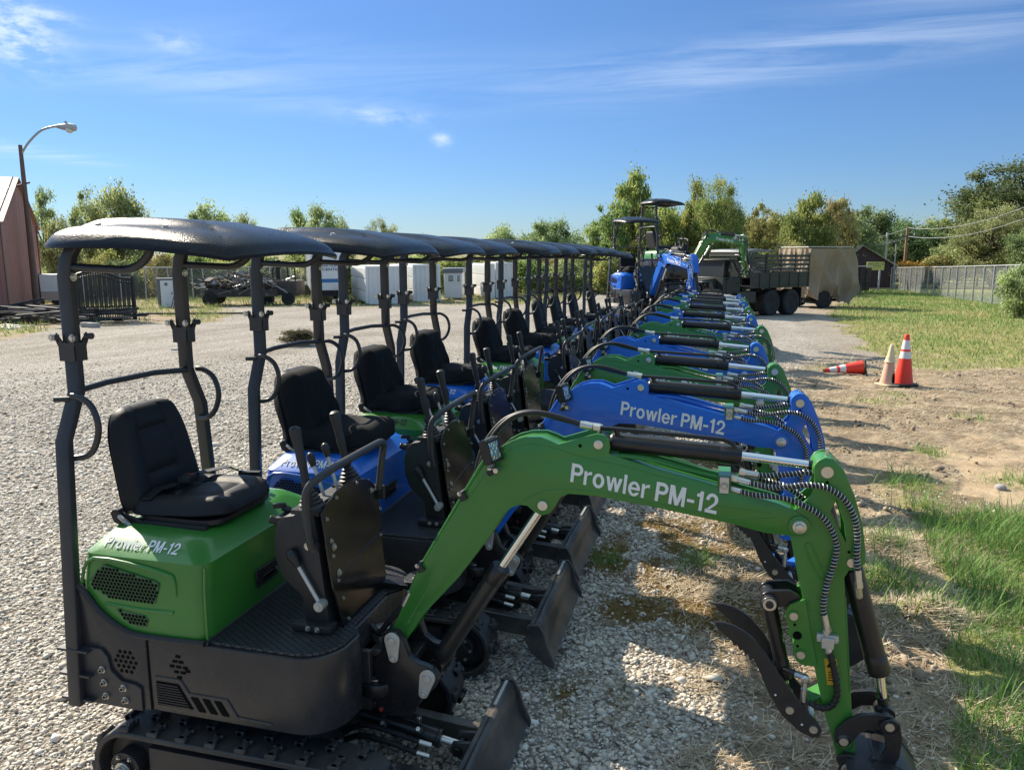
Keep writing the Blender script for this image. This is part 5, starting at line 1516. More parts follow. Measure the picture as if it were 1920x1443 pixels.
def guarded(bm, pts, r=0.0088, fit0=True, fit1=True, k=6):
    p = spline(pts, k)
    tube(bm, p, r, 9, 0)
    helix(bm, p, r+0.0012, 0.0125, 0.0016, 1)
    if fit0:
        d = (Vector(p[0])-Vector(p[2])).normalized()
        cyl(bm, Vector(p[0])-d*0.012, Vector(p[0])+d*0.032, r*1.35, 10, 2); cyl(bm, Vector(p[0])+d*0.032, Vector(p[0])+d*0.052, r*1.5, 6, 2)
    if fit1:
        d = (Vector(p[-1])-Vector(p[-3])).normalized()
        cyl(bm, Vector(p[-1])-d*0.012, Vector(p[-1])+d*0.032, r*1.35, 10, 2); cyl(bm, Vector(p[-1])+d*0.032, Vector(p[-1])+d*0.052, r*1.55, 6, 2)
HM = ['hose', 'coil', 'zinc']
def y_(pts, y): return [(a, y, b) for a, b in pts]
def hose_boom_mesh(k):
    bm = bmesh.new()
    if k == 0:
        guarded(bm, [(0.150, 2.735, 1.456), (0.192, 2.735, 1.454), (0.274, 2.735, 1.466), (0.330, 2.74, 1.474), (0.375, 2.755, 1.450), (0.40, 2.76, 1.40)], fit1=False)
    else:
        guarded(bm, [(0.150, 2.765, 1.436), (0.20, 2.765, 1.425), (0.27, 2.77, 1.405), (0.33, 2.775, 1.36)], fit1=False)
    return FM(bm, 'hydraulic_hose', HM)
def hose_a_mesh():
    bm = bmesh.new()
    guarded(bm, [(0.123, 2.712, 1.433), (0.193, 2.700, 1.424), (0.267, 2.682, 1.437), (0.320, 2.682, 1.446), (0.385, 2.684, 1.440), (0.440, 2.684, 1.404), (0.475, 2.684, 1.345), (0.489, 2.684, 1.280), (0.491, 2.684, 1.215), (0.499, 2.684, 1.150)])
    cyl(bm, (0.503, 2.684, 1.10), (0.512, 2.70, 1.06), 0.012, 8, 2)
    return FM(bm, 'hydraulic_hose', HM)
def hose_b_mesh():
    bm = bmesh.new()
    guarded(bm, [(0.096, 2.708, 1.401), (0.159, 2.69, 1.395), (0.256, 2.682, 1.392), (0.346, 2.682, 1.358), (0.395, 2.684, 1.315), (0.424, 2.684, 1.25), (0.424, 2.684, 1.19), (0.405, 2.686, 1.10), (0.399, 2.688, 1.017), (0.406, 2.688, 0.975)])
    cyl(bm, (0.412, 2.688, 0.925), (0.418, 2.690, 0.905), 0.010, 8, 2)
    return FM(bm, 'hydraulic_hose', HM)
def hose_c_mesh():
    bm = bmesh.new()
    p = spline([(0.428, 2.688, 0.852), (0.445, 2.686, 0.80), (0.457, 2.682, 0.745), (0.462, 2.682, 0.69), (0.445, 2.684, 0.648), (0.41, 2.69, 0.634), (0.375, 2.70, 0.645)], 5)
    tube(bm, p, 0.0105, 10, 0)
    helix(bm, p, 0.0110, 0.02, 0.0024, 0)
    cyl(bm, (0.425, 2.69, 0.872), (0.429, 2.688, 0.848), 0.011, 8, 1)
    return FM(bm, 'hydraulic_hose', ['hose', 'zinc'])
def bighose_mesh(k):
    bm = bmesh.new()
    if k:
        p = spline([(-0.89, 2.785, 1.36), (-0.86, 2.785, 1.47), (-0.80, 2.785, 1.56), (-0.74, 2.785, 1.605), (-0.66, 2.785, 1.625), (-0.55, 2.785, 1.605), (-0.465, 2.785, 1.588)], 6)
        tube(bm, p, 0.0105, 10, 0); cyl(bm, p[-1], Vector(p[-1])+Vector((0.07, 0, -0.01)), 0.0145, 10, 1)
        return FM(bm, 'supply_hose', ['hose', 'zinc', 'barrel'])
    p = spline([(-0.87, 2.745, 1.36), (-0.845, 2.745, 1.45), (-0.80, 2.745, 1.54), (-0.745, 2.745, 1.598), (-0.69, 2.745, 1.625), (-0.622, 2.745, 1.632), (-0.544, 2.745, 1.618), (-0.465, 2.745, 1.596)], 6)
    tube(bm, p, 0.0105, 10, 0)
    cyl(bm, (-0.47, 2.745, 1.597), (-0.425, 2.745, 1.590), 0.0145, 10, 1); cyl(bm, (-0.42, 2.745, 1.590), (-0.395, 2.745, 1.588), 0.016, 6, 1)
    tube(bm, spline([(-0.395, 2.745, 1.588), (-0.30, 2.745, 1.586), (0.0, 2.745, 1.574), (0.050, 2.745, 1.568), (0.075, 2.748, 1.555), (0.082, 2.752, 1.530)], 5), 0.0085, 8, 2)
    tube(bm, spline([(-0.34, 2.745, 1.586), (-0.335, 2.75, 1.57), (-0.335, 2.755, 1.545)], 4), 0.010, 8, 2)
    return FM(bm, 'supply_hose', ['hose', 'zinc', 'barrel'])

def cyl_part(name, p0, barrel0, barrel1, rb, p1, rr):
    """barrel mesh, rod mesh (p in xz at YC)"""
    def v(p): return Vector((p[0], YC, p[1]))
    def bar():
        bm = bmesh.new()
        a, b = v(barrel0), v(barrel1); d = (b-a).normalized()
        prof = [(rb*0.8, 0), (rb*0.97, 0.006), (rb, 0.012), (rb, (b-a).length-0.075), (rb*1.0, (b-a).length-0.074), (rb*1.06, (b-a).length-0.07), (rb*1.06, (b-a).length-0.004), (rb*1.0, (b-a).length)]
        lathe(bm, prof, 28, 0, a, d.to_track_quat('Z', 'Y').to_matrix())
        q = v(p0)
        ycyl(bm, q.x, q.z, YC-0.03, YC+0.03, rb*0.85, 20)
        cyl(bm, q, a+d*0.01, rb*0.7, 16)
        return FM(bm, name, ['barrel'], 0)
    def rod():
        bm = bmesh.new()
        b = v(barrel1); q = v(p1); d = (q-b).normalized()
        cyl(bm, b-d*0.01, q-d*0.055, rr, 20, 0)
        cyl(bm, q-d*0.055, q-d*0.01, rr*1.12, 16, 1)
        ycyl(bm, q.x, q.z, YC-0.03, YC+0.03, rr*1.9, 20, 1)
        return FM(bm, 'piston_rod', ['chrome', 'barrel'])
    return bar, rod

ARM_O = [(0.340, 1.508), (0.352, 1.528), (0.375, 1.540), (0.400, 1.536), (0.436, 1.499), (0.476, 1.41), (0.507, 1.313), (0.521, 1.228), (0.524, 1.178), (0.50, 1.150), (0.475, 1.148), (0.462, 1.12), (0.519, 0.636), (0.545, 0.46), (0.535, 0.405), (0.495, 0.402), (0.477, 0.458), (0.454, 0.54), (0.422, 0.637), (0.383, 0.791), (0.353, 0.92), (0.328, 1.048), (0.294, 1.197), (0.271, 1.283), (0.277, 1.323), (0.300, 1.362), (0.335, 1.40), (0.347, 1.44), (0.342, 1.475)]
HOLE = [(0.419, 1.394), (0.400, 1.352), (0.417, 1.32), (0.457, 1.250), (0.449, 1.31)]
def arm_mesh(col):
    bm = curve_prism(ARM_O, [HOLE], YN+0.004, YN+0.016, 'a', [], 0.003)
    b2 = curve_prism(ARM_O, [HOLE], YF-0.016, YF-0.004, 'a', [], 0.003)
    me = bpy.data.meshes.new('tmp'); b2.to_mesh(me); b2.free(); bm.from_mesh(me); bpy.data.meshes.remove(me)
    n0 = len(bm.faces)
    body = [(0.450, 1.14), (0.508, 0.636), (0.53, 0.46), (0.52, 0.41), (0.50, 0.415), (0.485, 0.462), (0.462, 0.545), (0.430, 0.64), (0.391, 0.795), (0.361, 0.925), (0.336, 1.052), (0.304, 1.20), (0.284, 1.29), (0.300, 1.34)]
    prism(bm, body, YN+0.014, YF-0.014)
    # edge webs of the ear
    for pts in ([(0.40, 1.53), (0.436, 1.492), (0.476, 1.405), (0.505, 1.31), (0.517, 1.228), (0.520, 1.18), (0.505, 1.18), (0.500, 1.228), (0.488, 1.305), (0.460, 1.40), (0.424, 1.485), (0.392, 1.52)],):
        prism(bm, pts, YN+0.014, YF-0.014)
    ycyl(bm, 0.382, 1.491, YN-0.004, YF+0.004, 0.020, 20, 1)
    ycyl(bm, 0.382, 1.491, YN+0.01, YF-0.01, 0.044, 24, 0)
    cyl(bm, (0.385, YC, 1.535), (0.388, YC, 1.556), 0.006, 8, 1)
    for q in ((0.385, 1.455), (0.470, 1.215)):
        ycyl(bm, q[0], q[1], YN+0.002, YN+0.006, 0.005, 10, 2)
    ycyl(bm, 0.481, 1.178, YN-0.002, YF+0.002, 0.016, 16, 1)
    # weld reinforcements
    tube(bm, spline(y_([(0.335, 1.232), (0.330, 1.215), (0.378, 1.115), (0.396, 1.118), (0.350, 1.226), (0.335, 1.232)], YN+0.0045), 3), 0.0035, 6)
    for k in range(11):
        a0 = R(150+k*28); a1 = R(150+(k+1)*28)
        tube(bm, [(0.378+0.026*math.cos(a0), YN+0.005, 1.01+0.026*math.sin(a0)), (0.378+0.026*math.cos(a1), YN+0.005, 1.01+0.026*math.sin(a1))], 0.0035, 6)
    tube(bm, y_([(0.508, 0.70), (0.470, 1.05)], YN+0.0045), 0.003, 6)
    # carrier plate for the thumb
    gb = [(0.34, 1.03), (0.291, 1.002), (0.277, 0.975), (0.281, 0.945), (0.292, 0.917), (0.290, 0.895), (0.315, 0.872), (0.309, 0.840), (0.325, 0.795), (0.345, 0.783), (0.395, 0.785), (0.372, 0.880)]
    prism(bm, gb, YN-0.002, YN+0.010); prism(bm, gb, YF-0.010, YF+0.002)
    for (x, z) in ((0.305, 0.965), (0.337, 0.823)):
        ycyl(bm, x, z, YN-0.008, YF+0.008, 0.019, 18, 0); ycyl(bm, x, z, YN-0.011, YF+0.011, 0.014, 16, 1)
    for (x, z) in ((0.311, 0.932), (0.325, 0.853)):
        ycyl(bm, x, z, YN-0.004, YN, 0.005, 10, 2)
    ycyl(bm, 0.322, 0.893, YN-0.005, YN, 0.015, 16, 2)
    # gusset under
    prism(bm, [(0.375, 0.628), (0.418, 0.66), (0.428, 0.62), (0.40, 0.605)], YN+0.02, YF-0.02)
    return FM(bm, 'arm', [col, 'zinc', 'void'])
def block_mesh():
    bm = bmesh.new()
    box(bm, 0.400, 0.440, 2.672, 2.703, 0.868, 0.905)
    box(bm, 0.385, 0.455, 2.684, 2.704, 0.885, 0.912)
    hexbolt(bm, (0.392, 2.684, 0.899), (0, -1, 0), 0.006, 0.003); hexbolt(bm, (0.448, 2.684, 0.899), (0, -1, 0), 0.006, 0.003)
    cyl(bm, (0.415, 2.688, 0.905), (0.412, 2.688, 0.93), 0.011, 6); cyl(bm, (0.422, 2.688, 0.87), (0.426, 2.688, 0.845), 0.011, 6)
    return FM(bm, 'valve_block', ['zincflat'], 0.0015, 1)
def warn_mesh():
    bm = bmesh.new()
    prism(bm, [(0.416, 0.816), (0.457, 0.820), (0.472, 0.725), (0.432, 0.718)], 2.7015, 2.704)
    tri = lambda x, z, s: prism(bm, [(x, z+s), (x+s, z-s*0.8), (x-s, z-s*0.8)], 2.7005, 2.7015, 1)
    tri(0.438, 0.796, 0.013)
    for z in (0.766, 0.756, 0.746, 0.736):
        box(bm, 0.432, 0.458, 2.7007, 2.7015, z, z+0.003, 1)
    return FM(bm, 'warning_label', ['yellow', 'void'])
def links_mesh():
    bm = bmesh.new()
    def arc(cx, cz, r0, r1, a0, a1, n=14):
        o = [(cx+r1*math.cos(R(a0+(a1-a0)*k/n)), cz+r1*math.sin(R(a0+(a1-a0)*k/n))) for k in range(n+1)]
        i = [(cx+r0*math.cos(R(a0+(a1-a0)*k/n)), cz+r0*math.sin(R(a0+(a1-a0)*k/n))) for k in range(n+1)]
        return o+list(reversed(i))
    for (y0, y1) in ((2.682, 2.698), (2.832, 2.848)):
        # tipping link arched from the arm to the rod end
        up = [(0.494-0.030, 0.525), (0.470, 0.562), (0.50, 0.602), (0.545, 0.632), (0.60, 0.644), (0.645, 0.640), (0.668, 0.618), (0.664, 0.590), (0.640, 0.578), (0.612, 0.588), (0.575, 0.582), (0.545, 0.560), (0.526, 0.528), (0.510, 0.504), (0.485, 0.50)]
        prism(bm, up, y0, y1)
    for (y0, y1) in ((2.668, 2.681), (2.849, 2.862)):
        dn = [(0.633-0.03, 0.612), (0.640, 0.640), (0.668, 0.625), (0.680, 0.57), (0.675, 0.50), (0.650, 0.44), (0.615, 0.410), (0.585, 0.42), (0.590, 0.455), (0.615, 0.48), (0.630, 0.53), (0.622, 0.575)]
        prism(bm, dn, y0, y1)
    for (x, z) in ((0.494, 0.531), (0.636, 0.611)):
        ycyl(bm, x, z, 2.664, 2.866, 0.016, 16, 1)
        for y in (2.664,):
            pts = [(x+0.029*math.cos(a), y-0.001, z+0.029*math.sin(a)) for a in np.linspace(0, 2*math.pi, 20)]
            tube(bm, pts, 0.0020, 5, 1)
    return FM(bm, 'bucket_link', ['black', 'zinc'], 0.003, 1)
def bucket_mesh():
    bm = bmesh.new()
    prof = [(0.475, 0.455), (0.50, 0.472), (0.60, 0.470), (0.66, 0.475), (0.72, 0.445), (0.765, 0.39), (0.775, 0.32), (0.75, 0.25), (0.69, 0.20), (0.61, 0.185), (0.53, 0.20)]
    inner = [(0.505, 0.44), (0.60, 0.452), (0.66, 0.455), (0.705, 0.43), (0.745, 0.385), (0.753, 0.32), (0.73, 0.262), (0.68, 0.218), (0.61, 0.203), (0.53, 0.216)]
    y0, y1 = 2.585, 2.945
    # shell
    n = len(inner)
    out = prof[1:]
    A = [[bm.verts.new((p[0], y, p[1])) for p in q] for q in (out, inner) for y in (y0, y1)]
    for k in range(n-1):
        bm.faces.new((A[0][k], A[1][k], A[1][k+1], A[0][k+1])); bm.faces.new((A[2][k], A[2][k+1], A[3][k+1], A[3][k]))
        bm.faces.new((A[0][k], A[0][k+1], A[2][k+1], A[2][k])); bm.faces.new((A[1][k], A[3][k], A[3][k+1], A[1][k+1]))
    for k in (0, n-1):
        bm.faces.new((A[0][k], A[2][k], A[3][k], A[1][k]))
    # sides, leaning on the profile
    side = [(0.505, 0.46), (0.60, 0.464), (0.66, 0.468), (0.715, 0.44), (0.758, 0.388), (0.767, 0.32), (0.742, 0.254), (0.685, 0.206), (0.61, 0.191), (0.53, 0.205), (0.545, 0.30)]
    prism(bm, side, y0-0.010, y0-0.001); prism(bm, side, y1+0.001, y1+0.010)
    # wear strips round the back
    for y in (2.66, 2.86):
        for a, b in zip(out[2:9], out[3:9]):
            tube(bm, [(a[0], y, a[1]), (b[0], y, b[1])], 0.006, 6)
    # teeth
    for k in range(4):
        y = 2.61+k*0.103
        prism(bm, [(0.55, 0.215), (0.55, 0.188), (0.46, 0.215), (0.46, 0.222)], y-0.02, y+0.02)
    # ears of the hitch
    ear = [(0.475, 0.455), (0.490, 0.478), (0.525, 0.478), (0.545, 0.458), (0.575, 0.458), (0.59, 0.485), (0.63, 0.482), (0.655, 0.45), (0.665, 0.41), (0.50, 0.40)]
    prism(bm, ear, 2.670, 2.684); prism(bm, ear, 2.846, 2.860)
    for (x, z) in ((0.513, 0.435), (0.608, 0.445)):
        ycyl(bm, x, z, 2.664, 2.866, 0.028, 18, 0); ycyl(bm, x, z, 2.650, 2.88, 0.017, 16, 1); hexbolt(bm, (x, 2.656, z), (0, -1, 0), 0.017, 0.010, 1)
    return FM(bm, 'bucket', ['steel_black', 'zinc'], 0.003, 1)
THUMB = [(0.037, 0.914), (0.07, 0.916), (0.106, 0.908), (0.14, 0.892), (0.172, 0.870), (0.22, 0.818), (0.26, 0.756), (0.317, 0.679), (0.38, 0.604), (0.412, 0.573), (0.424, 0.548), (0.415, 0.525), (0.393, 0.517), (0.347, 0.536), (0.285, 0.588), (0.235, 0.667), (0.201, 0.747), (0.179, 0.790), (0.166, 0.783), (0.160, 0.806), (0.149, 0.800), (0.143, 0.821), (0.131, 0.815), (0.121, 0.836), (0.108, 0.833), (0.102, 0.848), (0.05, 0.890)]
def thumb_mesh():
    bm = bmesh.new()
    prism(bm, THUMB, 2.682, 2.694); prism(bm, THUMB, 2.836, 2.848)
    for (x, z) in ((0.394, 0.553), (0.311, 0.614)):
        ycyl(bm, x, z, 2.676, 2.854, 0.016, 16, 1)
    box(bm, 0.235, 0.26, 2.694, 2.836, 0.68, 0.72)
    ycyl(bm, 0.26, 0.665, 2.680, 2.684, 0.006, 10, 2); ycyl(bm, 0.355, 0.565, 2.680, 2.684, 0.006, 10, 2)
    return FM(bm, 'thumb', ['steel_black', 'zinc', 'white'], 0.003, 1)
def lug_mesh():
    bm = bmesh.new()
    lug = [(0.190, 0.998), (0.198, 1.024), (0.222, 1.041), (0.288, 1.049), (0.318, 1.036), (0.338, 1.005), (0.31, 0.985), (0.262, 0.985), (0.235, 0.968), (0.208, 0.970)]
    prism(bm, lug, 2.715, 2.728); prism(bm, lug, 2.802, 2.815)
    ycyl(bm, 0.223, 0.998, 2.700, 2.83, 0.030, 20, 0); ycyl(bm, 0.223, 0.998, 2.692, 2.838, 0.026, 20, 1); ycyl(bm, 0.223, 0.998, 2.686, 2.844, 0.014, 16, 0)
    return FM(bm, 'thumb_lug', ['black', 'zinc'], 0.003, 1)
def thumbfit_mesh():
    bm = bmesh.new()
    cyl(bm, (0.290, 2.74, 0.735), (0.325, 2.72, 0.735), 0.013, 10, 0)
    cyl(bm, (0.325, 2.72, 0.735), (0.352, 2.712, 0.733), 0.013, 8, 1); lathe(bm, [(0.008, -0.014), (0.015, -0.008), (0.015, 0.008), (0.008, 0.014)], 12, 1, (0.358, 2.708, 0.728), Matrix.Rotation(R(90), 3, 'X'))
    cyl(bm, (0.360, 2.708, 0.72), (0.358, 2.708, 0.688), 0.007, 8, 1); cyl(bm, (0.358, 2.708, 0.688), (0.357, 2.708, 0.64), 0.012, 10, 1)
    return FM(bm, 'hose_fitting', ['barrel', 'zinc'])

M['gloss'] = simple('glossy_black_panel', (0.010, 0.009, 0.008), 0.16, var=0.2, vscale=6, dust=0.03, rvar=0.08)
M['coil'] = simple('wire_coil', (0.60, 0.60, 0.58), 0.35, metal=0.6, var=0.1)
M['lattice_green'] = simple('lattice_green', (0.05, 0.12, 0.045), 0.45, var=0.1)
M['lattice_blue'] = simple('lattice_blue', (0.02, 0.06, 0.25), 0.45, var=0.1)

def make_machine(col, covered, tmat, loc, rz, label, group, blade_dz=0.0, boomrot=0.0):
    t = empty('mini_excavator', loc, rz, label, 'excavator', group)
    ys = ((2.292, 2.472), (3.058, 3.238))
    for i, (a, b) in enumerate(ys):
        tr = P_('track', i, t, lambda: track_mesh(a, b))
        P_('sprocket', i, tr, lambda: wheel_mesh(TX0, a, b, 0.118, 11))
        P_('idler', i, tr, lambda: wheel_mesh(TX1, a, b, 0.124, 0))
        P_('track_frame', i, tr, lambda: track_frame_mesh(a, b))
    P_('undercarriage', 0, t, undercarriage_mesh)
    bl = P_('dozer_blade', 0, t, blade_mesh); bl.location.z = blade_dz
    P_('blade_cylinder', 0, bl, blade_cyl_mesh); [P_('blade_hose', q, bl, lambda: blade_hose_mesh(q)) for q in (0, 1)]
    bo = P_('body', 0, t, body_mesh)
    P_('side_grille', 0, bo, side_grille_mesh); [P_('mounting_bracket', q, bo, lambda: mount_mesh(q)) for q in (-1, 1)]
    P_('deck', 0, t, deck_mesh); P_('foot_pedal', 0, t, pedal_mesh)
    ho = P_('hood', col, t, lambda: hood_mesh(col))
    P_('rubber_seal', 0, ho, seal_mesh)
    P_('intake_grille', col+'1', ho, lambda: grille_mesh(GR1, col)); P_('intake_grille', col+'2', ho, lambda: grille_mesh(GR2, col))
    P_('latch', 0, ho, latch_mesh)
    P_('lettering', 'hood'+tmat, ho, lambda: hood_text_mesh(tmat))
    se = P_('seat_cushion', 0, t, cushion_mesh)
    ba = P_('backrest', 0, t, backrest_mesh)
    [P_('seat_rail', q, se, lambda: seat_rail_mesh(q)) for q in (0, 1)]
    if covered:
        ba.scale = (1, 1, 0.985)
        P_('cushion_cover', 0, se, lambda: cover_mesh(1)); P_('backrest_cover', 0, ba, lambda: cover_mesh(0))
    else:
        P_('seat_belt', 0, se, belt_mesh)
    co = P_('control_console', 0, t, console_mesh)
    P_('front_panel', 0, co, panel_mesh)
    P_('joystick', 0, co, lambda: joystick_mesh(2.60)); P_('joystick', 1, co, lambda: joystick_mesh(2.935, -1.505, -1.575, 1.55))
    P_('lever', 0, co, lambda: lever_mesh((-1.585, 2.75, 1.385), (-1.535, 2.75, 1.235))); P_('lever', 1, co, lambda: lever_mesh((-1.545, 2.80, 1.415), (-1.495, 2.80, 1.235)))
    P_('travel_lever', 0, co, side_lever_mesh); P_('grab_bar', 0, co, grabbar_mesh); P_('switch_cluster', 0, co, keys_mesh)
    for i, s in enumerate((-1, 1)):
        po = P_('canopy_post', i, t, lambda: post_mesh(s))
        P_('collar', i, po, lambda: collar_mesh(s)); P_('grab_handle', i, po, lambda: handle_mesh(s)); P_('roof_brace', i, po, lambda: brace_mesh(s))
    P_('cross_bar', 0, t, crossbar_mesh)
    P_('roof', 0, t, roof_mesh)
    sw = P_('swing_bracket', 0, t, swing_mesh)
    P_('pin_plate', 0, sw, lambda: pinplate_mesh(-1.203, 0.690, 0.05)); P_('pin_plate', 1, sw, lambda: pinplate_mesh(-1.055, 0.550, -0.25))
    bm_ = P_('boom', col, t, lambda: boom_mesh(col))
    P_('lettering', 'boom', bm_, boom_text_mesh); P_('work_light', 0, bm_, light_mesh)
    for q in range(5): P_('oil_pipe', col+str(q), bm_, lambda: pipe_mesh(q, col))
    for q in range(3): P_('pipe_clamp', q, bm_, lambda: clip_mesh(q))
    [P_('hydraulic_hose', 'b%d' % q, bm_, lambda: hose_boom_mesh(q)) for q in (0, 1)]; [P_('supply_hose', q, bm_, lambda: bighose_mesh(q)) for q in (0, 1)]
    for nm, args in (('boom_cylinder', ((-1.058, 0.545), (-1.039, 0.577), (-0.780, 1.000), 0.037, (-0.600, 1.289), 0.0175)),
                     ('arm_cylinder', ((-0.395, 1.537), (-0.360, 1.536), (0.105, 1.512), 0.0335, (0.382, 1.491), 0.0155)),
                     ('bucket_cylinder', ((0.481, 1.185), (0.492, 1.140), (0.610, 0.755), 0.0365, (0.636, 0.611), 0.0165)),
                     ('thumb_cylinder', ((0.223, 0.998), (0.228, 0.97), (0.295, 0.69), 0.026, (0.311, 0.614), 0.013))):
        b, r = cyl_part(nm, *args)
        c = P_(nm, 0, t, b); P_('piston_rod', nm, c, r)
        if nm == 'thumb_cylinder': P_('hose_fitting', 0, c, thumbfit_mesh); P_('thumb_lug', 0, c, lug_mesh)
    ar = P_('arm', col, t, lambda: arm_mesh(col))
    P_('hydraulic_hose', 'a', ar, hose_a_mesh); P_('hydraulic_hose', 'b', ar, hose_b_mesh); P_('hydraulic_hose', 'c', ar, hose_c_mesh)
    P_('valve_block', 0, ar, block_mesh); P_('warning_label', 0, ar, warn_mesh)
    P_('bucket_link', 0, t, links_mesh); P_('bucket', 0, t, bucket_mesh); P_('thumb', 0, t, thumb_mesh)
    return t

ROW = 'mini excavators parked in a row'
CY = [2.77, 4.0, 5.09, 6.27, 7.67, 9.02, 10.3, 11.55, 12.75, 14.8]
DX = [0.0, 0.03, -0.02, -0.08, 0.03, -0.02, 0.0, -0.03, 0.02, 0.0]
LBL = ['green mini excavator nearest the camera with bare black seat and white lettering on its hood',
       'blue mini excavator right behind the nearest green one, seat under a black cloth cover',
       'green mini excavator with black lettering on its hood and a covered seat',
       'blue mini excavator with covered seat, fourth machine from the front of the row',
       'green mini excavator with covered seat, fifth machine from the front of the row',
       'blue mini excavator with covered seat, sixth from the front, last one with a cloth cover',
       'green mini excavator with uncovered seat, seventh from the front of the row',
       'blue mini excavator with uncovered seat, third from the far end of the row',
       'green mini excavator with uncovered seat, next to last in the row',
       'blue mini excavator at the far end of the row, its seat uncovered']
for i in range(10):
    make_machine('green' if i % 2 == 0 else 'blue', 1 <= i <= 5, 'blackletter' if i == 2 else 'white',
                 (OX+DX[i], CY[i], gz(OX, CY[i])), R([0, 0.6, -0.8, -1.2, 0.5, 0, 1.0, -0.6, 0.8, 0][i]), LBL[i], ROW, -0.09 if i == 0 else 0.0)

# ------------------------------------------------------------------ trees
LEAF = {
 'dead': tone_mat('dead_weed_stems', [(0.0, (0.05, 0.04, 0.022)), (0.5, (0.13, 0.11, 0.06)), (1.0, (0.24, 0.20, 0.11))], 0.8, 0.2, 0.2, 0.1),
 'olive': tone_mat('leaves_grey_green', [(0.0, (0.128, 0.173, 0.073)), (0.5, (0.274, 0.347, 0.154)), (1.0, (0.493, 0.583, 0.259))], 0.7, 0.55, 0.3, 0.16),
 'yellow': tone_mat('leaves_yellow_green', [(0.0, (0.115, 0.165, 0.052)), (0.45, (0.235, 0.315, 0.10)), (0.8, (0.36, 0.42, 0.135)), (1.0, (0.50, 0.47, 0.15))], 0.7, 0.58, 0.3, 0.15),
 'dark': tone_mat('leaves_dark_green', [(0.0, (0.055, 0.092, 0.041)), (0.5, (0.136, 0.201, 0.082)), (1.0, (0.274, 0.365, 0.130))], 0.65, 0.42, 0.35, 0.14),
 'rust': tone_mat('leaves_rust', [(0.0, (0.182, 0.100, 0.024)), (0.5, (0.474, 0.274, 0.065)), (1.0, (0.620, 0.474, 0.114))], 0.8, 0.3, 0.2, 0.12),
 'straw': tone_mat('dead_stems', [(0.0, (0.182, 0.155, 0.065)), (0.5, (0.401, 0.355, 0.145)), (1.0, (0.566, 0.566, 0.211))], 0.8, 0.2, 0.2, 0.1),
}
M['bark'] = simple('bark', (0.075, 0.058, 0.042), 0.95, var=0.35, vscale=6, bump=0.5, bscale=14)
_tree = {}
def tree_mesh(kind, shape, seed):
    """crown (leaf quads in clumps) and branching trunk of a tree of height 1 and width 1"""
    k = (kind, shape, seed)
    if k in _tree: return _tree[k]
    r = np.random.default_rng(seed+100)
    if shape == 'tall': nb, base, rad, per, ls = 56, 0.14, 0.090, 230, 0.020
    elif shape == 'round': nb, base, rad, per, ls = 66, 0.12, 0.110, 250, 0.019
    elif shape == 'big': nb, base, rad, per, ls = 120, 0.08, 0.075, 270, 0.0105
    elif shape == 'airy': nb, base, rad, per, ls = 48, 0.22, 0.078, 190, 0.018
    else: nb, base, rad, per, ls = 36, 0.0, 0.155, 230, 0.030     # bush
    C = []
    while len(C) < nb:
        p = r.uniform(-1, 1, 3)
        d = np.linalg.norm(p)
        if d > 1 or d < 0.30: continue
        h = (p[2]+1)/2
        if shape == 'tall': wid = 0.30+0.70*math.sin(math.pi*min(1, (1-h)*0.82+0.14))
        elif shape == 'airy': wid = 0.55+0.45*h
        else: wid = 1.0
        C.append((p[0]*0.42*wid, p[1]*0.42*wid, base+(1-base-rad)*h*0.98+rad*0.3))
    C = np.array(C)
    # a few stray clumps break the outline
    out = []
    for c in C:
        m = int(per*r.uniform(0.55, 1.35)); s = rad*r.uniform(0.6, 1.3)
        q = r.normal(0, 0.5, (m, 3)); q *= (s*np.array([1.15, 1.15, 0.8]))
        out.append(np.concatenate([c+q, np.full((m, 1), r.normal(0.5, 0.16))], 1))
    P = np.vstack(out); P[:, 2] = np.abs(P[:, 2])
    n = len(P)
    e1 = r.normal(size=(n, 3)); e1 /= np.linalg.norm(e1, axis=1)[:, None]
    e2 = np.cross(e1, r.normal(size=(n, 3))); e2 /= np.linalg.norm(e2, axis=1)[:, None]
    s = (ls*r.uniform(0.5, 1.25, n))[:, None]
    c = P[:, :3]
    V = np.stack([c-e1*s, c-e2*s*0.55, c+e1*s, c+e2*s*0.55], 1).reshape(-1, 3)
    tone = np.clip(P[:, 3]+r.normal(0, 0.17, n), 0, 1)
    crown = new_np_mesh('crown', V, np.arange(4*n), np.full(n, 4), [LEAF[kind]], False, {'tone': np.repeat(tone, 4)})
    bm = bmesh.new()
    top = 0.86 if shape != 'bush' else 0.5
    sp = [(0, 0, -0.02)]
    for t in (0.15, 0.3, 0.5, 0.7, 1.0):
        sp.append((r.normal(0, 0.02)*t, r.normal(0, 0.02)*t, top*t))
    if shape != 'bush':
        tube(bm, spline(sp, 3), list(np.linspace(0.018, 0.003, 16)), 7)
    for cc in C[::1 if shape != 'bush' else 2]:
        h = max(0.0, min(cc[2]-0.12-0.25*math.hypot(cc[0], cc[1]), top*0.9)) if shape != 'bush' else 0.0
        f = h/top
        i = min(len(sp)-2, int(f*5)); a = Vector(sp[i]).lerp(Vector(sp[i+1]), min(1, f*5-i))
        if shape == 'bush': a = Vector((r.normal(0, 0.03), r.normal(0, 0.03), 0))
        b = Vector(cc); mid = a.lerp(b, 0.55)+Vector((r.normal(0, 0.015), r.normal(0, 0.015), 0.015))
        tube(bm, spline([a, mid, b], 2), [0.0065, 0.005, 0.004, 0.003, 0.0015], 5)
    trunk = fin(bm, 'trunk', [M['bark']])
    _tree[k] = (crown, trunk)
    return _tree[k]

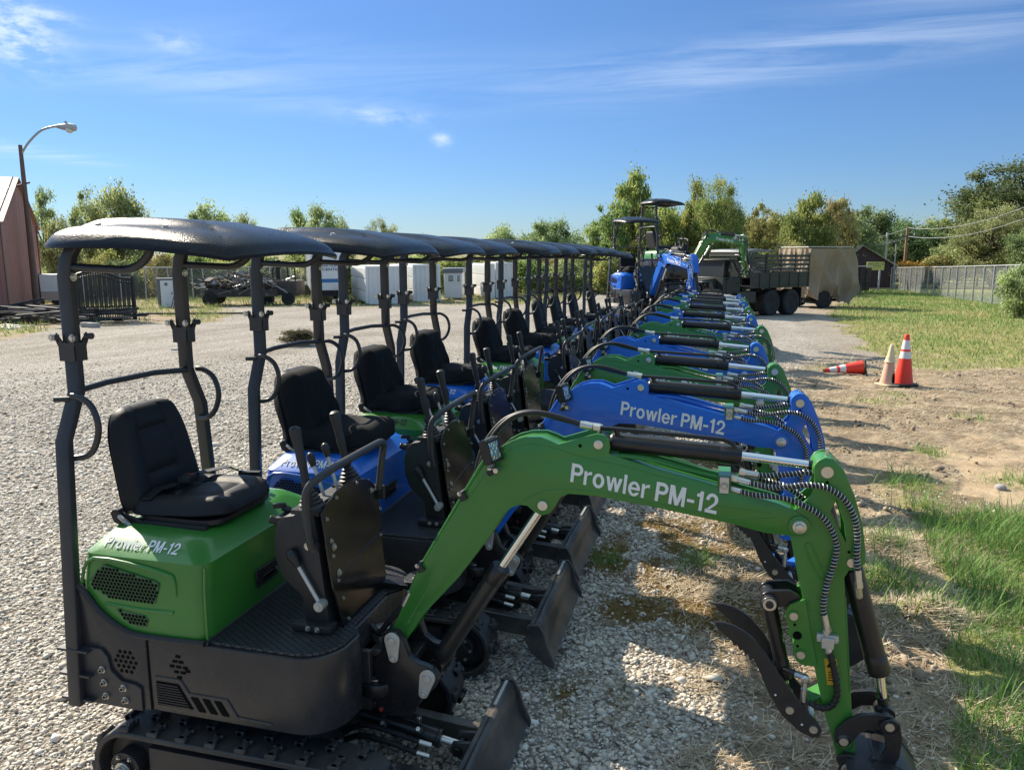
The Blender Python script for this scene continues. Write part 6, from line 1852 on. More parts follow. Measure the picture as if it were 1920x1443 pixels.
def tree(u, r, vtop, wpx, kind, shape, seed, label, group, name='tree', vbase=None):
    P = polar(u, r)
    h = hgt(P, vtop)
    w = wpx/F*r*1.02
    t = empty(name, P, random.uniform(0, 6.28), label, 'tree' if name == 'tree' else 'bush', group)
    c, tr = tree_mesh(kind, shape, seed)
    a = link('crown', c, t); b = link('trunk', tr, t)
    a.scale = b.scale = (w, w, h)
    return t

GL = 'trees beyond the lot on the left'
LT = [(85, 62, 338, 72, 'olive', 'airy', 1, 'grey green tree rising right behind the lamp post and red building'),
 (118, 58, 398, 60, 'olive', 'round', 2, 'low grey green tree just right of the tall one behind the lamp post'),
 (172, 72, 340, 76, 'olive', 'airy', 3, 'left of the two tall loose crowns above the nearest canopy'),
 (226, 70, 336, 98, 'olive', 'round', 4, 'right and fuller of the two tall crowns above the nearest canopy'),
 (397, 76, 370, 100, 'olive', 'round', 5, 'bushy tree whose top shows above the middle of the nearest canopy'),
 (460, 80, 392, 58, 'olive', 'round', 2, 'small pointed tree top right of the bushy one above the nearest canopy'),
 (562, 78, 388, 62, 'yellow', 'round', 6, 'thin yellowish tree left of the dense one above the second canopy'),
 (602, 76, 376, 90, 'olive', 'round', 1, 'dense grey green tree above the second canopy'),
 (642, 78, 404, 50, 'olive', 'round', 2, 'small tree close right of the dense one above the second canopy'),
 (718, 82, 402, 84, 'olive', 'big', 5, 'loose tree top over the gap between the second and third canopies'),
 (796, 88, 434, 30, 'dark', 'round', 3, 'tiny dark tree top above the third canopy'),
 (945, 84, 417, 72, 'olive', 'round', 4, 'two lobed tree left of the wide one above the far canopies'),
 (1012, 84, 411, 84, 'olive', 'round', 6, 'taller left half of the wide tree pair above the far canopies'),
 (1052, 86, 406, 92, 'olive', 'round', 1, 'wide spreading tree above the far canopies'),
 (1096, 88, 440, 36, 'olive', 'bush', 2, 'low tree top just left of the raised blue machine canopy')]
for (u, r, vt, w, kd, sh, sd, lb) in LT: tree(u, r, vt, w, kd, sh, sd, lb, GL)
GR = 'trees behind the army truck'
RT = [(1150, 62, 352, 90, 'yellow', 'airy', 12, 'yellow green tree at the left end of the wood behind the raised machines'),
 (1186, 66, 310, 105, 'yellow', 'tall', 7, 'tall airy yellow green tree right behind the raised blue canopy'),
 (1240, 70, 372, 100, 'yellow', 'round', 13, 'round yellow green tree behind the raised green machine'),
 (1300, 68, 318, 72, 'yellow', 'airy', 8, 'tall loose tree just right of the raised green canopy'),
 (1344, 64, 324, 108, 'yellow', 'big', 9, 'broad willow like tree above the cab of the army truck'),
 (1395, 74, 398, 80, 'olive', 'airy', 10, 'low thin tree between the willow like one and the half bare one'),
 (1428, 72, 368, 90, 'straw', 'airy', 11, 'half bare tree above the front of the truck bed'),
 (1512, 68, 346, 96, 'yellow', 'tall', 8, 'tall yellow green tree above the rear of the truck bed'),
 (1560, 70, 354, 84, 'straw', 'tall', 10, 'brownish tree above the tarp covered trailer'),
 (1470, 76, 405, 90, 'yellow', 'round', 12, 'round lower tree behind the stake rails of the truck bed'),
 (1622, 96, 376, 104, 'dark', 'round', 14, 'large dark round tree above the brown building'),
 (1690, 104, 401, 110, 'dark', 'round', 15, 'dark tree behind the two utility poles'),
 (1748, 106, 412, 90, 'dark', 'tall', 4, 'dark pointed tree right of the utility poles'),
 (1765, 118, 404, 100, 'yellow', 'round', 9, 'distant yellowish tree top between the poles and the big dark tree'),
 (1655, 92, 440, 90, 'dark', 'round', 3, 'lower dark tree right behind the roof of the brown building')]
for (u, r, vt, w, kd, sh, sd, lb) in RT: tree(u, r, vt, w, kd, sh, sd, lb, GR)
RT2 = [(1130, 80, 402, 90, 'yellow', 'round', 13), (1205, 82, 368, 110, 'olive', 'round', 9), (1268, 80, 384, 110, 'yellow', 'round', 12), (1325, 84, 376, 110, 'olive', 'round', 13), (1385, 82, 392, 110, 'yellow', 'round', 9), (1450, 84, 396, 120, 'olive', 'round', 12), (1540, 82, 384, 120, 'yellow', 'round', 13), (1590, 86, 398, 110, 'olive', 'round', 9)]
for (u, r, vt, w, kd, sh, sd) in RT2: tree(u, r, vt, w, kd, sh, sd, 'tree of the back rank that closes the gaps in the wood behind the army truck', GR)
GF = 'trees along the wire fence'
FT = [(1906, 92, 282, 250, 'dark', 'big', 14, 'very tall dark tree filling the upper right corner of the view'),
 (1838, 92, 322, 100, 'dark', 'tall', 15, 'left shoulder of the tall dark trees at the right edge'),
 (1866, 84, 378, 150, 'olive', 'big', 9, 'broad light green tree in front of the tall dark one by the fence'),
 (1800, 88, 436, 90, 'olive', 'round', 6, 'half height grey green tree left of the broad light green one'),
 (1940, 80, 400, 90, 'olive', 'tall', 8, 'light green tree cut by the right edge of the view')]
for (u, r, vt, w, kd, sh, sd, lb) in FT: tree(u, r, vt, w, kd, sh, sd, lb, GF)
tree(1716, 86, 484, 92, 'rust', 'bush', 21, 'rust orange bush behind the left end of the wire fence', 'bushes by the wire fence', 'bush')
tree(1760, 86, 470, 70, 'straw', 'bush', 22, 'brownish green bush right of the orange one behind the fence', 'bushes by the wire fence', 'bush')
tree(1921, 40, 486, 60, 'olive', 'bush', 23, 'bright green bush growing through the near end of the wire fence', 'bushes by the wire fence', 'bush')
tree(548, 21.3, 614, 66, 'dead', 'bush', 24, 'low dead tumbleweed bush lying alone on the gravel lot', None, 'bush')
# the thicket behind the yard and behind the truck
GB = 'thicket behind the yard'
u = 92; k = 0
while u < 1570:
    r = 58+9*((k*37) % 10)/10
    vt = 494-36*((k*53) % 7)/7
    if 1180 < u: vt -= 34*((k*29) % 5)/5; r += 4
    kd = ('olive', 'yellow', 'olive', 'straw', 'olive', 'yellow', 'dark')[k % 7]
    tree(u, r, vt, 62+24*((k*17) % 5)/5, kd, 'bush', 30+k % 6, 'bush in the thicket that closes the yard behind trailers and containers', GB, 'bush')
    u += 21; k += 1

# ------------------------------------------------------------------ things round the yard
M['redsteel'] = simple('red_brown_cladding', (0.37, 0.150, 0.112), 0.55, var=0.14, vscale=1.2, dust=0.15)
M['redroof'] = simple('red_brown_roofing', (0.29, 0.145, 0.115), 0.42, var=0.12, vscale=1.0, dust=0.15)
M['brownsteel'] = simple('brown_cladding', (0.075, 0.038, 0.040), 0.6, var=0.2, vscale=1.5)
M['paleroof'] = simple('pale_roofing', (0.55, 0.50, 0.42), 0.5, var=0.1)
M['contwhite'] = simple('white_container_paint', (0.72, 0.72, 0.70), 0.5, var=0.06, vscale=1.5, dust=0.12)
M['trailwhite'] = simple('white_trailer_skin', (0.78, 0.78, 0.77), 0.4, var=0.05, vscale=1.5, dust=0.08)
M['beige'] = simple('beige_panel', (0.52, 0.40, 0.33), 0.6, var=0.1)
M['stripeblue'] = simple('blue_stripe', (0.03, 0.17, 0.38), 0.45, var=0.08)
M['navy'] = simple('navy_letters', (0.01, 0.03, 0.11), 0.5, var=0.05)
M['galv'] = simple('galvanised_steel', (0.42, 0.43, 0.44), 0.45, metal=0.5, var=0.15, vscale=8)
M['rustpole'] = simple('rusty_pole', (0.16, 0.095, 0.075), 0.75, var=0.25, vscale=3, dust=0.2)
M['greylamp'] = simple('grey_lamp_housing', (0.45, 0.45, 0.44), 0.5, var=0.1)
M['lampglass'] = simple('frosted_lamp_bowl', (0.75, 0.76, 0.72), 0.25, var=0.05)
M['iron'] = simple('black_iron', (0.012, 0.012, 0.014), 0.5, var=0.3, vscale=3)
M['greywood'] = simple('weathered_timber', (0.16, 0.14, 0.12), 0.9, var=0.4, vscale=4)
M['palewood'] = simple('pale_timber', (0.55, 0.52, 0.47), 0.8, var=0.15, vscale=4)
M['olive'] = simple('olive_drab_paint', (0.028, 0.033, 0.025), 0.6, var=0.4, vscale=0.9, dust=0.22, dustcol=(0.14, 0.115, 0.085))
M['oliverail'] = simple('olive_drab_timber', (0.060, 0.062, 0.048), 0.75, var=0.3, vscale=3, dust=0.3, dustcol=(0.26, 0.22, 0.17))
M['tyre'] = simple('tyre_rubber', (0.018, 0.018, 0.018), 0.85, var=0.3, vscale=6, dust=0.3, dustcol=(0.12, 0.10, 0.08))
M['tarp'] = simple('tan_canvas', (0.30, 0.235, 0.16), 0.85, var=0.18, vscale=2.2, bump=0.2, bscale=40)
M['window'] = simple('dull_window', (0.055, 0.065, 0.07), 0.12, var=0.2)
M['darksteel'] = simple('dark_rusty_steel', (0.055, 0.045, 0.038), 0.8, var=0.4, vscale=3, dust=0.2)
M['conered'] = simple('cone_red_orange', (0.80, 0.045, 0.02), 0.5, var=0.08, vscale=6, dust=0.10)
M['conewhite'] = simple('cone_reflective_white', (0.72, 0.72, 0.70), 0.5, var=0.08, vscale=10)
M['conefade'] = simple('faded_cone_pink', (0.62, 0.36, 0.26), 0.7, var=0.15, vscale=5, dust=0.2, dustcol=(0.6, 0.5, 0.35))
M['conepale'] = simple('faded_cone_cream', (0.70, 0.58, 0.36), 0.7, var=0.12, vscale=6)
M['conebase'] = simple('cone_base_black', (0.03, 0.03, 0.03), 0.8, var=0.2, dust=0.3)
M['signyellow'] = simple('yellow_sign_face', (0.58, 0.55, 0.14), 0.5, var=0.05)
M['pole'] = simple('utility_pole_wood', (0.30, 0.18, 0.11), 0.9, var=0.25, vscale=4)
M['concrete'] = simple('concrete_block', (0.34, 0.32, 0.30), 0.9, var=0.2, vscale=6)
M['greypaint'] = simple('grey_paint', (0.16, 0.17, 0.18), 0.5, var=0.1)
M['blackwrap'] = simple('black_sheeting', (0.02, 0.022, 0.026), 0.5, var=0.4, vscale=3)

def B(name, mat, fn, parent=None, bevel=0.0, mats=None):
    bm = bmesh.new(); fn(bm)
    return link(name, fin(bm, name, [M[m] for m in (mats or [mat])], bevel, 1), parent)

RIGHT = Vector((math.cos(R(14.915)), math.sin(R(14.915)), 0))
FWD = Vector((-math.sin(R(14.915)), math.cos(R(14.915)), 0))
VIEWA = R(14.915)               # turn a thing built facing -Y so that it faces the photographer

def corr(bm, L, z0, zt, pitch, depth, mi=0, y=0.0):
    """corrugated sheet along +x at y, bulging toward -y, top edge zt(x)"""
    f = zt if callable(zt) else (lambda x: zt)
    xs = []
    x = 0
    while x < L-1e-6:
        for (a, d) in ((0, 0), (0.32, 0), (0.45, 1), (0.87, 1)):
            if x+a*pitch < L: xs.append((x+a*pitch, d))
        x += pitch
    xs.append((L, 0))
    n0 = len(bm.faces)
    bot = [bm.verts.new((x, y-d*depth, z0)) for x, d in xs]; top = [bm.verts.new((x, y-d*depth, f(x))) for x, d in xs]
    for i in range(len(xs)-1): bm.faces.new((bot[i], bot[i+1], top[i+1], top[i]))
    setmat(bm, n0, mi)

# red-brown metal building on the left: gable end faces the lot
def red_building():
    A = at(18, 592); Bp = at(82, 571)
    d = (Bp-A); d.z = 0; L = d.length; d.normalize()
    nrm = Vector((d.y, -d.x, 0))                        # outward, toward the viewer
    t = empty('metal_building', (A.x, A.y, min(A.z, Bp.z)), math.atan2(d.y, d.x), 'red brown metal clad building with a pitched roof at the left edge', 'building')
    eave, ridge, deep = 4.45, 6.75, 24.0
    zt = lambda x: eave+(ridge-eave)*(1-abs(x/L*2-1))
    B('gable_wall', 'redsteel', lambda bm: (corr(bm, L, 0, zt, 0.9, 0.03), prism(bm, [(0, 0), (L, 0), (L, eave-0.02), (L/2, ridge-0.02), (0, eave-0.02)], 0.004, 0.2)), t)
    def side(bm):
        m = Matrix.Rotation(R(-90), 4, 'Z')
        box(bm, 0, 0.1, 0.21, deep, 0, eave); box(bm, L-0.1, L, 0.21, deep, 0, eave)
        for k in range(26): box(bm, -0.03, -0.002, 0.4+k*0.9, 0.48+k*0.9, 0, eave-0.05)
    B('side_wall', 'redsteel', side, t)
    def roof(bm):
        for s in (0, 1):
            x0, x1 = (-0.25, L/2) if s == 0 else (L+0.25, L/2)
            e = eave-0.12
            vs = [bm.verts.new(p) for p in ((x0, -0.18, e+0.06), (x1, -0.18, ridge+0.06), (x1, deep, ridge+0.06), (x0, deep, e+0.06), (x0, -0.18, e-0.04), (x1, -0.18, ridge-0.04), (x1, deep, ridge-0.04), (x0, deep, e-0.04))]
            for q in ((0, 1, 2, 3), (7, 6, 5, 4), (0, 4, 5, 1), (2, 6, 7, 3), (1, 5, 6, 2), (0, 3, 7, 4)): bm.faces.new([vs[i] for i in q])
            for k in range(40):
                y = 0.1+k*0.6
                n = 1
                a = Vector((x0, y, e+0.075)); b = Vector((x1, y, ridge+0.075))
                tube(bm, [a, b], 0.025, 5)
    B('roof', 'redroof', roof, t)
    for x in (-0.05, L-0.16): B('corner_trim', 'redroof', lambda bm: box(bm, x, x+0.21, -0.06, -0.033, 0, eave), t)
red_building()

def lamp_post():
    P = at(70, 582)
    h = hgt(P, 272)
    t = empty('street_lamp', P, 0, 'rusty lamp post with a curved arm beside the red brown building', 'street lamp')
    B('pole', 'rustpole', lambda bm: (tube(bm, [(0, 0, 0), (0, 0, h*0.5), (0, 0, h)], [0.17, 0.13, 0.09], 12), cyl(bm, (0, 0, 0), (0, 0, 0.35), 0.26, 12)), t)
    hr = hgt(P, 234)-h
    w = 1443
    def p(du, v):   # offset to the right in pixels at this distance
        k = (P-CAM).dot(FWD)/F*1.02
        q = RIGHT*(du*k); q.z = hgt(P, v); return q
    arm = spline([p(0, 290), p(15, 268), p(38, 246), p(60, 238), p(72, 237)], 5)
    B('arm', 'galv', lambda bm: tube(bm, arm, 0.055, 8), t)
    def head(bm):
        a = p(66, 237); b = p(103, 240)
        d = (b-a)
        m = d.to_track_quat('Z', 'Y').to_matrix()
        lathe(bm, [(0.06, 0), (0.10, 0.12*d.length), (0.16, 0.4*d.length), (0.20, 0.7*d.length), (0.16, 0.93*d.length), (0.05, d.length)], 14, 0, a, m)
        cyl(bm, a.lerp(b, 0.5)+Vector((0, 0, 0.1)), a.lerp(b, 0.5)+Vector((0, 0, 0.28)), 0.06, 8)
    hd = B('lamp_head', 'greylamp', head, t)
    c = p(90, 242)
    B('lamp_bowl', 'lampglass', lambda bm: lathe(bm, [(0.05, -0.20), (0.15, -0.15), (0.19, -0.05), (0.18, 0.0)], 14, 0, c), hd)
    k = hgt(P, 345)
    B('bracket', 'rustpole', lambda bm: tube(bm, [(-0.6, -0.1, k-0.15), (0, 0, k), (0.25, 0.1, k+0.08)], 0.05, 6), t)
lamp_post()

def wheel(name, parent, c, r, w, axis, n=28):
    """tyre with tread blocks, rim with a dished disc; axis is the unit direction of the axle"""
    ax = Vector(axis).normalized()
    m = ax.to_track_quat('Z', 'Y').to_matrix()
    def ty(bm):
        lathe(bm, [(r*0.60, -w*0.42), (r*0.78, -w*0.50), (r*0.93, -w*0.47), (r, -w*0.36), (r, w*0.36), (r*0.93, w*0.47), (r*0.78, w*0.50), (r*0.60, w*0.42)], n, 0, c, m)
        for k in range(n):
            a = 2*math.pi*k/n
            obox(bm, Vector(c)+m @ Vector((math.cos(a)*r*0.99, math.sin(a)*r*0.99, 0)), (0.04*r*2, 0.06*r*2, w*0.8), m @ rotz(a))
    t = B(name, 'tyre', ty, parent)
    B('rim', 'olive', lambda bm: (lathe(bm, [(r*0.60, -w*0.30), (r*0.56, -w*0.40), (r*0.45, -w*0.22), (r*0.25, -w*0.16), (r*0.20, -w*0.36), (r*0.10, -w*0.40), (r*0.10, w*0.40), (r*0.20, w*0.36), (r*0.25, w*0.16), (r*0.45, w*0.22), (r*0.56, w*0.40), (r*0.60, w*0.30)], 20, 0, c, m),), t)
    return t

# ornate driveway gate standing propped on the lot
def iron_gate():
    A = at(152, 606); Bp = at(255, 602)
    d = Bp-A; d.z = 0; L = d.length; d.normalize()
    hl, hr_ = hgt(A, 508), hgt(Bp, 522)
    t = empty('iron_gate', (A.x, A.y, min(A.z, Bp.z)), math.atan2(d.y, d.x), 'ornate black iron driveway gate with arched top standing on the lot', 'gate')
    top = lambda x: (hl-0.22)+0.24*math.sin(math.pi*min(1, (x/L)*1.15+0.12))-0.10*(x/L)
    B('frame', 'iron', lambda bm: (tube(bm, [(0, 0, 0.05), (0, 0, top(0))], 0.05, 8), tube(bm, [(L, 0, 0.05), (L, 0, top(L)+0.12)], 0.06, 8),
      tube(bm, [(0, 0, 0.09), (L, 0, 0.09)], 0.045, 8), tube(bm, [(x*L/14, 0, top(x*L/14)) for x in range(15)], 0.05, 8), tube(bm, [(x*L/14, 0, top(x*L/14)-0.16) for x in range(15)], 0.03, 8),
      tube(bm, [(0, 0, 0.42), (L, 0, 0.42)], 0.03, 6), tube(bm, [(0, 0, 0.62), (L, 0, 0.62)], 0.03, 6)), t)
    def bars(bm):
        n = 24
        for k in range(1, n):
            x = L*k/n
            box(bm, x-0.022, x+0.022, -0.02, 0.02, 0.1, top(x))
            if k % 2:
                box(bm, x+L/n/2-0.014, x+L/n/2+0.014, -0.01, 0.01, 0.62, top(x)-0.2)
    B('bars', 'iron', bars, t)
    def scroll(bm):
        for k in range(9):
            cx = 0.15+k*(L-0.3)/8
            pts = [(cx+0.085*math.cos(a)*(1-a/9), 0, 0.52+0.085*math.sin(a)*(1-a/9)) for a in np.linspace(0, 7.5, 22)]
            tube(bm, pts, 0.012, 5)
    B('scrollwork', 'iron', scroll, t)
    B('skid', 'palewood', lambda bm: box(bm, -0.05, L+0.1, -0.12, 0.12, -0.02, 0.035), t)
    for k, (u, v) in enumerate(((163, 613), (176, 614))):
        Q = at(u, v)
        tag(B('concrete_block', 'concrete', lambda bm: box(bm, -0.20, 0.20, -0.10, 0.10, 0, 0.17), None, 0.015), 'grey concrete block lying in front of the iron gate, %s one' % ('left' if k == 0 else 'right'), 'block', 'concrete blocks by the gate').location = Q
iron_gate()

def box_trailer():
    P = at(78, 573); P2 = at(150, 571)
    d = P2-P; d.z = 0; L = d.length; d.normalize()
    t = empty('box_trailer', P, math.atan2(d.y, d.x), 'white box trailer with beige lower panel beside the red building', 'trailer')
    h = hgt(P, 515)
    B('body', 'trailwhite', lambda bm: box(bm, 0, L, 0, 2.2, 0.75, h), t, 0.04)
    B('lower_panel', 'beige', lambda bm: box(bm, 0.02, L-0.02, 0.01, 2.19, 0.28, 0.747), t)
    for x in (0.8, L-0.8): wheel('wheel', t, (x, 0.14, 0.3), 0.3, 0.2, (0, 1, 0), 18)
box_trailer()

def shed(u0, u1, v0, vt, label, dark):
    A = at(u0, v0); Bp = polar(u1, math.hypot(A.x, A.y))
    d = Bp-A; d.z = 0; L = d.length; d.normalize(); h = hgt(A, vt)
    t = empty('door_unit', A, math.atan2(d.y, d.x), label, 'shed', None)
    B('frame', 'greypaint' if dark else 'contwhite', lambda bm: (box(bm, 0, 0.14, 0, 0.9, 0, h), box(bm, L-0.08, L, 0, 0.9, 0, h), box(bm, 0.14, L-0.08, 0, 0.9, h-0.08, h), box(bm, 0.14, L-0.08, 0.80, 0.9, 0, h-0.08)), t)
    dr = B('door', 'trailwhite', lambda bm: box(bm, 0.16, L-0.10, 0.02, 0.07, 0.02, h-0.10), t, 0.01)
    B('handle', 'greypaint', lambda bm: box(bm, L-0.22, L-0.17, -0.02, 0.02, h*0.45, h*0.52), dr)
    B('emblem', 'greypaint', lambda bm: ycyl(bm, L*0.5, h*0.80, 0.012, 0.02, 0.09, 14), dr)
shed(297, 324, 577, 522, 'grey framed cabin with a white door seen left of the second canopy post', True)
shed(325, 346, 576, 524, 'plain white door panel unit right beside the grey framed cabin', False)

def rods(u, v, vt, n, label):
    P = at(u, v); h = hgt(P, vt)
    for k in range(n):
        o = B('steel_rod', 'darksteel', lambda bm: tube(bm, [(0, 0, 0), (random.uniform(-.15, .15), 0.3, h*random.uniform(0.7, 1))], 0.022, 6))
        o.location = P+RIGHT*(k*0.12-0.25)
        tag(o, label, 'rod', 'rods leaning on the white doors')
rods(330, 578, 540, 4, 'thin dark rod leaning against the white door panels')

def scrap_trailer():
    P = at(395, 574)
    t = empty('scrap_trailer', P, VIEWA+R(8), 'dark flat trailer carrying a tall heap of scrap metal', 'trailer')
    B('bed', 'darksteel', lambda bm: (box(bm, -0.3, 3.6, 0, 2.0, 0.62, 0.80), box(bm, -0.3, 3.6, -0.04, -0.002, 0.5, 0.9), tube(bm, [(3.6, 1, 0.6), (4.6, 1, 0.55)], 0.06, 6), tube(bm, [(3.3, 0.2, 0.62), (3.3, 0.2, 0.0)], 0.05, 6)), t)
    for x, y in ((0.0, -0.1), (0.0, 2.05), (2.4, 2.05)): wheel('wheel', t, (x, y, 0.38), 0.38, 0.26, (0, 1, 0), 18)
    def heap(bm):
        rr = random.Random(5)
        for k in range(150):
            x = rr.uniform(-0.5, 3.6); top = 1.7*(1-abs(x-1.5)/4.2)
            c = Vector((x, rr.uniform(0.0, 2.0), 0.85+rr.random()**1.3*top*0.62))
            a = rr.uniform(0, 6.28); e = rr.uniform(-0.5, 0.5); l = rr.uniform(0.3, 1.3)
            d = Vector((math.cos(a)*math.cos(e), math.sin(a)*math.cos(e), math.sin(e)))*l
            if k % 3 == 0: obox(bm, c, (l*0.5, rr.uniform(.1, .4), rr.uniform(.05, .3)), rotz(a) @ roty(e), rr.choice((0, 0, 1, 2)))
            else: tube(bm, [c-d, c+d], rr.uniform(0.02, 0.05), 5, rr.choice((0, 0, 1, 2)))
        for k in range(7):
            x = 0.2+k*0.35
            tube(bm, [(x-0.5, -0.05, 1.9+0.1*math.sin(k)), (x+1.6, -0.08, 1.2+0.2*math.cos(k*2))], 0.03, 5, 1)
            tube(bm, [(x-0.3, -0.06, 1.1), (x+0.9, -0.05, 2.2-0.15*k*0.5)], 0.025, 5, 1)
    h = link('scrap_heap', None) if False else B('scrap_heap', None, heap, t, 0, ['darksteel', 'greywood', 'galv'])
    h['kind'] = 'stuff'
scrap_trailer()

def work_trailer():
    P = at(488, 572)
    t = empty('utility_trailer', P, VIEWA, 'low dark trailer with two white topped frames standing on it', 'trailer')
    k = (P-CAM).dot(FWD)/F
    L = 68*k
    B('bed', 'darksteel', lambda bm: (box(bm, 0.1, L, 0, 1.9, 0.55, 1.35), box(bm, -0.4, 0.1, 0.6, 1.2, 0.62, 0.72)), t, 0.02)
    for x in (0.45, L-0.45): wheel('wheel', t, (x, -0.02, 0.36), 0.36, 0.24, (0, 1, 0), 18)
    for x in (0.70, L-0.95):
        def fr(bm, x=x):
            tube(bm, [(x, 0.3, 1.3), (x, 0.3, 2.0), (x+0.15, 0.3, 2.25), (x+0.75, 0.3, 2.25), (x+0.85, 0.3, 2.0), (x+0.85, 0.3, 1.3)], 0.045, 6)
        f = B('frame', 'iron', fr, t)
        B('top_plate', 'trailwhite', lambda bm, x=x: (box(bm, x+0.05, x+0.8, 0.2, 0.7, 2.29, 2.42),), f, 0.02)
    B('mast', 'iron', lambda bm: (box(bm, L*0.5-0.12, L*0.5+0.12, 0.2, 0.45, 1.3, 2.5),), t, 0.02)
work_trailer()

def semi_trailer():
    A = at(584, 570); Bp = polar(640, math.hypot(A.x, A.y)*0.995)
    k = (A-CAM).dot(FWD)/F
    L = 2.55 if False else 62*k
    t = empty('semi_trailer', A, VIEWA+R(15.8), 'white semi trailer with a blue stripe and blue lettering', 'trailer')
    h = hgt(A, 468); hb = hgt(A, 545)
    B('body', 'trailwhite', lambda bm: box(bm, 0, L, 0, 12, hb, h), t, 0.03)
    B('lit_side_panels', 'trailwhite', lambda bm: [box(bm, -0.02, -0.002, 0.3+i*1.2, 0.36+i*1.2, hb, h) for i in range(10)], t)
    B('stripe', 'stripeblue', lambda bm: box(bm, 0.0, L, -0.008, -0.002, hgt(A, 530), hgt(A, 523)), t)
    B('plate', 'contwhite', lambda bm: (box(bm, L*0.62, L*0.86, -0.03, -0.002, hgt(A, 541), hgt(A, 533)),), t)
    bm = bmesh.new()
    z1 = hgt(A, 500); z2 = hgt(A, 507)
    hh = z1-z2
    add_text(bm, 'NATIONAL', (0.36*L, -0.012, z1-0.01), (1, 0, 0), (0, 0, 1), 0.62*L, hh*0.68, 0, 0.02)
    add_text(bm, 'CENTER', (0.36*L, -0.012, z2-0.01), (1, 0, 0), (0, 0, 1), 0.54*L, hh*0.68, 0, 0.02)
    link('lettering', fin_text(bm, 'lettering', [M['navy']]), t)
    B('chassis', 'iron', lambda bm: (box(bm, 0.2, L-0.2, 0.3, 11, hb-0.35, hb-0.01), box(bm, 0.1, L-0.1, -0.02, 0.05, 0.45, 0.55), box(bm, 0.5, 0.6, -0.02, 0.05, 0.5, hb), box(bm, L-0.6, L-0.5, -0.02, 0.05, 0.5, hb)), t)
    for x in (0.28, L-0.28):
        for y in (0.9, 2.2): wheel('wheel', t, (x, y, 0.46), 0.46, 0.5, (1, 0, 0), 18)
semi_trailer()

def container(uA, uB, uC, v0, vt, label, turn=8.5):
    """near corner at uB: short lit end runs to uA, long corrugated side to uC"""
    C = at(uB, v0)
    k = (C-CAM).dot(FWD)/F
    W = (uC-uB)*k*1.02/math.cos(R(turn)+math.atan((960-uB)/1464)); D = (uB-uA)*k
    h = hgt(C, vt)
    t = empty('shipping_container', C, VIEWA+math.atan((960-uB)/1464)+R(turn), label, 'container', 'white shipping containers at the back of the yard')
    deep = 6.0
    def side(bm):
        corr(bm, W-0.1, 0.16, h-0.14, 0.28, 0.045)
        for v in bm.verts: v.co.x += 0.05
        box(bm, 0.02, W-0.02, 0.01, deep, 0.12, h-0.03)
    B('corrugated_wall', 'contwhite', side, t)
    B('frame', 'contwhite', lambda bm: (box(bm, -0.04, 0.10, -0.06, 0.06, 0, h), box(bm, W-0.10, W+0.04, -0.06, 0.06, 0, h), box(bm, 0.10, W-0.10, -0.055, 0.0, h-0.14, h), box(bm, 0.10, W-0.10, -0.055, 0.0, 0.03, 0.16)), t, 0.01)
    def end(bm):
        for i in range(int(deep/0.30)):
            for (z0, z1) in ((0.2, h*0.33), (h*0.36, h*0.66), (h*0.69, h-0.12)):
                box(bm, -0.05, 0.015, 0.12+i*0.30, 0.32+i*0.30, z0, z1)
    B('end_panels', 'contwhite', end, t, 0.01)
    for x, y in ((0.0, 0.0), (W-0.14, 0.0)):
        B('corner_casting', 'greypaint', lambda bm: box(bm, x-0.05, x+0.14, -0.075, 0.07, -0.02, 0.10), t)
container(661, 688, 750, 572, 499, 'white shipping container nearest the semi trailer')
container(747, 776, 822, 567, 496, 'white shipping container second from the semi trailer', 15)
container(877, 916, 926, 562, 494, 'white shipping container with its sunlit end right of the office cabin', 13)
container(918, 930, 965, 561, 492, 'white shipping container at the right end of the row')

def office():
    A = at(833, 562); k = (A-CAM).dot(FWD)/F; W = 33*k; h = hgt(A, 503)
    t = empty('office_cabin', A, VIEWA, 'small white office cabin with a barred window between containers', 'cabin')
    B('wall', 'contwhite', lambda bm: box(bm, 0, W, 0, 3, 0.1, h-0.28), t, 0.02)
    B('roof', 'greypaint', lambda bm: box(bm, -0.08, W+0.08, -0.1, 3.1, h-0.28, h), t, 0.02)
    def win(x0, x1, z0, z1):
        f = B('window', 'trailwhite', lambda bm: (box(bm, x0, x1, -0.03, -0.002, z0, z1),), t)
        B('pane', 'window', lambda bm: box(bm, x0+0.06, x1-0.06, -0.04, -0.031, z0+0.06, z1-0.06), f)
        B('bars', 'trailwhite', lambda bm: [box(bm, x0+0.06, x1-0.06, -0.05, -0.041, z0+0.06+(z1-z0-0.12)*i/5-0.012, z0+0.06+(z1-z0-0.12)*i/5+0.012) for i in range(1, 5)], f)
    win(0.22, 0.66, h*0.56, h*0.80); win(0.78, W-0.05, h*0.56, h*0.80)
    B('door', 'contwhite', lambda bm: box(bm, 0.2, 0.7, -0.02, -0.002, 0.15, h*0.5), t)
office()

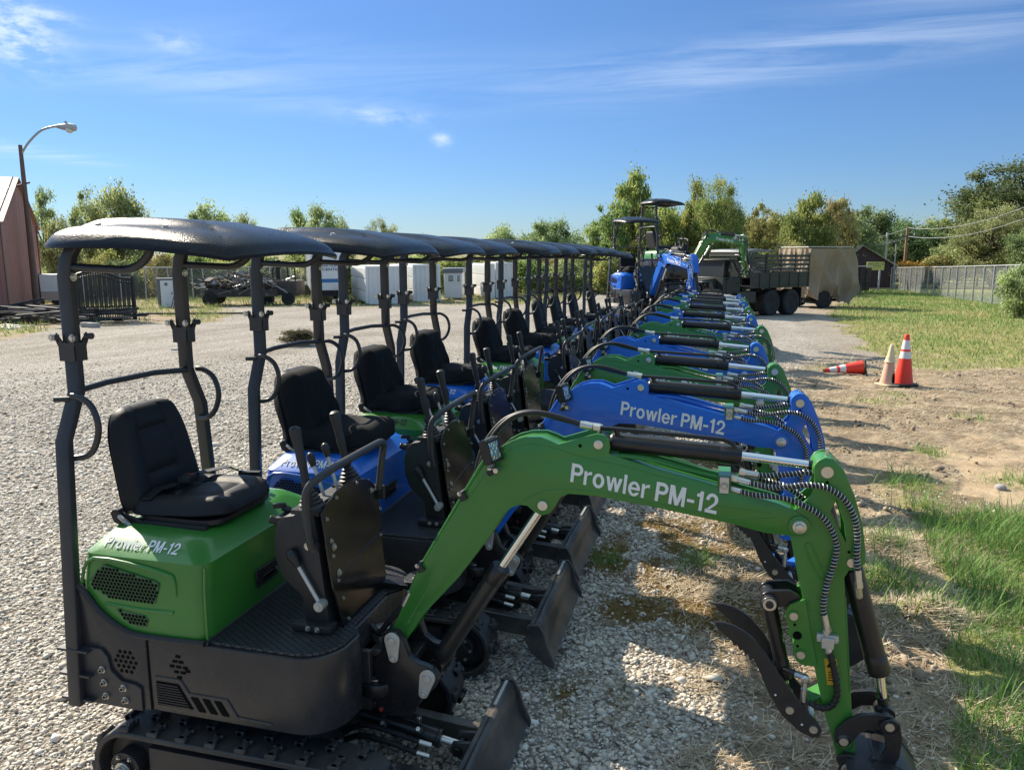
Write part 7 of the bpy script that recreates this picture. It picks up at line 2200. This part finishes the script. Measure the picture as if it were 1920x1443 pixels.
def back_fence():
    # chain link behind the yard; wires drawn as a fine lattice
    m, nt, b = mat_new('chain_link')
    N, L = nt.nodes, nt.links
    tc = N.new('ShaderNodeTexCoord'); sp = N.new('ShaderNodeSeparateXYZ'); L.new(tc.outputs['Object'], sp.inputs[0])
    def q(op, a, c=None):
        n = N.new('ShaderNodeMath'); n.operation = op
        for i, v in enumerate((a, c)):
            if v is None: continue
            if isinstance(v, (int, float)): n.inputs[i].default_value = v
            else: L.new(v, n.inputs[i])
        return n.outputs[0]
    u = q('MULTIPLY', sp.outputs[0], 14.0); v = q('MULTIPLY', sp.outputs[2], 14.0)
    a = q('ABSOLUTE', q('SUBTRACT', q('FRACT', q('ADD', u, v)), 0.5)); c = q('ABSOLUTE', q('SUBTRACT', q('FRACT', q('SUBTRACT', u, v)), 0.5))
    wire = q('GREATER_THAN', q('MAXIMUM', a, c), 0.452)
    b.inputs['Base Color'].default_value = (0.36, 0.38, 0.40, 1); b.inputs['Roughness'].default_value = 0.5; b.inputs['Metallic'].default_value = 0.4
    L.new(wire, b.inputs['Alpha'])
    M['chainlink'] = m
    m2 = m.copy(); m2.name = 'chain_link_with_screen'
    for n in m2.node_tree.nodes:
        if n.type == 'MATH' and n.operation == 'GREATER_THAN': n.inputs[1].default_value = 0.40
    M['chainscreen'] = m2
back_fence()

def fence(pts, hts, n, label, mesh, group=None, tilt=0.0):
    """posts along a polyline of ground points"""
    A, Z = pts[0], pts[-1]
    d = Z-A; L = math.hypot(d.x, d.y)
    t = empty('chain_link_fence', A, math.atan2(d.y, d.x), label, 'fence', group)
    def g(s): return gz(A.x+d.x*s, A.y+d.y*s)-A.z
    S = [i/n for i in range(n+1)]
    H = lambda s: hts[0]+(hts[1]-hts[0])*s
    for s in S:
        dx = random.uniform(-tilt, tilt)
        B('post', 'galv', lambda bm: tube(bm, [(L*s, 0, g(s)-0.05), (L*s+dx, 0, g(s)+H(s))], 0.042, 8), t)
    B('top_rail', 'galv', lambda bm: tube(bm, [(L*s, 0, g(s)+H(s)) for s in S], 0.036, 8), t)
    def pan(bm):
        for a, b in zip(S, S[1:]):
            vs = [bm.verts.new(p) for p in ((L*a, 0.05, g(a)+0.03), (L*b, 0.05, g(b)+0.03), (L*b, 0.05, g(b)+H(b)-0.02), (L*a, 0.05, g(a)+H(a)-0.02))]
            bm.faces.new(vs)
    B('wire_mesh', mesh, pan, t)
fence([at(1669, 542), at(1925, 580)], (hgt(at(1669, 542), 502), hgt(at(1925, 580), 496)), 18, 'grey chain link fence along the grass on the right', 'chainscreen', None, 0.10)
fence([polar(150, 54.5), polar(620, 55.5)], (2.1, 2.1), 22, 'thin chain link fence behind the scrap trailers on the left', 'chainlink', None, 0.05)
B('guard_rail', 'galv', lambda bm: None) if False else None
def guard():
    A = polar(372, 57); Z = polar(585, 57.5); d = Z-A
    h = hgt(A, 533)
    t = empty('guard_rail', A, math.atan2(d.y, d.x), 'pale horizontal rail far behind the scrap heap and trailers', 'rail')
    L = math.hypot(d.x, d.y)
    B('beam', 'contwhite', lambda bm: box(bm, 0, L, -0.05, 0.05, h-0.16, h+0.08), t)
    for k in range(9): B('post', 'greywood', lambda bm: box(bm, L*k/8-0.06, L*k/8+0.06, 0.052, 0.16, -0.3, h+0.02), t)
guard()

# debris at the left edge
def debris():
    rr = random.Random(3)
    P = at(92, 606)
    def pile(bm):
        for k in range(46):
            a = rr.gauss(0, 0.35); l = rr.uniform(1.2, 3.4)
            c = Vector((rr.uniform(-3.4, 2.6), rr.uniform(-0.6, 1.6), 0.05+rr.random()*0.55))
            obox(bm, c, (l, rr.uniform(0.08, 0.25), rr.uniform(0.05, 0.12)), rotz(a) @ roty(rr.gauss(0, 0.08)), rr.choice((0, 0, 1, 2)))
        for k in range(7):
            c = Vector((rr.uniform(-3, 2), rr.uniform(-0.5, 1), 0.12)); obox(bm, c, (0.5, 0.4, 0.25), rotz(rr.uniform(0, 3)), 2)
    o = B('timber_pile', None, pile, None, 0, ['blackwrap', 'greywood', 'darksteel'])
    o.location = P; o.rotation_euler.z = VIEWA
    tag(o, 'low dark heap of old timber and sheeting beside the red building', 'timber pile', kind='stuff')
    for k, (u, v) in enumerate(((8, 616), (18, 614), (30, 612))):
        o = B('board', 'palewood', lambda bm: box(bm, -0.09, 0.09, -0.9, 0.9, 0.02, 0.06), None, 0.005)
        o.location = at(u, v); o.rotation_euler.z = VIEWA+R(52+k*3)
        tag(o, 'pale board lying flat on the lot at the left edge, next to similar boards', 'board', 'pale boards on the ground')
    o = B('steel_pipe', 'darksteel', lambda bm: cyl(bm, (0, 0, 0), (4.9, 0, 0.02), 0.045, 8))
    o.location = at(256, 592)+Vector((0, 0, 0.10)); o.rotation_euler.z = VIEWA
    tag(o, 'long dark steel pipe lying across the weeds right of the gate', 'pipe')
    for (u, v, l, lb) in ((58, 612, 0.25, 'small pale scrap of wood among the weeds on the left'), (115, 617, 0.4, 'flat pale chunk on the gravel left of the gate'), (333, 657, 0.3, 'pale stick lying alone on the gravel behind the first canopy')):
        o = B('wood_scrap', 'palewood', lambda bm: obox(bm, (0, 0, 0.03), (l, 0.07, 0.05), rotz(0.3)), None, 0.005)
        o.location = at(u, v); tag(o, lb, 'wood')
debris()

# traffic cones
def cone(P, h, label, kind, rz=0.0, lean=None):
    t = empty('traffic_cone', P, rz, label, 'traffic cone', 'traffic cones')
    s = h/0.9
    prof = lambda z: 0.165-0.125*z/0.88
    cols = {'new': [(0.0, 0.46, 'conered'), (0.46, 0.585, 'conewhite'), (0.585, 0.625, 'conered'), (0.625, 0.79, 'conewhite'), (0.79, 0.88, 'conered')],
            'old': [(0.0, 0.50, 'conefade'), (0.50, 0.60, 'conewhite'), (0.60, 0.88, 'conepale')],
            'flat': [(0.0, 0.40, 'conered'), (0.40, 0.53, 'conewhite'), (0.53, 0.60, 'conered'), (0.60, 0.76, 'conewhite'), (0.76, 0.88, 'conered')]}[kind]
    pts = [(prof(z), z) for z in (0, 0.2)]
    for i, (a, b, m) in enumerate(cols):
        def bd(bm, a=a, b=b, i=i):
            e = 0.0015*(i % 2)
            n = 4
            pr = [(prof(a+(b-a)*k/n)+e, 0.03+a+(b-a)*k/n) for k in range(n+1)]
            if i == len(cols)-1: pr += [(prof(b)*0.8, 0.03+b+0.015), (0.012, 0.03+b+0.02)]
            lathe(bm, [(r*s, z*s) for r, z in pr], 26)
        B('body' if i == 0 else ('tip' if i == len(cols)-1 else 'reflective_band' if m == 'conewhite' else 'band'), m, bd, t)
    B('base', 'conebase' if kind != 'old' else 'conepale', lambda bm: (prism(bm, [(p[0]*s, p[1]*s) for p in rrect(-0.2, 0.2, -0.2, 0.2, 0.04)], 0, 0.034*s, 0, 'z'),), t, 0.006)
    if kind == 'old':
        B('tear', 'void', lambda bm: prism(bm, [(-0.03*s, 0.08*s), (0.03*s, 0.06*s), (0.028*s, 0.20*s), (0.006*s, 0.30*s), (-0.02*s, 0.24*s)], -0.168*s, -0.142*s), t)
        B('loose_sleeve', 'conepale', lambda bm: lathe(bm, [(0.088*s, 0.66*s), (0.098*s, 0.60*s), (0.112*s, 0.545*s), (0.122*s, 0.53*s)], 20), t)
    if lean: t.rotation_euler = lean
    return t
P = at(1693, 721); cone(P, hgt(P, 629), 'bright red standing cone with two white bands, right of the faded one', 'new', 0.3)
P = at(1663, 722); c = cone(P, hgt(P, 648), 'faded pinkish standing cone with a cream top and a dark tear', 'old', VIEWA+R(20)); c.rotation_euler = (0, R(3.5), VIEWA+R(20))
P = at(1618, 702); c = cone(P+Vector((0.0, 0, 0.145)), 0.74, 'red cone with white bands lying on its side on the dirt', 'flat'); c.rotation_euler = (0, R(-96), VIEWA+R(-4))

def small_stone(u, v, s, label):
    bm = bmesh.new(); bmesh.ops.create_icosphere(bm, subdivisions=2, radius=s)
    for v_ in bm.verts: v_.co *= random.uniform(0.85, 1.12); v_.co.z *= 0.7
    o = link('stone', fin(bm, 'stone', [M['concrete']])); P = at(u, v); o.location = P+Vector((0, 0, s*0.4))
    tag(o, label, 'stone')
small_stone(1876, 918, 0.055, 'small grey stone on the bare tan dirt at the right')

# gravel mound that carries the two raised machines
def dpt(u, v, dist):
    d = pix_dir(u, v); return CAM+d*(dist/F)
QB = dpt(1196, 470, 17.2); QG = dpt(1250, 470, 19.2)
ZB, ZG = 0.66, 1.16
def mound():
    n = 90; co = []
    cx, cy = (QB.x+QG.x)/2+0.2, (QB.y+QG.y)/2+0.4
    xs = np.linspace(-5, 5, n)
    X, Y = np.meshgrid(xs, xs, indexing='ij'); X = X.ravel()+cx; Y = Y.ravel()+cy
    def bump(px, py, top, r0, r1):
        d = np.hypot((X-px)*0.95, Y-py)+ (fbm(X*1.4, Y*1.4, 61)-0.5)*0.7
        return (top-gz_np(X, Y)+0.02)*(1-sstep(r0, r1, d))
    z = np.maximum(bump(QB.x+0.15, QB.y, ZB, 1.0, 2.1), bump(QG.x+0.25, QG.y+0.2, ZG, 1.1, 2.6))
    z = gz_np(X, Y)+z+(fbm(X*6, Y*6, 62)-0.5)*0.06*(z > 0.05)-0.06*(z < 0.03)
    i, j = np.meshgrid(np.arange(n-1), np.arange(n-1), indexing='ij')
    f = np.stack([i*n+j, (i+1)*n+j, (i+1)*n+j+1, i*n+j+1], -1).reshape(-1, 4)
    o = np.ones(n*n)
    me = new_np_mesh('gravel_mound', np.stack([X, Y, z], 1), f.ravel(), np.full(len(f), 4), [bpy.data.materials['ground_soil']], True, {'grav': o, 'grass': o*0, 'tan': o*0, 'moss': o*0, 'gray': o*0})
    tag(link('gravel_mound', me), kind='structure')
mound()
make_machine('blue', True, 'white', (QB.x, QB.y, ZB), R(-56), 'blue mini excavator raised on the gravel mound behind the row, its canopy against the trees', 'raised mini excavators behind the row')
make_machine('green', False, 'white', (QG.x, QG.y, ZG), R(36), 'green mini excavator standing highest, on the mound behind the raised blue one', 'raised mini excavators behind the row')

# army truck
def truck():
    W1 = at(1447, 592)
    # local frame: +x toward the tail, y=0 the near side, z up from the ground
    th = VIEWA+R(33)
    t = empty('army_truck', (0, 0, 0), th, 'olive drab six wheel army cargo truck with a wooden stake bed', 'truck')
    ex = Vector((math.cos(th), math.sin(th), 0)); ey = Vector((-math.sin(th), math.cos(th), 0))
    org = W1-ex*4.55
    org.z = W1.z
    t.location = org
    r = 0.56
    for x in (4.55, 5.90):
        wheel('wheel', t, (x, 0.26, r), r, 0.50, (0, 1, 0)); wheel('wheel', t, (x, 2.14, r), r, 0.50, (0, 1, 0))
    for y in (0.18, 2.22): wheel('wheel', t, (0.75, y, r), r, 0.30, (0, 1, 0))
    B('chassis', 'olive', lambda bm: (box(bm, 0.0, 6.9, 0.75, 0.95, 0.80, 1.02), box(bm, 0.0, 6.9, 1.45, 1.65, 0.80, 1.02), box(bm, 4.4, 6.1, 0.6, 1.8, 0.5, 0.62), box(bm, 2.3, 3.5, 0.05, 0.55, 0.62, 1.1), box(bm, -0.12, 0.05, 0.1, 2.3, 0.62, 0.86)), t, 0.02)
    hood = B('hood', 'olive', lambda bm: (prism(bm, [(0.05, 0.95), (0.05, 1.55), (1.65, 1.68), (1.65, 0.95)], 0.62, 1.78), ), t, 0.05)
    B('grille', 'void', lambda bm: [box(bm, 0.035, 0.048, 0.72+i*0.1, 0.78+i*0.1, 1.05, 1.48) for i in range(10)], hood)
    for y in (0.38, 2.02): B('headlight', 'lampglass', lambda bm: cyl(bm, (0.10, y, 1.2), (0.03, y, 1.2), 0.11, 14), hood)
    for y0, y1 in ((0.02, 0.60), (1.80, 2.38)):
        B('fender', 'olive', lambda bm: (prism(bm, [(0.0, 1.05), (0.1, 1.22), (1.25, 1.24), (1.65, 0.85), (1.58, 0.80), (1.2, 1.16), (0.14, 1.14)], y0, y1),), hood, 0.01)
    cab = B('cab', 'olive', lambda bm: (box(bm, 1.66, 2.75, 0.28, 2.12, 0.9, 1.72), box(bm, 2.66, 2.76, 0.3, 2.1, 1.72, 2.40), box(bm, 1.68, 1.75, 0.3, 0.38, 1.72, 2.40), box(bm, 1.68, 1.75, 2.02, 2.1, 1.72, 2.40), box(bm, 1.68, 1.75, 0.38, 2.02, 2.32, 2.40), box(bm, 2.05, 2.10, 0.285, 0.34, 1.72, 2.38)), t, 0.02)
    B('cab_roof', 'olive', lambda bm: box(bm, 1.62, 2.8, 0.26, 2.14, 2.40, 2.47), cab, 0.03)
    B('windscreen', 'window', lambda bm: box(bm, 1.70, 1.72, 0.385, 2.015, 1.73, 2.315), cab)
    B('side_window', 'window', lambda bm: box(bm, 2.11, 2.65, 0.30, 0.315, 1.73, 2.35), cab)
    dr = B('door', 'olive', lambda bm: box(bm, 1.85, 2.62, 0.255, 0.279, 1.0, 1.70), cab, 0.01)
    B('handle', 'iron', lambda bm: box(bm, 2.45, 2.56, 0.235, 0.254, 1.45, 1.49), dr)
    B('mirror', 'iron', lambda bm: (tube(bm, [(1.9, 0.25, 1.6), (1.75, 0.0, 1.9), (1.75, 0.0, 2.1)], 0.02, 6), box(bm, 1.73, 1.77, -0.06, 0.08, 1.95, 2.2)), cab)
    bed = B('cargo_bed', 'olive', lambda bm: (box(bm, 2.95, 6.95, 0.0, 2.4, 1.22, 1.34), box(bm, 2.95, 6.95, 0.0, 0.06, 1.341, 1.90), box(bm, 2.95, 6.95, 2.34, 2.4, 1.341, 1.90), box(bm, 2.95, 3.01, 0.061, 2.339, 1.341, 2.0), box(bm, 6.89, 6.95, 0.061, 2.339, 1.341, 1.9),
        *[box(bm, 2.95+i*0.66, 3.03+i*0.66, -0.03, -0.002, 1.22, 1.90) for i in range(7)]), t, 0.01)
    def rack(y, y1):
        f = B('stake_rack', 'oliverail', lambda bm: [box(bm, 3.0, 6.9, y, y1, 1.98+i*0.19, 2.09+i*0.19) for i in range(4)], bed)
        for i in range(5): B('stake', 'olive', lambda bm: box(bm, 3.0+i*0.975, 3.07+i*0.975, y-0.05, y-0.002, 1.9, 2.74), f)
    rack(0.03, 0.055); rack(2.345, 2.37)
    B('headboard', 'oliverail', lambda bm: [box(bm, 2.96, 2.99, 0.1, 2.3, 2.02+i*0.19, 2.13+i*0.19) for i in range(4)], bed)
    B('folded_canvas', 'greypaint', lambda bm: prism(bm, [(2.97, 2.74), (3.0, 2.86), (3.6, 2.90), (4.6, 2.86), (4.6, 2.80)], 0.12, 2.28), bed, 0.02)
    B('marker_lamp', 'red', lambda bm: cyl(bm, (3.2, -0.035, 1.45), (3.2, -0.05, 1.45), 0.05, 10), bed)
    for y in (0.05, 1.85): B('mudflap', 'blackwrap', lambda bm: box(bm, 6.55, 6.58, y, y+0.5, 0.35, 1.2), t)
    def loadf(bm):
        rr = random.Random(9)
        for k in range(26):
            obox(bm, (rr.uniform(3.4, 6.4), rr.uniform(0.4, 2.0), rr.uniform(1.5, 2.35)), (rr.uniform(0.6, 2.0), 0.12, 0.06), rotz(rr.gauss(0, 0.15)) @ roty(rr.gauss(0, 0.1)), rr.choice((0, 1)))
    o = B('load', None, loadf, None, 0, ['palewood', 'darksteel']); o.parent = None
    o.location = org; o.rotation_euler.z = th
    tag(o, 'loose boards and scrap lying inside the stake bed of the army truck', 'load', kind='stuff')
truck()

def tarp_trailer():
    P = at(1510, 578)
    k = (P-CAM).dot(FWD)/F
    th = VIEWA+R(14)
    t = empty('cargo_trailer', P, th, 'two wheel cargo trailer wrapped in a tan canvas tarp', 'trailer')
    L = 95*k; D = 2.3
    zt = hgt(P, 466); zb = hgt(P, 560)
    B('chassis', 'olive', lambda bm: (box(bm, 0.1, L-0.3, 0.3, 0.45, zb-0.18, zb-0.02), box(bm, 0.1, L-0.3, D-0.45, D-0.3, zb-0.18, zb-0.02), box(bm, -1.4, 0.1, D/2-0.06, D/2+0.06, zb-0.22, zb-0.1), box(bm, L*0.30, L*0.45, 0.2, D-0.2, zb-0.3, zb-0.18)), t)
    B('bed', 'greywood', lambda bm: box(bm, 0.30, L-0.45, 0.35, D-0.35, zb, zt-0.1), t, 0.02)
    for y in (0.10, D-0.10): wheel('wheel', t, (L*0.42, y, 0.44), 0.44, 0.32, (0, 1, 0))
    def tarp(bm):
        NU, NV = 120, 36
        ring = []
        P4 = [(-0.06, -0.05), (L-0.05, -0.05), (L-0.05, D+0.05), (-0.06, D+0.05)]
        tot = []
        for i in range(4):
            a, b = Vector(P4[i]), Vector(P4[(i+1) % 4])
            for j in range(NU//2): tot.append((a.lerp(b, j/(NU//2)), (b-a).normalized(), i, j/(NU//2)))
        rows = []
        for v in range(NV+1):
            f = v/NV
            row = []
            for n_, (p, d, i, s) in enumerate(tot):
                nrm = Vector((d.y, -d.x))
                hem = zb+0.05
                if i == 0: hem = zb+0.02-0.34*sstep(0.62, 0.95, np.array(s)).item()+0.10*math.sin(s*23)
                if i == 1: hem = zb-0.22+0.30*s+0.10*math.sin(s*31)
                amp = 0.13+0.34*f
                cr = lambda t: 1-2*abs(math.sin(t))**0.7
                w = amp*(cr(s*8+i*2+f*1.6)*0.9+cr(s*17+f*3.5+i)*0.5+cr(s*5-f*4)*0.7+0.5*math.sin(s*3+f*9))
                flare = 0
                if i == 1: flare = 0.42*math.sin(math.pi*min(1, f*1.0))*(1-f*0.25)
                q = p+nrm*(0.10+w*0.42+flare+0.05*f)
                row.append(bm.verts.new((q.x, q.y, zt+(hem-zt)*f-0.05*math.sin(s*math.pi)*(1-f)*0)))
            rows.append(row)
        n = len(tot)
        for a, b in zip(rows, rows[1:]):
            for k2 in range(n): bm.faces.new((a[k2], a[(k2+1) % n], b[(k2+1) % n], b[k2]))
        c = bm.verts.new((L/2, D/2, zt+0.05))
        for k2 in range(n): bm.faces.new((rows[0][(k2+1) % n], rows[0][k2], c))
    o = B('tarp', 'tarp', tarp, t)
    B('wooden_top', 'palewood', lambda bm: (box(bm, -0.1, L-0.1, -0.08, D+0.08, zt+0.06, zt+0.11),), t)
tarp_trailer()

def dumpster():
    P = at(1598, 546); k = (P-CAM).dot(FWD)/F; W = 32*k; h = hgt(P, 500)
    t = empty('ribbed_bin', P, VIEWA-R(6), 'dark brown ribbed steel bin right of the tarp covered trailer', 'bin')
    B('shell', 'darksteel', lambda bm: prism(bm, [(0.25, 0), (0, h*0.2), (0, h), (W, h*0.95), (W-0.1, 0)], 0, 2.4), t, 0.02)
    B('ribs', 'darksteel', lambda bm: [box(bm, W*i/3+0.05, W*i/3+0.14, -0.10, -0.002, 0.1, h*0.95) for i in range(3)]+[box(bm, 0.1, W-0.1, -0.06, -0.004, h*z, h*z+0.1) for z in (0.3, 0.6)], t)
    B('rim', 'palewood', lambda bm: box(bm, -0.03, W+0.05, -0.1, 0.05, h+0.01, h+0.09), t)
    Q = at(1592, 551)
    o = B('pallet_stack', 'greywood', lambda bm: [box(bm, -0.7, 0.7, -0.5, 0.5, i*0.17, i*0.17+0.11) for i in range(4)], None, 0.01)
    o.location = Q; o.rotation_euler.z = VIEWA; tag(o, 'short stack of weathered pallets at the edge of the grass', 'pallets')
dumpster()

def brown_building():
    A = polar(1575, 82); k = (A-CAM).dot(FWD)/F
    W = 104*k
    ze = hgt(A, 500); zr = hgt(A, 461)
    t = empty('brown_building', A, VIEWA, 'dark brown metal building with a gable behind the yellow sign', 'building')
    xr = 40*k
    zt = lambda x: ze+(zr-ze)*(1-abs(x-xr)/xr if x < xr else 1-(x-xr)/(W-xr))
    B('gable_wall', 'brownsteel', lambda bm: (corr(bm, W, 0, zt, 0.5, 0.04), prism(bm, [(0, 0), (W, 0), (W, ze), (xr, zr), (0, ze)], 0.004, 0.3)), t)
    def roof(bm):
        for (x0, z0, x1, z1) in ((-0.3, ze-0.15, xr, zr), (W+0.3, ze-0.10, xr, zr)):
            vs = [bm.verts.new(p) for p in ((x0, -0.3, z0+0.1), (x1, -0.3, z1+0.1), (x1, 14, z1+0.1), (x0, 14, z0+0.1), (x0, -0.3, z0), (x1, -0.3, z1), (x1, 14, z1), (x0, 14, z0))]
            for q in ((0, 1, 2, 3), (7, 6, 5, 4), (0, 4, 5, 1), (2, 6, 7, 3), (1, 5, 6, 2), (0, 3, 7, 4)): bm.faces.new([vs[i] for i in q])
    B('roof', 'paleroof', roof, t)
    B('vent', 'contwhite', lambda bm: cyl(bm, (xr*0.7, 1.5, zr-0.4), (xr*0.7, 1.5, zr+0.35), 0.14, 10), t)
brown_building()

def road_sign():
    A = polar(1627, 74); k = (A-CAM).dot(FWD)/F; W = 31.5*k
    z0, z1 = hgt(A, 506.5), hgt(A, 491)
    t = empty('yard_sign', A, VIEWA-R(4), 'yellow sign board with two lines of dark lettering on two posts', 'sign')
    for x in (W*0.18, W*0.78): B('post', 'galv', lambda bm: box(bm, x-0.06, x+0.06, 0.0, 0.12, 0, z0-0.002), t)
    bd = B('board', 'signyellow', lambda bm: box(bm, 0, W, -0.03, 0.03, z0, z1), t, 0.01)
    def words(bm):
        rr = random.Random(2); H = z1-z0
        for z, hh, spans in ((z0+H*0.66, H*0.17, ((0.06, 0.42), (0.47, 0.74), (0.79, 0.95))), (z0+H*0.42, H*0.15, ((0.15, 0.28), (0.33, 0.50), (0.55, 0.86)))):
            for a, b in spans:
                x = a*W
                while x < b*W-0.05:
                    w = rr.uniform(0.05, 0.085)
                    box(bm, x, x+w*0.55, -0.040, -0.033, z+rr.choice((0, 0, hh*0.3)), z+hh)
                    x += w*1.25
    B('lettering', 'navy', words, bd)
road_sign()

def poles():
    A = polar(1698, 88); h = hgt(A, 426)
    t = empty('utility_pole', A, VIEWA, 'brown wooden utility pole with a crossarm behind the fence', 'utility pole', 'utility poles')
    B('pole', 'pole', lambda bm: tube(bm, [(0, 0, -0.2), (0, 0, h)], [0.17, 0.12], 10), t)
    za = hgt(A, 443)
    B('crossarm', 'greywood', lambda bm: box(bm, -0.75, 0.75, -0.20, -0.12, za-0.07, za+0.07), t)
    for x in (-0.65, 0.65): B('insulator', 'contwhite', lambda bm: cyl(bm, (x, -0.16, za+0.07), (x, -0.16, za+0.25), 0.05, 8), t)
    C = polar(1661, 84)
    t2 = empty('utility_pole', C, VIEWA, 'pale bare pole left of the brown one, in front of dark trees', 'utility pole', 'utility poles')
    B('pole', 'palewood', lambda bm: tube(bm, [(0, 0, -0.2), (0, 0, hgt(C, 436))], [0.13, 0.10], 8), t2)
    D = polar(1679, 80)
    t3 = empty('utility_pole', D, VIEWA, 'short grey pole standing between the pale and the brown ones', 'utility pole', 'utility poles')
    B('pole', 'galv', lambda bm: tube(bm, [(0, 0, -0.2), (0, 0, hgt(D, 457))], [0.08, 0.06], 8), t3)
    def wire(a, b, sag, label):
        a, b = Vector(a), Vector(b)
        pts = [a.lerp(b, s)-Vector((0, 0, sag*4*s*(1-s))) for s in np.linspace(0, 1, 14)]
        c = a.copy()
        o = B('power_line', 'galv', lambda bm: tube(bm, [p-c for p in pts], 0.028, 5)); o.location = c
        tag(o, label, 'power line', 'overhead power lines')
    T = lambda P, v: Vector((P.x, P.y, P.z+hgt(P, v)))
    E = polar(1592, 90); G = polar(1960, 70); H = polar(1608, 83)
    wire(T(A, 428), T(E, 452), 0.25, 'power line from the top of the brown pole to the trees on the left')
    wire(T(A, 444), T(H, 461), 0.2, 'power line from the crossarm down to the brown building, upper one')
    wire(T(A, 447), T(polar(1618, 84), 463), 0.15, 'power line from the crossarm down to the brown building, lower one')
    wire(T(A, 427), T(G, 366), 0.9, 'power line from the top of the brown pole to the right edge')
    wire(T(A, 443), T(G, 390), 0.9, 'power line from the crossarm to the right edge')
poles()

def far_car():
    P = polar(1621, 84); k = (P-CAM).dot(FWD)/F
    t = empty('parked_car', P, VIEWA+R(70), 'white car parked beside the brown building', 'car')
    B('body', 'trailwhite', lambda bm: prism(bm, [(0, 0.3), (0, 0.85), (0.9, 0.95), (1.4, 1.42), (2.9, 1.42), (3.5, 0.98), (4.2, 0.9), (4.2, 0.3)], 0, 1.7), t, 0.06)
    B('windows', 'window', lambda bm: (prism(bm, [(1.1, 0.98), (1.5, 1.35), (2.8, 1.35), (3.2, 1.0)], -0.006, 1.706),), t)
    for x in (0.8, 3.4):
        for y in (0.08, 1.62): wheel('wheel', t, (x, y, 0.32), 0.32, 0.2, (0, 1, 0), 16)
far_car()
